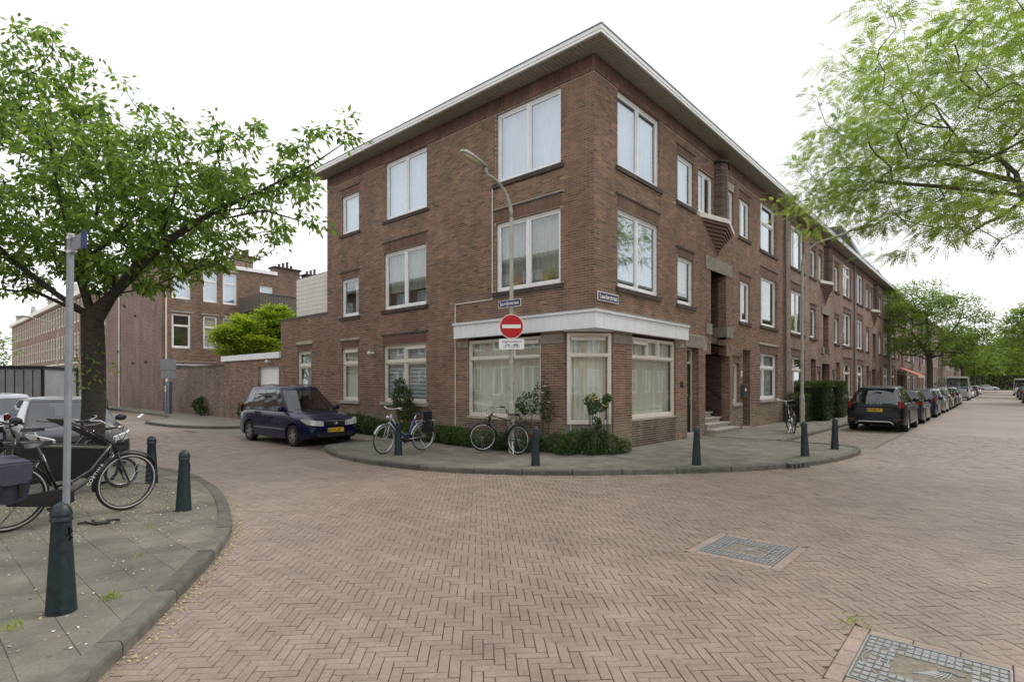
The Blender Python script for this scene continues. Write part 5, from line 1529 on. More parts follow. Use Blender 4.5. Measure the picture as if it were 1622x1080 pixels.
def car(name, label, cat, loc, rz, P, pm, group=None, detail=2, plate=None, front_plate=True):
    """local frame: nose towards +x, wheels on z=0"""
    e = thing(name, label, cat, loc, rz, group)
    L, W, H = P['L'], P['W'], P['H']; hL, hW = L / 2, W / 2
    wb = P['wb']; xf = P.get('xfw', wb / 2 + .03); xr = xf - wb; R = P['R']; Ra = R * 1.19; gc = P.get('gc', .19)
    top = P['top']        # hood/belt line of the lower body (x,z)
    def ztop(x): return interp(top, x)
    def hw(x):
        t = 1.0
        k = (abs(x) - (hL - .75)) / .75
        if k > 0: t -= (.20 if x > 0 else .13) * k ** 2.2
        return hW * t
    def zb(x):
        k = max(0, (abs(x) - (hL - .35)) / .35)
        return gc + .09 * k
    def arch(x):
        z = -1
        for xw in (xf, xr):
            if abs(x - xw) < Ra: z = max(z, R + math.sqrt(Ra * Ra - (x - xw) ** 2))
        return z
    xs = set([-hL, -hL + .03, -hL + .09, -hL + .2, hL, hL - .03, hL - .09, hL - .2])
    n = 26
    for i in range(n + 1): xs.add(-hL + .2 + (L - .4) * i / n)
    for xw in (xf, xr):
        for k in range(13):
            xs.add(xw - Ra * math.cos(PI * k / 12) * .9999)
        xs.add(xw - Ra - .004); xs.add(xw + Ra + .004)
    xs = sorted(xs); xs = [x for i, x in enumerate(xs) if i == 0 or x - xs[i - 1] > .0035]
    crown = .045
    def ring(x):
        w = hw(x); z0 = zb(x); zt = ztop(x); za = arch(x)
        endk = max(0.0, 1 - (hL - abs(x)) / .09) ; endk = endk ** 2
        w -= .035 * endk; zt2 = zt - .03 * endk; z0 += .03 * endk
        lo = max(z0, za)
        mid = max(z0 + (zt - z0) * .42, lo + .02)
        mid = min(mid, zt - .12)
        if lo > mid - .02: lo = mid - .02
        sh = mid + (zt - mid) * .62
        tum = P.get('tumble', .06)
        return [(x, 0, z0), (x, w * .60, z0), (x, w * .60, max(z0, lo)), (x, w * .965, lo), (x, w, lo + .035), (x, w * 1.0, mid), (x, w * (1 - tum * .25), sh), (x, w * (1 - tum * .8), zt2 - .035), (x, w * (1 - tum * 1.3) - .01, zt2 - .005), (x, w * .62, zt2 + crown * .6), (x, 0, zt2 + crown)]
    rings = [ring(x) for x in xs]; K = len(rings[0])
    q = MB(); vs = []
    for rg in rings:
        vs += rg + [(p[0], -p[1], p[2]) for p in rg[1:-1][::-1]]
    M = K + K - 2
    fs = []; mi = []
    for i in range(len(rings) - 1):
        for k in range(M):
            k2 = (k + 1) % M
            fs.append((i * M + k, (i + 1) * M + k, (i + 1) * M + k2, i * M + k2))
            kk = k if k < K - 1 else M - 1 - k
            mi.append(1 if kk < 3 else 0)
    q.v = vs; q.f = fs; q.t = [1.0] * len(fs); q.m = mi
    q.f.append(tuple(range(M))); q.f.append(tuple((len(rings) - 1) * M + k for k in range(M))[::-1]); q.t += [1, 1]; q.m += [0, 0]
    q.build('body', [pm, M_TRIM], e, smooth=True, auto=38)
    # ---------- greenhouse
    g = P['gh']   # xf0,xf1,xr1,xr0 ; w0,w1 ; splits
    roofz = H - .035
    N = 6
    lv = [0, .07, .35, .65, .9, 1.0]
    w0, w1 = hW * (1 - P.get('tumble', .06) * 1.3) - .012, hW * g.get('w1', .74)
    bow_f, bow_r = g.get('bf', .16), g.get('br', .07)
    side = g['side']      # list of (fraction start, end, isglass) front to rear
    fr = sorted(set([0.0, 1.0] + [s for p in side for s in p[:2]]))
    def ringpts(t):
        xa = g['xf0'] + (g['xf1'] - g['xf0']) * t; xb = g['xr0'] + (g['xr1'] - g['xr0']) * (t ** P.get('rp', 1.0))
        w = w0 + (w1 - w0) * t + .022 * math.sin(PI * t)
        pts = []
        for k in range(N + 1):
            y = (-1 + 2 * k / N); pts.append(('f', k, xa - bow_f * y * y, w * .95 * y, 0))
        sideL = []
        for f in fr:
            x = (xa - bow_f - .02) + ((xb + bow_r + .02) - (xa - bow_f - .02)) * f
            sideL.append(('s', f, x, w, 1))
        pts += sideL
        for k in range(N + 1):
            y = (1 - 2 * k / N); pts.append(('r', k, xb + bow_r * y * y, w * .95 * y, 2))
        pts += [('s2', f, x, -w, 3) for (_, f, x, w_, _2) in sideL[::-1]]
        out = []
        for (a, b, x, y, s) in pts:
            zbm = ztop(x) - .02
            out.append((a, b, (x, y, zbm)))
        return out
    base = ringpts(0)
    allr = []
    for t in lv:
        rp = ringpts(t)
        pts = []
        for i, (a, b, p) in enumerate(rp):
            z0_ = base[i][2][2]
            ed = 1 - .30 * (1 - abs(p[1]) / max(.01, w1)) * t * 0
            zr = roofz - .035 * (abs(p[1]) / w1) ** 2 * 0 - g.get('slope', .06) * max(0, (p[0] * -1 + g['xf1'] - .9) / 2.0) - g.get('fslope', .03) * max(0, (p[0] - (g['xf1'] - .5)) / .5)
            pts.append((p[0], p[1], z0_ + (zr - z0_) * t))
        allr.append(pts)
    M2 = len(base)
    q = MB(); glass = {}
    q.v = [p for r_ in allr for p in r_]
    def kind(i):
        a, b, _ = base[i]; a2, b2, _ = base[(i + 1) % M2]
        if a == 'f' and a2 == 'f': return 'windscreen'
        if a == 'r' and a2 == 'r': return 'rear_window'
        if a[0] == 's' and a2 == a:
            lo, hi = min(b, b2), max(b, b2)
            for n_, sp in enumerate(side):
                if sp[0] - 1e-6 <= lo and hi <= sp[1] + 1e-6 and sp[2]: return 'side_window%d%s' % (n_, a)
        return None
    for j in range(len(lv) - 1):
        for i in range(M2):
            i2 = (i + 1) % M2
            f = (j * M2 + i, j * M2 + i2, (j + 1) * M2 + i2, (j + 1) * M2 + i)
            kd = kind(i)
            if kd and 1 <= j <= 3: glass.setdefault(kd, []).append(f)
            else: q.f.append(f); q.t.append(1.0); q.m.append(0 if j >= 4 or not kd else (1 if j == 0 else 0))
    # roof dome
    last = (len(lv) - 1) * M2
    cx = sum(p[0] for p in allr[-1]) / M2; prev = last
    for s, dz in ((.96, .014), (.8, .028), (.5, .038), (.2, .042)):
        o = len(q.v)
        for p in allr[-1]: q.v.append((cx + (p[0] - cx) * s, p[1] * s, p[2] + dz))
        for i in range(M2):
            i2 = (i + 1) % M2
            q.f.append((prev + i, prev + i2, o + i2, o + i)); q.t.append(1.0); q.m.append(0)
        prev = o
    q.f.append(tuple(prev + i for i in range(M2))); q.t.append(1.0); q.m.append(0)
    q.build('roof', [pm, M_TRIM], e, smooth=True, auto=50)
    for kd, ff in glass.items():
        p = MB(); p.v = q.v[:last + M2]
        used = sorted(set(i for f in ff for i in f)); mp = {u: k for k, u in enumerate(used)}
        p.v = [q.v[u] for u in used]; p.f = [tuple(mp[i] for i in f) for f in ff]; p.t = [1.0] * len(ff); p.m = [0] * len(ff)
        nm = 'side_window' if kd.startswith('side') else kd
        p.build(nm, M_CARGLASS if not P.get('darkglass') else MATS['dark_car_glass'], e, smooth=True)
    # ---------- interior
    q = MB()
    xa, xb = g['xf0'] - .25, g['xr0'] + .12
    m_ = 12
    for i in range(m_):
        x0 = xb + (xa - xb) * i / m_; x1 = xb + (xa - xb) * (i + 1) / m_
        z0_ = ztop(x0) + .052; z1_ = ztop(x1) + .052
        q.add([(x0, -w0 * .93, z0_ - .045), (x1, -w0 * .93, z1_ - .045), (x1, 0, z1_), (x0, 0, z0_), (x1, w0 * .93, z1_ - .045), (x0, w0 * .93, z0_ - .045)], [(0, 1, 2, 3), (3, 2, 4, 5)])
    q.build('cabin_floor', M_INT, e)
    if detail >= 1:
        zs = ztop(0)
        for (x, ys) in ((g['xf1'] - .45, (-.36, .36)), (g['xf1'] - 1.3, (-.40, .40))):
            for y in ys:
                q = MB(); q.obox((x, y, zs + .12), (1, 0, -.15), (0, 1, 0), (.15, 0, 1), .05, .21, .2); q.obox((x - .05, y, zs + .36), (1, 0, -.15), (0, 1, 0), (.15, 0, 1), .04, .12, .07)
                q.build('seat', M_INT, e)
    if detail >= 2:
        q = MB(); c = Vector((g['xf1'] - .02, .34, zs + .08)); ax = Vector((-.9, 0, .35)).normalized(); s_ = Vector((0, 1, 0)); t_ = ax.cross(s_)
        q.tube([c + s_ * math.cos(a) * .18 + t_ * math.sin(a) * .18 for a in [2 * PI * k / 18 for k in range(18)]], .014, 6, closed=True); q.build('steering_wheel', M_INT, e)
    # ---------- wheels
    ty, dk, rm = wheel_meshes(R, P.get('tw', .2), P.get('spokes', 7), P.get('hub', .09))
    for xw in (xf, xr):
        for s in (1, -1):
            w = link('wheel', ty, e); w.location = (xw, s * (hW - P.get('tw', .2) / 2 - .012), R)
            if s < 0: w.rotation_euler = (0, 0, PI)
            for nm, me in (('wheel_disc', dk), ('rim', rm)): link(nm, me, w)
    q = MB()
    for xw in (xf, xr): q.box(xw - Ra * .9, xw + Ra * .9, -hW * .62, hW * .62, gc - .02, gc + .25)
    q.build('underbody', M_BLACK, e)
    # ---------- details
    SG = lambda x: ring(x)
    def side_pt(x, z, s, off=.006):
        rg = ring(x); ptp = [(p[1], p[2]) for p in rg[4:9]]
        for a, b in zip(ptp[:-1], ptp[1:]):
            if a[1] <= z <= b[1] or b is ptp[-1]:
                t = max(0, min(1, (z - a[1]) / max(1e-6, b[1] - a[1]))); y = a[0] + (b[0] - a[0]) * t
                return (x, s * (y + off), z)
        return (x, s * (ptp[0][0] + off), z)
    def side_strip(nm, x0, x1, zf, hh, m, seg=8, off=.006, parent=e):
        for s in (1, -1):
            q = MB(); vs = []
            for i in range(seg + 1):
                x = x0 + (x1 - x0) * i / seg; z = zf(x) if callable(zf) else zf
                vs += [side_pt(x, z - hh, s, off), side_pt(x, z + hh, s, off), side_pt(x, z + hh, s, -.03), side_pt(x, z - hh, s, -.03)]
            fs = []
            for i in range(seg):
                for k in range(4): fs.append((i * 4 + k, i * 4 + (k + 1) % 4, i * 4 + 4 + (k + 1) % 4, i * 4 + 4 + k))
            fs += [(0, 1, 2, 3), (seg * 4, seg * 4 + 1, seg * 4 + 2, seg * 4 + 3)]
            q.add(vs, fs); q.build(nm, m, e)
    if detail >= 1:
        xfd = g['xf0'] - bow_f - .1
        doors = P.get('doors', [xfd, xfd - 1.05, xfd - 2.0])
        for i, xd in enumerate(doors):
            for s in (1, -1):
                q = MB(); vs = []
                zlo = max(zb(xd) + .08, arch(xd) + .03)
                for k in range(7):
                    z = zlo + (ztop(xd) - .05 - zlo) * k / 6
                    vs += [side_pt(xd - .004, z, s, .0015), side_pt(xd + .004, z, s, .0015)]
                q.add(vs, [(k * 2, k * 2 + 1, k * 2 + 3, k * 2 + 2) for k in range(6)]); q.build('door_seam', M_BLACK, e)
            if i > 0:
                for s in (1, -1):
                    q = MB(); x = doors[i] + .18; z = ztop(x) - .17; p = side_pt(x, z, s, .018)
                    q.obox(p, (1, 0, 0), (0, 1, 0), (0, 0, 1), .085, .014, .014); q.build('door_handle', P.get('handle', pm), e)
        for s in (1, -1):
            x = g['xf0'] - bow_f - .28; z = ztop(x) + .10; y = w0 + .10
            q = MB(); q.lathe([(.0, -.055), (.055, -.05), (.075, -.015), (.075, .03), (.05, .055), (0, .06)], (x, s * y, z), (1, 0, 0), 12)
            q.v = [(a[0], s * y + (a[1] - s * y) * 1.45, a[2]) for a in q.v]
            q.tube([(x - .02, s * (w0 - .03), z - .07), (x, s * (y - .05), z - .02)], .022, 6)
            q.build('door_mirror', pm, e, smooth=True, auto=60)
    if P.get('mould'): side_strip('door_moulding', xr + Ra + .05, xf - Ra - .05, gc + .27, .022, P['mould'], off=.012)
    if P.get('sill'): side_strip('side_sill', xr + Ra + .02, xf - Ra - .02, gc + .05, .03, P['sill'], off=.012)
    # end caps: front
    def nose_x(y, sgn):   # front face curvature
        return sgn * (hL + .002)
    wn_ = hw(hL) - .035
    zt = ztop(hL) - .03; z0 = gc + .12
    fr_ = P.get('front', {}); rr_ = P.get('rear', {})
    zh = ztop(hL - .12)
    def plate_at(x, z, rot, txt):
        sgn = 1 if rot > 0 else -1
        q = MB(); q.box(min(x, x + sgn * .012), max(x, x + sgn * .012), -.26, .26, z - .058, z + .058); o = q.build('number_plate', M_PLATE, e)
        q = MB(); a = x + sgn * .012; yy = -.26 if sgn < 0 else .215
        yb = (.225, .262) if sgn < 0 else (-.262, -.225)
        q.box(min(a, a + sgn * .001), max(a, a + sgn * .001), yb[0], yb[1], z - .058, z + .058); q2 = q.build('country_band', M_EU, e); q2.parent = o
        if txt and detail >= 1:
            t = text_on('plate_lettering', txt, .10, M_PLTXT, e, (x + sgn * .013, -.02 * sgn, z), (0, sgn, 0), depth=.001, bold=.002)
            t.parent = o
    if detail >= 1:
        side_lamp = fr_.get('lamp', (.55, .12))
        for s in (1, -1):
            # headlight: patch hugging nose corner
            zc = fr_.get('zl', zt - .10); hh = side_lamp[1] / 2; x1 = hL + .012
            q = MB(); pts = []
            ny = 7
            inner = fr_.get('in', .36) * W / 2 / .5 * .5
            yin = hW * fr_.get('yin', .42)
            path = [(x1, yin), (x1, hW * .62), (x1 - .015, hW * .72), (hL - .05, hw(hL - .05) + .004), (hL - .16, hw(hL - .16) + .006), (hL - fr_.get('wrap', .34), hw(hL - fr_.get('wrap', .34)) + .004)]
            for k, (x, y) in enumerate(path):
                f = k / (len(path) - 1)
                up = hh * (.55 + .6 * f) + f * fr_.get('rise', .05); dn = -hh * (1.0 - .35 * f) + f * fr_.get('rise', .05)
                if k == len(path) - 1: up = fr_.get('rise', .05) + hh * .9; dn = up - .03
                pts += [(x, s * y, zc + dn), (x, s * y, zc + up), (x - .05, s * (y - .03), zc + up + .005), (x - .05, s * (y - .03), zc + dn)]
            fs = []
            for k in range(len(path) - 1):
                for m2 in range(4): fs.append((k * 4 + m2, k * 4 + (m2 + 1) % 4, k * 4 + 4 + (m2 + 1) % 4, k * 4 + 4 + m2))
            q.add(pts, fs); q.build('headlight', M_LENS, e, smooth=True, auto=40)
        x1 = hL + .004
        zg = fr_.get('zg', zt - .12)
        gw = hW * fr_.get('gw', .36); gh_ = fr_.get('gh', .07)
        q = MB(); q.slab(Facade(x1, 0, (0, 1), (1, 0)), [(-gw, zg + gh_), (gw, zg + gh_), (gw * .72, zg - gh_), (-gw * .72, zg - gh_)], -.05, .006); q.build('grille', M_BLACK, e)
        q = MB(); q.tube([(x1 + .004, -gw, zg + gh_ + .012), (x1 + .016, 0, zg + gh_ + .02), (x1 + .004, gw, zg + gh_ + .012)], .012, 6); q.build('grille_bar', M_CHROME, e)
        q = MB()
        q.tube([(x1 + .014, math.cos(a) * .055, zg + .012 + math.sin(a) * .042) for a in [2 * PI * k / 16 for k in range(16)]], .006, 5, closed=True)
        if fr_.get('wing'): q.tube([(x1 + .014, -.045, zg + .03), (x1 + .014, -.02, zg + .005), (x1 + .014, 0, zg - .01), (x1 + .014, .02, zg + .005), (x1 + .014, .045, zg + .03)], .006, 5)
        q.build('badge', M_CHROME, e)
        q = MB(); zi = gc + .13
        q.slab(Facade(x1, 0, (0, 1), (1, 0)), [(-hW * .66, zi + .06), (hW * .66, zi + .06), (hW * .58, zi - .05), (-hW * .58, zi - .05)], -.05, .006); q.build('lower_intake', M_BLACK, e)
        if front_plate: plate_at(x1 + .008, fr_.get('zp', zg - gh_ - .09), 1, plate)
    # wipers and washer jets
    if detail >= 2:
        q = MB()
        for y0, y1 in ((.55, -.1), (-.08, -.62)):
            xw = g['xf0'] - bow_f * y0 * y0
            q.tube([(g['xf0'] + .0 - .05, y0, ztop(g['xf0']) + .05), (g['xf0'] - .10 - bow_f * .3, y1, ztop(g['xf0'] - .1) + .12)], .010, 5)
        q.build('wiper', M_BLACK, e)
        if P.get('rails'):
            for s in (1, -1):
                q = MB(); x0, x1_ = g['xf1'] - .35, g['xr1'] + .25; y = w1 * .90; zr = roofz + .04
                q.tube([(x0, s * y, zr - .05), (x0 - .12, s * y, zr + .01), (x0 - .5, s * y, zr + .025), (x1_ + .4, s * y, zr - .0), (x1_ + .1, s * y, zr - .03), (x1_, s * y, zr - .09)], .018, 6)
                q.build('roof_rail', M_TRIM, e)
        if P.get('aerial'):
            q = MB(); q.tube([(g['xf1'] - .2, -.3, roofz + .02), (g['xf1'] - .75, -.3, roofz + .62)], .006, 4); q.build('aerial', M_BLACK, e)
    # rear
    xr_ = -hL - .004
    ztl = rr_.get('zl', ztop(-hL + .1) - .12)
    lh = rr_.get('lh', .13)
    for s in (1, -1):
        q = MB(); pts = []
        yin = hW * rr_.get('yin', .70)
        path = [(xr_ - .006, yin), (xr_ - .004, hW * .80), (-hL + .03, hw(-hL + .03) - .006), (-hL + .12, hw(-hL + .12) + .006), (-hL + rr_.get('wrap', .22), hw(-hL + .22) + .006)]
        for k, (x, y) in enumerate(path):
            f = k / 4; sh_ = 1 - .35 * f
            pts += [(x, s * y, ztl - lh * sh_), (x, s * y, ztl + lh * sh_ * .9), (x + .05, s * (y - .03), ztl + lh * sh_ * .9), (x + .05, s * (y - .03), ztl - lh * sh_)]
        fs = []
        for k in range(4):
            for m2 in range(4): fs.append((k * 4 + m2, k * 4 + (m2 + 1) % 4, k * 4 + 4 + (m2 + 1) % 4, k * 4 + 4 + m2))
        q.add(pts, fs); q.build('tail_light', M_TAIL, e, smooth=True, auto=40)
        if rr_.get('column'):     # tall lamps beside the rear window
            q = MB(); pts = []
            for t in (0, .3, .6, .93):
                x = g['xr0'] + (g['xr1'] - g['xr0']) * t; w = w0 + (w1 - w0) * t + .022 * math.sin(PI * t); z = ztop(x) + (roofz - ztop(x) - .06) * t
                xo = x + bow_r * .9
                pts += [(xo - .02, s * (w * .80), z), (xo - .015 + .02, s * (w * .955 + .012), z), (xo + .12, s * (w + .008), z), (xo + .1, s * (w * .85), z)]
            fs = []
            for k in range(3):
                for m2 in range(4): fs.append((k * 4 + m2, k * 4 + (m2 + 1) % 4, k * 4 + 4 + (m2 + 1) % 4, k * 4 + 4 + m2))
            fs += [(0, 1, 2, 3), (12, 13, 14, 15)]
            q.add(pts, fs); q.build('tail_light', M_TAIL, e, smooth=True, auto=40)
    if detail >= 1:
        zp = rr_.get('zp', gc + .45)
        q = MB(); q.box(xr_ - .006, xr_ + .03, -hW * .55, hW * .55, zp - .075, zp + .085); q.build('plate_recess', M_TRIM if rr_.get('dark', True) else pm, e)
        plate_at(xr_ - .008, zp, -1, plate)
        q = MB(); q.box(xr_ - .012, xr_ + .02, -hW * .78, hW * .78, gc + .12, gc + .135 + .03); q.build('bumper_strip', M_TRIM, e)
        if rr_.get('skid'):
            q = MB(); q.tube([(xr_ - .02, -hW * .62, gc + .05), (xr_ - .02, -hW * .5, gc + .13), (xr_ - .02, hW * .5, gc + .13), (xr_ - .02, hW * .62, gc + .05)], .022, 6); q.build('skid_bar', M_ALU, e)
            for s in (-1, 1):
                q = MB(); q.box(xr_ - .012, xr_ + .02, s * hW * .75 - .1, s * hW * .75 + .1, gc + .2, gc + .24); q.build('reflector', M_TAIL, e)
        if rr_.get('letters'): text_on('tailgate_lettering', rr_['letters'], .085, M_CHROME, e, (xr_ - .008, 0, zp + .22), (0, -1, 0), depth=.003, space=2.2)
        if rr_.get('spoiler'):
            q = MB(); x = g['xr1'] + .02; q.prism([(x - .10, -w1 * .9), (x + .12, -w1 * .95), (x + .12, w1 * .95), (x - .10, w1 * .9)], roofz - .10, roofz - .075); q.build('spoiler', pm, e)
    return e

MPV = dict(L=4.36, W=1.74, H=1.70, wb=2.67, xfw=1.38, R=.305, tw=.185, gc=.20, spokes=7, hub=.13, rails=True, aerial=True,
           top=[(-2.15, .84), (-2.05, .95), (-1.2, .965), (.6, .945), (1.05, .93), (1.5, .86), (1.85, .755), (2.05, .67), (2.15, .56)],
           gh=dict(xf0=1.28, xf1=.38, xr1=-1.72, xr0=-2.08, w1=.655, bf=.20, side=[(.045, .15, 1), (.175, .48, 1), (.50, .77, 1), (.80, .97, 1)], slope=.05),
           front=dict(zl=.67, lamp=(.5, .17), yin=.42, wrap=.36, rise=.03, zg=.655, gw=.34, gh=.055, zp=.47, wing=True), rear=dict(zl=1.0, lh=.16, column=True, zp=.7))
SUV = dict(L=4.63, W=1.89, H=1.69, wb=2.77, R=.365, tw=.235, gc=.25, spokes=5, hub=.16, tumble=.07, rp=1.2,
           top=[(-2.315, .90), (-2.2, 1.02), (-1.5, 1.06), (.7, 1.02), (1.1, 1.0), (1.9, .93), (2.2, .84), (2.315, .72)],
           gh=dict(xf0=1.15, xf1=.35, xr1=-1.72, xr0=-2.22, w1=.62, bf=.18, br=.14, side=[(.04, .33, 1), (.36, .64, 1), (.67, .88, 1)], slope=.09),
           front=dict(), rear=dict(zl=1.0, lh=.14, yin=.78, column=True, zp=.80, skid=True, letters='VOLVO', spoiler=True), sill=M_ALU)
HATCH = dict(L=4.15, W=1.77, H=1.46, wb=2.54, R=.31, tw=.2, gc=.17, spokes=7, hub=.10,
             top=[(-2.07, .80), (-1.98, .90), (-1.2, .93), (.5, .90), (.95, .88), (1.5, .82), (1.9, .70), (2.07, .56)],
             gh=dict(xf0=1.18, xf1=.30, xr1=-1.55, xr0=-1.98, w1=.68, bf=.18, side=[(.05, .42, 1), (.45, .72, 1), (.75, .92, 1)], slope=.07),
             front=dict(zl=.60, lamp=(.5, .17), yin=.56, wrap=.5, rise=.09, zg=.56, gw=.3, gh=.045, zp=.40), rear=dict(zl=.95, lh=.12, column=False, zp=.55))
WAGON = dict(L=4.5, W=1.78, H=1.48, wb=2.65, R=.31, tw=.2, gc=.17, spokes=5, hub=.12,
             top=[(-2.25, .78), (-2.15, .92), (-1.3, .94), (.6, .90), (1.0, .89), (1.7, .82), (2.1, .70), (2.25, .56)],
             gh=dict(xf0=1.25, xf1=.35, xr1=-1.9, xr0=-2.18, w1=.68, bf=.18, side=[(.05, .35, 1), (.38, .63, 1), (.66, .9, 1)], slope=.06),
             front=dict(zl=.6, zg=.6, zp=.42), rear=dict(zl=.92, lh=.12, zp=.6))
VAN = dict(L=5.6, W=2.0, H=2.55, wb=3.4, R=.35, tw=.22, gc=.25, spokes=6, hub=.14, tumble=.03,
           top=[(-2.8, 1.2), (-2.7, 1.25), (1.2, 1.25), (1.6, 1.2), (2.4, 1.05), (2.7, .95), (2.8, .8)],
           gh=dict(xf0=2.0, xf1=1.25, xr1=-2.72, xr0=-2.78, w1=.86, bf=.16, br=.03, side=[(.04, .2, 1)], slope=.0),
           front=dict(), rear=dict(zl=1.1, lh=.2, zp=.7, yin=.86))

PU = paint('aubergine', (0.006, 0.008, 0.040), .25, .0); BK = mat('car_paint_black', (0.004, 0.005, 0.007), .3, spec=.15, coat=.22); SV = paint('silver', (0.36, 0.38, 0.40), .3, .7)
GY = paint('grey', (0.055, 0.06, 0.072), .3, .4); LG = paint('light_silver', (0.36, 0.39, 0.43), .3, .5); DG = paint('dark_grey', (.045, .048, .052), .25, .4); WH = paint('white', (.75, .76, .77), .25, 0)
DB = paint('dark_blue', (.012, .02, .05), .22, .3); BG = paint('bronze', (.16, .12, .085), .28, .5); VG = paint('van_white', (.60, .62, .65), .35, 0)
MPV['mould'] = mat('moulding_silver', (.25, .23, .3), .35, metal=.5)
ZR = ROAD
car('parked_car', 'dark purple family car with roof rails and yellow plate, parked beside the corner house', 'car', (-2.74, 9.02, ZR), -PI / 2 + .02, MPV, PU, plate='65-LL-XF')
GL = 'cars parked along the long street'
car('parked_car', 'black estate car with tall red tail lights, first of the row on the long street', 'car', (15.2, -3.68, ZR), 0.0, SUV, BK, plate='83-KBN-7', group=GL)
xs_ = 17.75
specs = [(WAGON, DG, 'dark grey estate car right in front of the black one with tall tail lights'), (HATCH, DB, 'dark blue hatchback, third in the row along the terrace'), (WAGON, SV, 'silver car with a round back, fourth in the row along the terrace'),
         (HATCH, BG, 'bronze hatchback, fifth in the row along the terrace'), (HATCH, BK, 'black hatchback, sixth in the row, just before the silver one'), (WAGON, LG, 'pale silver saloon parked right behind the white van')]
for i, (P, pm, lb) in enumerate(specs):
    xs_ += P['L'] / 2 + .45
    car('parked_car', lb, 'car', (xs_ + .45, -3.72 + rnd.uniform(-.08, .08), ZR), rnd.uniform(-.015, .015), P, pm, detail=1 if i < 3 else 0, group=GL, plate=['14-JTS-4', '92-XD-PG', None, None, None, None][i])
    xs_ += P['L'] / 2 + .65 + .35
xs_ += 12
car('delivery_van', 'tall pale grey van parked among the cars far along the terrace', 'van', (xs_ + 3, -3.6, ZR), 0.0, VAN, VG, detail=0, group=GL)
xs_ += 10
far = [(HATCH, WH, 'white hatchback just beyond the tall grey van'), (WAGON, DG, 'dark car second beyond the grey van'), (HATCH, BK, 'black car third beyond the grey van'), (WAGON, WH, 'white estate car at the far end of the left row')]
for i, (P, pm, lb) in enumerate(far):
    car('parked_car', lb, 'car', (xs_ + 4, -3.7, ZR), 0, P, pm, detail=0, group=GL); xs_ += 7 + i * 4
GR2 = 'cars parked on the right side of the long street'
for i, (x, P, pm, lb) in enumerate([(59, HATCH, BK, 'black hatchback with red tail lights at the right edge'), (72, WAGON, GY, 'grey estate car second on the right side of the street'), (85, HATCH, DG, 'dark grey car third on the right side of the street'), (104, VAN, VG, 'white van on the right side near the far end')]):
    car('parked_car' if i < 3 else 'delivery_van', lb, 'car' if i < 3 else 'van', (x, -9.45, ZR), 0, P, pm, detail=0, group=GR2)
car('crossing_car', 'silver saloon standing across the far end of the long street', 'car', (188, -4.4, ZR), -PI / 2 + .1, WAGON, SV, detail=0)
# side street, left
car('parked_car', 'dark silver hatchback with large headlights, parked behind the cherry tree', 'car', (-8.38, 8.72, ZR), -PI / 2, HATCH, GY, plate=None, front_plate=False)
car('parked_car', 'white silver estate car left of the dark silver hatchback, cut by the left edge', 'car', (-9.0, 13.9, ZR), -PI / 2, WAGON, LG, detail=1, front_plate=False)
car('parked_car', 'silver car far down the side street, roof just visible right of the trunk', 'car', (-2.6, 37.5, ZR), -PI / 2, HATCH, SV, detail=0)
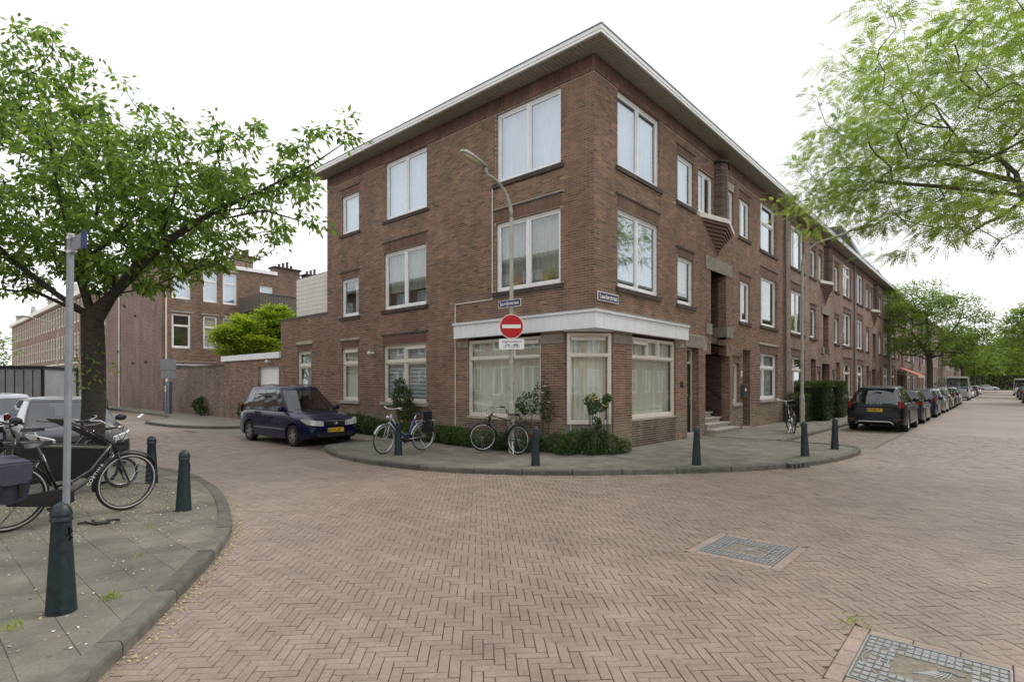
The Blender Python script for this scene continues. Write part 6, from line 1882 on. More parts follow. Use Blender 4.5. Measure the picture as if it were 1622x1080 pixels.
# =================================================================== bicycles
M_TYREW = mat('pale_tyre_wall', (.42, .41, .38), .8)
M_SPOKE = mat('spoke_steel', (.5, .5, .5), .3, metal=.9)
def bicycle(name, label, loc, rz, frame_m, rim_m, tyre_m=None, lean=0.0, steer=0.0, R=.345, wbase=1.12, ladies=True, basket=None, chaincase=True, group=None, bars_m=None, pannier=None, text=None, guard_m=None, child_seat=False, front_rack=False, white_saddle=None, step=False):
    e = thing(name, label, 'bicycle', loc, rot=(lean, 0, rz), group=group)
    tyre_m = tyre_m or M_RUBBER; bars_m = bars_m or M_CHROME; guard_m = guard_m or M_BLACK
    xr, xf = -wbase / 2, wbase / 2
    S = Matrix.Translation((xf - .12, 0, 0)) @ Matrix.Rotation(steer, 4, 'Z') @ Matrix.Translation((-(xf - .12), 0, 0))
    def xf_(mb):
        mb.v = [tuple(S @ Vector(p)) for p in mb.v]; return mb
    def circ(cx, r, y=0, n=40): return [(cx + math.cos(2 * PI * k / n) * r, y, R + math.sin(2 * PI * k / n) * r) for k in range(n)]
    for cx, tr in ((xr, False), (xf, True)):
        q = MB(); q.tube(circ(cx, R - .02), .019, 7, closed=True)
        if tr: xf_(q)
        w = q.build('wheel', M_RUBBER, e, smooth=True)
        if tyre_m is not M_RUBBER:
            for s in (-1, 1):
                q = MB(); q.tube(circ(cx, R - .035, s * .014), .010, 5, closed=True)
                if tr: xf_(q)
                o = q.build('tyre_wall', tyre_m, e, smooth=True); o.parent = w
        q = MB(); q.tube(circ(cx, R - .048), .012, 6, closed=True)
        if tr: xf_(q)
        o = q.build('rim', rim_m, e, smooth=True); o.parent = w
        q = MB()
        for k in range(28):
            a = 2 * PI * k / 28; b = a + (.5 if k % 2 else -.5)
            q.tube([(cx + math.cos(b) * .022, (.03 if (k // 2) % 2 else -.03), R + math.sin(b) * .022), (cx + math.cos(a) * (R - .05), 0, R + math.sin(a) * (R - .05))], .0016, 3, caps=False)
        q.tube([(cx, -.055, R), (cx, .055, R)], .012 if tr else .02, 8)
        if tr: xf_(q)
        o = q.build('spokes', M_SPOKE, e); o.parent = w
        # mudguard
        q = MB(); a0, a1 = (math.radians(35), math.radians(195)) if tr else (math.radians(10), math.radians(200))
        if tr: a0, a1 = math.radians(25), math.radians(190)
        vs = []; n = 18
        for k in range(n + 1):
            a = a0 + (a1 - a0) * k / n
            for y, dr in ((-.028, .012), (-.012, .028), (.012, .028), (.028, .012)):
                vs.append((cx + math.cos(a) * (R + dr), y, R + math.sin(a) * (R + dr)))
        fs = [(k * 4 + j, k * 4 + j + 1, k * 4 + 5 + j, k * 4 + 4 + j) for k in range(n) for j in range(3)]
        q.add(vs, fs)
        if tr: xf_(q)
        q.build('mudguard', guard_m, e, smooth=True)
    bb = (xr + .46, 0, .30); seat_t = (xr + .27, 0, .80); saddle = (xr + .22, 0, .93)
    hd_t = (xf - .20, 0, .93); hd_b = (xf - .145, 0, .74)
    q = MB()
    q.tube([bb, seat_t], .017, 7)
    if ladies:
        q.tube([hd_b, (xf - .32, 0, .52), (bb[0] + .16, 0, .36), bb], .02, 7)
        q.tube([(hd_t[0] + .015, 0, .86), (xf - .40, 0, .56), (bb[0] + .1, 0, .44), (bb[0] - .05, 0, .42)], .015, 7)
    else:
        q.tube([hd_b, bb], .02, 7); q.tube([(hd_t[0] + .01, 0, .88), (seat_t[0] + .01, 0, .78)], .017, 7)
    q.tube([hd_t, hd_b], .024, 7)
    for s in (-1, 1):
        q.tube([bb, (xr, s * .055, R)], .011, 5); q.tube([(xr + .26, s * .01, .74), (xr, s * .055, R)], .009, 5)
    fo = q.build('frame', frame_m, e, smooth=True)
    if text: text_on('frame_lettering', text, .055, M_WHITE, e, (xf - .365, -.022, .50), (.53, 0, .85), up=(-.85, 0, .53), depth=.001, space=1.25)
    q = MB()
    for s in (-1, 1): q.tube([(xf - .135, s * .02, .72), (xf - .06, s * .05, .5), (xf, s * .055, R)], [.014, .012, .009], 6)
    q.tube([(xf - .145, 0, .74), (xf - .13, 0, .70)], .03, 8)
    xf_(q); q.build('fork', frame_m if not text else M_BLACK, e, smooth=True)
    q = MB(); q.tube([seat_t, (saddle[0], 0, saddle[2] - .03)], .012, 6); q.build('seat_post', M_CHROME, e)
    q = MB()
    prof = [(-.14, .09), (-.10, .105), (0, .075), (.08, .03), (.14, .018)]
    vs = []
    for x, w in prof: vs += [(saddle[0] + x, -w, saddle[2] - .03), (saddle[0] + x, -w * .75, saddle[2] + .015), (saddle[0] + x, 0, saddle[2] + .022), (saddle[0] + x, w * .75, saddle[2] + .015), (saddle[0] + x, w, saddle[2] - .03)]
    fs = [(i * 5 + j, i * 5 + j + 1, i * 5 + 6 + j, i * 5 + 5 + j) for i in range(4) for j in range(4)] + [(0, 1, 2, 3, 4), (24, 23, 22, 21, 20)] + [(i * 5, i * 5 + 5, i * 5 + 9, i * 5 + 4) for i in range(4)]
    q.add(vs, fs); q.build('saddle', white_saddle or M_BLACK, e, smooth=True, auto=60)
    # handlebars
    q = MB(); q.tube([(hd_t[0] + .0, 0, hd_t[2] - .05), (hd_t[0] - .03, 0, 1.03), (hd_t[0] + .02, 0, 1.05)], .012, 6)
    for s in (-1, 1): q.tube([(hd_t[0] + .02, 0, 1.05), (hd_t[0] + .03, s * .12, 1.06), (hd_t[0] - .01, s * .24, 1.10), (hd_t[0] - .12, s * .29, 1.10)], .011, 6)
    xf_(q); hb = q.build('handlebar', bars_m, e, smooth=True)
    for s in (-1, 1):
        q = MB(); q.tube([(hd_t[0] - .11, s * .288, 1.10), (hd_t[0] - .24, s * .30, 1.095)], .017, 7); xf_(q); o = q.build('grip', M_BLACK, e); o.parent = hb
        q = MB(); q.tube([(hd_t[0] + .0, s * .22, 1.08), (hd_t[0] - .05, s * .27, 1.055), (hd_t[0] - .16, s * .29, 1.05)], .006, 5); xf_(q); o = q.build('brake_lever', M_CHROME, e); o.parent = hb
    q = MB(); q.tube([(hd_t[0] + .06, .02, .98), (hd_t[0] + .16, .02, .80), (xf - .10, .03, .62)], .004, 4); q.tube([(hd_t[0] + .02, -.1, 1.05), (hd_t[0] + .14, -.04, .98), (hd_t[0] + .06, 0, .76)], .004, 4); xf_(q); q.build('brake_cable', M_BLACK, e)
    q = MB(); q.lathe([(0, 0), (.03, .005), (.04, .05), (.042, .07), (0, .072)], (hd_t[0] + .06, 0, .86), (1, 0, 0), 12); xf_(q); q.build('headlamp', M_BLACK if text else M_CHROME, e, smooth=True)
    q = MB(); q.box(xr - R - .05, xr - R - .02, -.03, .03, R + .10, R + .16); q.build('tail_lamp', M_TAIL, e)
    # carrier
    q = MB()
    for s in (-1, 1):
        q.tube([(xr + .26, s * .06, .74), (xr - .30, s * .07, .74)], .007, 5); q.tube([(xr - .22, s * .07, .74), (xr, s * .075, R)], .006, 5); q.tube([(xr + .02, s * .07, .74), (xr, s * .075, R)], .006, 5)
    for x in (.2, .05, -.1, -.29): q.tube([(xr + x, -.07, .74), (xr + x, .07, .74)], .006, 5)
    q.build('luggage_rack', M_BLACK if frame_m is not MATS.get('bike_silver') else M_ALU, e)
    # chain case, crank, pedals, stand
    q = MB()
    if chaincase:
        pts = [(xr - .05, R + .04), (bb[0] + .02, bb[2] + .10), (bb[0] + .09, bb[2] + .05), (bb[0] + .10, bb[2] - .05), (bb[0] + .02, bb[2] - .10), (xr - .04, R - .06), (xr - .07, R - .01)]
        Fq = Facade(0, -.085, (1, 0), (0, -1)); q.slab(Fq, pts, -.02, .02); q.build('chain_case', M_BLACK, e, smooth=True, auto=40)
    else:
        q.lathe([(.0, 0), (.09, 0), (.09, .006), (0, .006)], (bb[0], -.07, bb[2]), (0, -1, 0), 20); q.tube([(bb[0], -.075, bb[2] + .09), (xr, -.06, R + .03)], .005, 4); q.tube([(bb[0], -.075, bb[2] - .09), (xr, -.06, R - .03)], .005, 4); q.build('chain', M_BLACK, e)
    q = MB(); a = rnd.uniform(.3, 1.2)
    for s in (-1, 1):
        dx, dz = math.cos(a) * .16 * s, math.sin(a) * .16 * s
        q.tube([(bb[0], s * .115, bb[2]), (bb[0] + dx, s * .13, bb[2] + dz)], .010, 6); q.box(bb[0] + dx - .04, bb[0] + dx + .04, min(s * .14, s * .23), max(s * .14, s * .23), bb[2] + dz - .012, bb[2] + dz + .012)
    q.build('pedals', M_BLACK, e)
    q = MB(); q.tube([(xr + .12, .06, .28), (xr - .02, .16, .012)], .009, 5); q.tube([(xr + .12, .06, .28), (xr + .16, .17, .012)], .009, 5) if False else None
    q.build('kickstand', M_CHROME, e)
    if pannier:
        m_, m2_ = pannier
        for s in (-1, 1):
            q = MB()
            prof = [(-.20, .40), (-.22, .50), (-.20, .74), (.16, .74), (.19, .50), (.17, .38), (.0, .345)]
            y0 = .09 * s; Fq = Facade(xr - .07, y0, (1, 0), (0, s)); 
            q.slab(Fq, prof, 0, .07); q.slab(Fq, [(p[0] * .88 - .0, .36 + (p[1] - .36) * .9) for p in prof], .07, .115)
            b = q.build('pannier_bag', m_, e, smooth=True, auto=25)
            q = MB(); q.slab(Fq, [(-.22, .765), (.18, .765), (.175, .60), (.12, .555), (-.17, .555), (-.215, .62)], .10, .135); q.build('bag_flap', m2_, e, smooth=True, auto=25)
            for k in (-.1, .07):
                q = MB(); q.slab(Fq, [(k, .57), (k + .035, .57), (k + .035, .43), (k, .43)], .115, .14); q.build('bag_strap', M_BLACK, e)
        q = MB(); q.box(xr - .28, xr + .10, -.2, .2, .755, .785); q.build('bag_flap', m2_, e)
    if child_seat:
        q = MB(); x = xr - .02
        q.slab(Facade(x, -.15, (1, 0), (0, 1)), [(-.16, .80), (.14, .78), (.14, .84), (-.08, .87), (-.14, 1.20), (-.20, 1.20)], 0, .30); q.build('child_seat', M_BLACK, e)
    if basket:
        q = MB(); q.prism([(hd_t[0] + .1, -.16), (hd_t[0] + .38, -.18), (hd_t[0] + .38, .18), (hd_t[0] + .1, .16)], .86, 1.04); xf_(q); q.build('basket', basket, e)
    return e

M_BKB = mat('bike_black', (.008, .008, .009), .25, coat=.6)
MATS['bike_silver'] = mat('bike_silver_paint', (.42, .44, .46), .3, metal=.6, coat=.4)
M_BKBL = mat('bike_blue', (.03, .05, .22), .3, coat=.5)
M_PANN = mat('pannier_grey', (.03, .03, .045), .9, var=.2, vscale=12, bump=.2)
M_PANN2 = mat('pannier_flap_grey', (.062, .062, .088), .9, var=.15, vscale=12, bump=.2)
zt0 = 0.0
nb_ = bicycle('bicycle', 'black step-through bicycle with pale tyres and grey pannier bags, behind the sign pole', (-9.50, 1.27, .002), math.radians(14), M_BKB, M_BLACK, tyre_m=M_TYREW, lean=math.radians(6), steer=math.radians(2), R=.36, wbase=1.16, pannier=(M_PANN, M_PANN2), text='CORTINA', bars_m=M_ALU)
nb_.scale = (1.05, 1.05, 1.05); nb_.location = (-9.53, 1.26, .002)
sb_ = bicycle('bicycle', 'silver and blue bicycle with pale tyres standing behind the bollard by the shrubs', (-2.72, 3.70, .002), math.radians(175.5), MATS['bike_silver'], M_ALU, tyre_m=M_TYREW, lean=math.radians(-4), steer=math.radians(14), guard_m=MATS['bike_silver'], child_seat=False, basket=None)
q = MB(); q.tube([(-.09, 0, .32), (-.28, 0, .78)], .024, 8); q.tube([(-.10, 0, .34), (.30, 0, .60)], .022, 8); q.build('blue_tube', M_BKBL, sb_, smooth=True)
e_ = bicycle('bicycle', 'black bicycle with a bare frame leaning on the lamp post by the shop window', (-1.30, 1.82, .002), PI / 2, M_BKB, M_CHROME, lean=math.radians(5), steer=math.radians(58), ladies=False, chaincase=False, tyre_m=None)
bicycle('bicycle', 'dark bicycle with white handlebars seen from behind beside the second lamp post', (9.55, -1.75, .002), math.radians(24), M_BKB, M_ALU, lean=math.radians(-3), steer=math.radians(-25), bars_m=M_WHITE)
# black bag hanging on the rear of the blue bicycle
tb = thing('bike_bag', 'black bag hanging from the rack of the silver and blue bicycle', 'bag', (-2.05, 3.60, .72))
q = MB(); q.prism([(-.16, -.08), (.16, -.08), (.15, .08), (-.15, .08)], -.28, .02); q.prism([(-.12, -.06), (.12, -.06), (.1, .06), (-.1, .06)], .02, .24); q.build('bag_body', mat('black_cloth', (.012, .012, .014), .9, bump=.3, bscale=20), tb)
q = MB(); q.tube([(-.08, 0, .24), (-.04, 0, .36), (.04, 0, .36), (.08, 0, .24)], .012, 5); q.build('strap', M_BLACK, tb)
tb.rotation_euler = (0, 0, math.radians(20))

# cargo bicycle: long frame with a black box and grey rim
def cargo_bike(label, loc, rz):
    e = thing('cargo_bike', label, 'cargo bicycle', loc, rz)
    def circ(cx, r, R, n=36): return [(cx + math.cos(2 * PI * k / n) * r, 0, R + math.sin(2 * PI * k / n) * r) for k in range(n)]
    for cx, R in ((-1.10, .33), (1.12, .24)):
        q = MB(); q.tube(circ(cx, R - .022, R), .022, 7, closed=True); w = q.build('wheel', M_RUBBER, e, smooth=True)
        q = MB(); q.tube(circ(cx, R - .05, R), .012, 6, closed=True); o = q.build('rim', M_ALU, e, smooth=True); o.parent = w
        q = MB()
        for k in range(24):
            a = 2 * PI * k / 24; q.tube([(cx, .03 if k % 2 else -.03, R), (cx + math.cos(a) * (R - .05), 0, R + math.sin(a) * (R - .05))], .0016, 3, caps=False)
        q.tube([(cx, -.06, R), (cx, .06, R)], .02, 8); o = q.build('spokes', M_SPOKE, e); o.parent = w
    q = MB()
    q.tube([(-.62, 0, .30), (-.80, 0, .82)], .02, 7); q.tube([(-.62, 0, .30), (-.2, 0, .24), (.75, 0, .24), (.95, 0, .50), (.98, 0, .68)], .024, 7); q.tube([(-.25, 0, .26), (-.18, 0, .90)], .022, 7); q.tube([(-.76, 0, .62), (-.24, 0, .55)], .018, 7)
    for s in (-1, 1): q.tube([(-.62, 0, .30), (-1.10, s * .06, .33)], .012, 5); q.tube([(-.78, 0, .74), (-1.10, s * .06, .33)], .010, 5); q.tube([(1.0, s * .05, .55), (1.12, s * .055, .24)], .012, 5)
    q.build('frame', M_BKB, e, smooth=True)
    q = MB()
    lo = [(-.10, -.20), (.70, -.17), (.70, .17), (-.10, .20)]; hi = [(-.22, -.32), (.88, -.27), (.88, .27), (-.22, .32)]
    zl = [.26, .26, .26, .26]; zh = [.80, .66, .66, .80]
    vs = [(a[0], a[1], z) for a, z in zip(lo, zl)] + [(a[0], a[1], z) for a, z in zip(hi, zh)]
    vs += [(a[0] + (.02 if i in (0, 3) else -.02), a[1] * .93, z - .0) for i, (a, z) in enumerate(zip(hi, zh))] + [(a[0], a[1] * .9, z + .03) for a, z in zip(lo, zl)]
    q.add(vs, [(3, 2, 1, 0), (0, 1, 5, 4), (1, 2, 6, 5), (2, 3, 7, 6), (3, 0, 4, 7), (4, 5, 9, 8), (5, 6, 10, 9), (6, 7, 11, 10), (7, 4, 8, 11), (8, 9, 13, 12), (9, 10, 14, 13), (10, 11, 15, 14), (11, 8, 12, 15), (12, 13, 14, 15)])
    q.build('box', mat('cargo_box_black', (.014, .016, .015), .45), e)
    q = MB(); q.tube([(a[0], a[1], z + .01) for a, z in zip(hi, zh)], .020, 7, closed=True); q.build('box_rim', mat('rim_grey', (.20, .22, .20), .5), e, smooth=True)
    q = MB(); q.box(.0, .42, -.24, .24, .50, .54); q.box(-.02, .02, -.25, .25, .54, .78); q.build('bench', M_BLACK, e)
    q = MB(); q.tube([(-.18, 0, .88), (-.24, 0, 1.06)], .014, 6)
    for s in (-1, 1): q.tube([(-.24, 0, 1.06), (-.20, s * .14, 1.08), (-.28, s * .28, 1.12), (-.42, s * .30, 1.11)], .012, 6)
    q.build('handlebar', M_BLACK, e, smooth=True)
    q = MB(); q.tube([(-.80, 0, .80), (-.84, 0, .95)], .014, 6); q.build('seat_post', M_ALU, e)
    q = MB(); q.prism([(-.99, -.09), (-.9, -.1), (-.72, -.02), (-.70, .0), (-.72, .02), (-.9, .1), (-.99, .09)], .94, .985); q.build('saddle', M_BLACK, e)
    q = MB(); q.slab(Facade(0, -.09, (1, 0), (0, -1)), [(-1.16, .38), (-.60, .41), (-.52, .30), (-.60, .20), (-1.15, .27)], -.02, .02); q.build('chain_case', M_BLACK, e)
    q = MB(); q.box(-1.4, -.82, -.07, .07, .73, .75); q.tube([(-1.3, .07, .73), (-1.1, .07, .33)], .007, 5); q.tube([(-1.3, -.07, .73), (-1.1, -.07, .33)], .007, 5); q.build('luggage_rack', M_BLACK, e)
    # hooped shell of the rolled rain cover at the front
    q = MB()
    n = 8
    vs = []
    for k in range(n + 1):
        t = k / n; x = .90 - .62 * t; z = .70 + .42 * t ** .8; w = .26 + .03 * t
        vs += [(x, -w, z - .02), (x - .05, -w * .7, z + .02), (x - .06, w * .7, z + .02), (x, w, z - .02)]
    q.add(vs, [(k * 4 + j, k * 4 + j + 1, k * 4 + 5 + j, k * 4 + 4 + j) for k in range(n) for j in range(3)]); q.build('folded_hood', mat('hood_grey', (.10, .11, .12), .5), e, smooth=True)
    q = MB(); q.tube([(.92, -.28, .70), (.6, -.30, .96), (.28, -.29, 1.12), (.28, .29, 1.12), (.6, .30, .96), (.92, .28, .70)], .014, 6); q.build('hood_hoop', M_BLACK, e, smooth=True)
    return e
cargo_bike('black cargo bicycle with a deep grey-rimmed box, between the near bicycle and the tree', (-9.65, 3.15, .002), math.radians(9))
bicycle('bicycle', 'black bicycle whose silver handlebars rise in front of the tree trunk', (-9.15, 4.25, .002), math.radians(-32), M_BKB, M_ALU, lean=math.radians(4), steer=math.radians(-18), bars_m=M_ALU)
bicycle('bicycle', 'dark bicycle at the left edge behind the one with panniers', (-11.15, 3.5, .002), math.radians(60), mat('bike_brown', (.04, .028, .02), .35, coat=.5), M_ALU, lean=math.radians(3), steer=math.radians(12))
# =================================================================== bollards
bol_me = []
def bollard_proto(label, x, y, lean=(0, 0)):
    e = thing('bollard', label, 'bollard', (x, y, 0), rot=(lean[0], lean[1], rnd.uniform(0, 6)), group='dark green cast bollards along the kerbs')
    return e
def bollard_parts(e):
    q = MB(); q.lathe([(.096, -.05), (.095, .0), (.092, .03), (.060, .64), (.061, .66)], n=24); b = q.build('shaft', M_BOLL, e, smooth=True, auto=35)
    q = MB(); q.lathe([(.061, .655), (.070, .662), (.070, .672), (.063, .684), (.063, .700), (.068, .704), (.067, .712), (.060, .742), (.042, .772), (.018, .787), (0, .79)], n=24); q.build('cap', M_BOLL, e, smooth=True, auto=35)
    q = MB()
    for s in (-1, 1):
        q.tube([(.02 * s, -.063, .60), (.026 * s, -.064, .575), (.005 * s, -.067, .55), (.026 * s, -.067, .53)], .005, 5)
        q.tube([(.0, -.063, .615), (.0, -.068, .52)], .005, 5)
    q.build('coat_of_arms', M_BOLL, e)
B0 = [('dark green bollard nearest the camera, in front of the sign pole', -10.15, -2.07), ('dark green bollard on the left pavement, second from the camera', -8.44, .82), ('dark green bollard behind the front wheel of the near bicycle', -8.10, 3.41),
      ('dark green bollard beside the silver and blue bicycle', -3.13, 3.35), ('dark green bollard in front of the shrubs under the corner window', -2.31, -.11), ('dark green bollard in front of the green house door', -.06, -2.51),
      ('dark green bollard beside the kerb gully', 2.93, -3.80), ('dark green bollard at the end of the kerb by the parking bay', 4.92, -4.0)]
e0 = bollard_proto(B0[0][0], B0[0][1], B0[0][2]); bollard_parts(e0)
e0.rotation_euler = (0, 0, math.radians(35))
for lb, x, y in B0[1:]:
    c = copy_tree(e0); c.location = (x, y, 0); c['label'] = lb; c.rotation_euler = (rnd.gauss(0, .012), rnd.gauss(0, .012), rnd.uniform(0, 6))

# =================================================================== lamp posts
M_LUM = mat('yellowed_diffuser', (.50, .46, .28), .35, coat=.5)
def lamp_post(label, x, y, h, reach, ang, group='street lamps', detail=True, rb=.075):
    e = thing('street_lamp', label, 'street lamp', (x, y, 0), ang, group)
    q = MB(); q.tube([(0, 0, 0), (0, 0, 1.2)], rb, 14); q.tube([(0, 0, 1.2), (0, 0, 1.25)], [rb, rb * .72], 14); q.tube([(0, 0, 1.25), (0, 0, h * .86)], [rb * .72, rb * .60], 14); q.build('post', M_POLE, e, smooth=True, auto=40)
    pts = []
    z0 = h * .86; rr = (h - z0)
    for k in range(9):
        a = PI / 2 * k / 8; pts.append((-rr * .9 * (1 - math.cos(a)), 0, z0 + (rr - .12) * math.sin(a)))
    pts.append((-reach * .72, 0, h + .03))
    q = MB(); q.tube(pts, [rb * .6] * 5 + [rb * .45] * 5, 10); q.build('arm', M_POLE, e, smooth=True)
    q = MB(); c = Vector((-reach * .72 - .36, 0, h + .10)); ax = Vector((-1, 0, .16)).normalized()
    q.lathe([(0, -.40), (.05, -.39), (.075, -.2), (.095, .1), (.085, .3), (.04, .39), (0, .40)], c, ax, 14); q.v = [(p[0], p[1] * 1.15, max(p[2], (c + ax * ((Vector(p) - c).dot(ax))).z - .012)) for p in q.v]
    q.build('lamp_head', M_POLE, e, smooth=True)
    q = MB(); q.lathe([(0, -.25), (.06, -.2), (.085, .1), (.075, .28), (0, .36)], c, ax, 14); q.v = [(p[0], p[1] * 1.0, min(p[2], (c + ax * ((Vector(p) - c).dot(ax))).z - .010)) for p in q.v]; q.build('diffuser', M_LUM, e, smooth=True)
    q = MB(); q.box(-rb - .004, -rb + .02, -.05, .05, .45, .95); q.build('hatch', M_POLE, e)
    return e
LP = lamp_post('cream lamp post with the no-entry sign, its long arm over the shop windows', -1.10, 1.62, 6.55, 1.25, 0.0)
q = MB()
for k in range(9):
    a = rnd.uniform(0, 6.28); z = rnd.uniform(1.3, 2.4); r = .0565
    d = Vector((math.cos(a), math.sin(a), 0)); t = Vector((-d.y, d.x, 0)); q.obox(d * .0535 + Vector((0, 0, z)), t, (0, 0, 1), d, .018, .02, .001)
q.build('sticker_remains', mat('sticker', (.25, .18, .16), .8, var=.5, vscale=30), LP)
lamp_post('second cream lamp post beside the parked bicycle and hedges, arm reaching over the street', 12.6, -1.35, 7.25, 2.2, PI / 2, rb=.085)
lamp_post('lamp post halfway down the long street in front of the fourth house', 50.5, -2.3, 7.25, 2.2, PI / 2, rb=.09)
lamp_post('lamp post farther down the long street near the grey van', 95, -2.3, 7.25, 2.2, PI / 2, rb=.09)
lamp_post('lamp post far down the side street in front of the old town houses', -1.8, 52, 7.0, 2.2, 0, rb=.09)

# signs on the first lamp post: things hung on it
M_RED = mat('sign_red', (0.50, 0.008, 0.012), .35)
nF = Vector((-FW.x, -FW.y, 0)); xS = Vector((RT.x, RT.y, 0))
def sign_base(name, label, x, y, z, cat, nrm=None):
    n = nrm or nF
    # local: x to the viewer's right, -y towards the viewer
    e = thing(name, label, cat, (x, y, z), math.atan2(n.y, n.x) + PI / 2); return e
P0 = Vector((-1.10, 1.62, 0)) + nF * .07
def no_entry(label, x, y, z, r, n=None):
    s = sign_base('no_entry_sign', label, x, y, z, 'traffic sign', n)
    q = MB(); q.lathe([(0, .0), (r, .0), (r, -.014), (0, -.014)], (0, 0, 0), (0, 1, 0), 40); q.build('rim_disc', M_WHITE, s)
    q = MB(); q.lathe([(r * .945, -.014), (r * .945, -.018), (0, -.018)], (0, 0, 0), (0, 1, 0), 40); q.build('red_disc', M_RED, s)
    q = MB(); q.box(-r * .77, r * .77, -.022, -.018, -r * .15, r * .15); q.build('white_bar', M_WHITE, s)
    q = MB(); q.tube([(0, .0, -.05), (0, .05, -.05)], .02, 6); q.build('clamp', M_ALU, s)
    return s
no_entry('round red no-entry sign with white bar on the first lamp post', P0.x, P0.y, 3.02, .29)
us = sign_base('exception_sign', 'white plate reading uitgezonderd with two bicycle symbols under the no-entry sign', P0.x, P0.y, 2.60, 'traffic sign')
def rrect(w, h, r, n=4):
    out = []
    for cx, cy, a0 in ((w - r, h - r, 0), (-w + r, h - r, 90), (-w + r, -h + r, 180), (w - r, -h + r, 270)):
        for k in range(n + 1):
            a = math.radians(a0 + 90 * k / n); out.append((cx + math.cos(a) * r, cy + math.sin(a) * r))
    return out
FS = Facade(0, 0, (1, 0), (0, -1))
q = MB(); q.slab(FS, rrect(.30, .125, .03), 0, .012); q.build('plate', M_WHITE, us)
text_on('lettering', 'uitgezonderd', .078, M_PLTXT, us, (0, -.0135, .065), (1, 0, 0), depth=.001, space=1.12, bold=.0005)
def bike_picto(q, cx, cz, s, moped=False):
    for k in (-1, 1): q.tube([(cx + k * .055 * s + math.cos(a) * .033 * s, -.0145, cz - .012 * s + math.sin(a) * .033 * s) for a in [2 * PI * j / 14 for j in range(14)]], .0035, 4, closed=True)
    w = .0035 if not moped else .006
    q.tube([(cx - .055 * s, -.0145, cz - .012 * s), (cx - .02 * s, -.0145, cz + .035 * s), (cx + .035 * s, -.0145, cz + .035 * s), (cx, -.0145, cz - .012 * s), (cx - .02 * s, -.0145, cz + .035 * s)], w, 4)
    q.tube([(cx + .055 * s, -.0145, cz - .012 * s), (cx + .03 * s, -.0145, cz + .055 * s), (cx + .012 * s, -.0145, cz + .06 * s)], w, 4)
    q.tube([(cx - .035 * s, -.0145, cz + .045 * s), (cx - .005 * s, -.0145, cz + .045 * s)], w, 4)
q = MB(); bike_picto(q, -.10, -.045, 1.0); bike_picto(q, .10, -.045, 1.0, True); q.build('bicycle_symbols', M_PLTXT, us)
js = sign_base('street_name_sign', 'blue Jasmijnstraat street sign fixed high on the first lamp post', -1.10 - .065, 1.62, 3.57, 'street sign', Vector((-1, .0, 0)))
q = MB(); q.slab(FS, rrect(.36, .085, .012), 0, .015); q.build('border', M_WHITE, js)
q = MB(); q.slab(FS, rrect(.348, .073, .01), .015, .018); q.build('plate', M_SIGNB, js)
text_on('lettering', 'Jasmijnstraat', .128, M_WHITE, js, (0, -.020, .004), (1, 0, 0), depth=.001, bold=.0012, space=.95)
q = MB(); q.box(-.03, .03, 0, .04, -.05, .05); q.build('clamp', M_ALU, js)

# sign pole in the left foreground with a street sign seen edge-on
sp = thing('sign_pole', 'thin grey steel pole rising behind the nearest bollard', 'pole', (-10.04, -1.51, 0), rot=(0, 0, 0))
q = MB(); q.tube([(0, 0, -.1), (.033, -.037, 2.85)], .025, 14); q.build('post', M_GALV, sp, smooth=True, auto=40)
q = MB(); q.tube([(.033, -.037, 2.846), (.033, -.037, 2.862)], .027, 14); q.build('cap', M_ALU, sp)
v_ = (FW * -.57 + RT * .82).normalized()
es = thing('street_name_sign', 'blue street name plate seen almost edge-on at the top of the thin grey pole', 'street sign', (-10.007, -1.547, 2.77), math.atan2(v_.y, v_.x))
q = MB(); q.box(.05, .28, -.008, .008, -.055, .055); q.build('plate', M_GALV, es)
q = MB(); q.box(.28, .31, -.02, .012, -.068, .068); q.box(.05, .28, .008, .012, -.05, .05); q.build('face', M_SIGNB, es)
q = MB()
for z in (-.055, .055): q.lathe([(.028, -.012), (.032, -.012), (.032, .012), (.028, .012)], (0, 0, z), n=16); q.box(.03, .09, -.014, .014, z - .010, z + .010)
q.build('bracket', M_ALU, es)

# parking machine with its sign post by the garden wall
pm_ = thing('parking_meter', 'grey blue parking ticket machine standing before the garden wall', 'parking meter', (-.75, 27.6, 0))
q = MB(); q.box(-.14, .14, -.15, .15, 0, 1.30); q.box(-.12, .15, -.17, .17, 1.30, 1.78); q.build('housing', mat('machine_blue_grey', (.10, .13, .19), .5), pm_)
q = MB(); q.box(-.15, -.14, -.1, .1, 1.2, 1.55); q.build('panel', M_ALU, pm_)
ps = thing('parking_sign', 'grey sign plates on a thin post next to the ticket machine', 'traffic sign', (-1.05, 26.6, 0))
q = MB(); q.tube([(0, 0, 0), (0, 0, 3.05)], .035, 10); q.build('post', M_GALV, ps, smooth=True, auto=40)
q = MB(); q.obox((-.02, -.05, 2.7), xS, nF, (0, 0, 1), .42, .012, .30); q.build('plate', M_GALV, ps)
q = MB(); q.obox((-.02, -.05, 2.16), xS, nF, (0, 0, 1), .38, .012, .20); q.build('plate', M_GALV, ps)

fs_ = no_entry('small red no-entry sign far down the side street, left of the near pole', -3.0, 40.5, 2.2, .33)
fp = thing('sign_post', 'thin post under the far no-entry sign', 'pole', (-3.0, 40.55, 0)); q = MB(); q.tube([(0, 0, 0), (0, 0, 2.6)], .04, 8); q.build('post', M_GALV, fp)

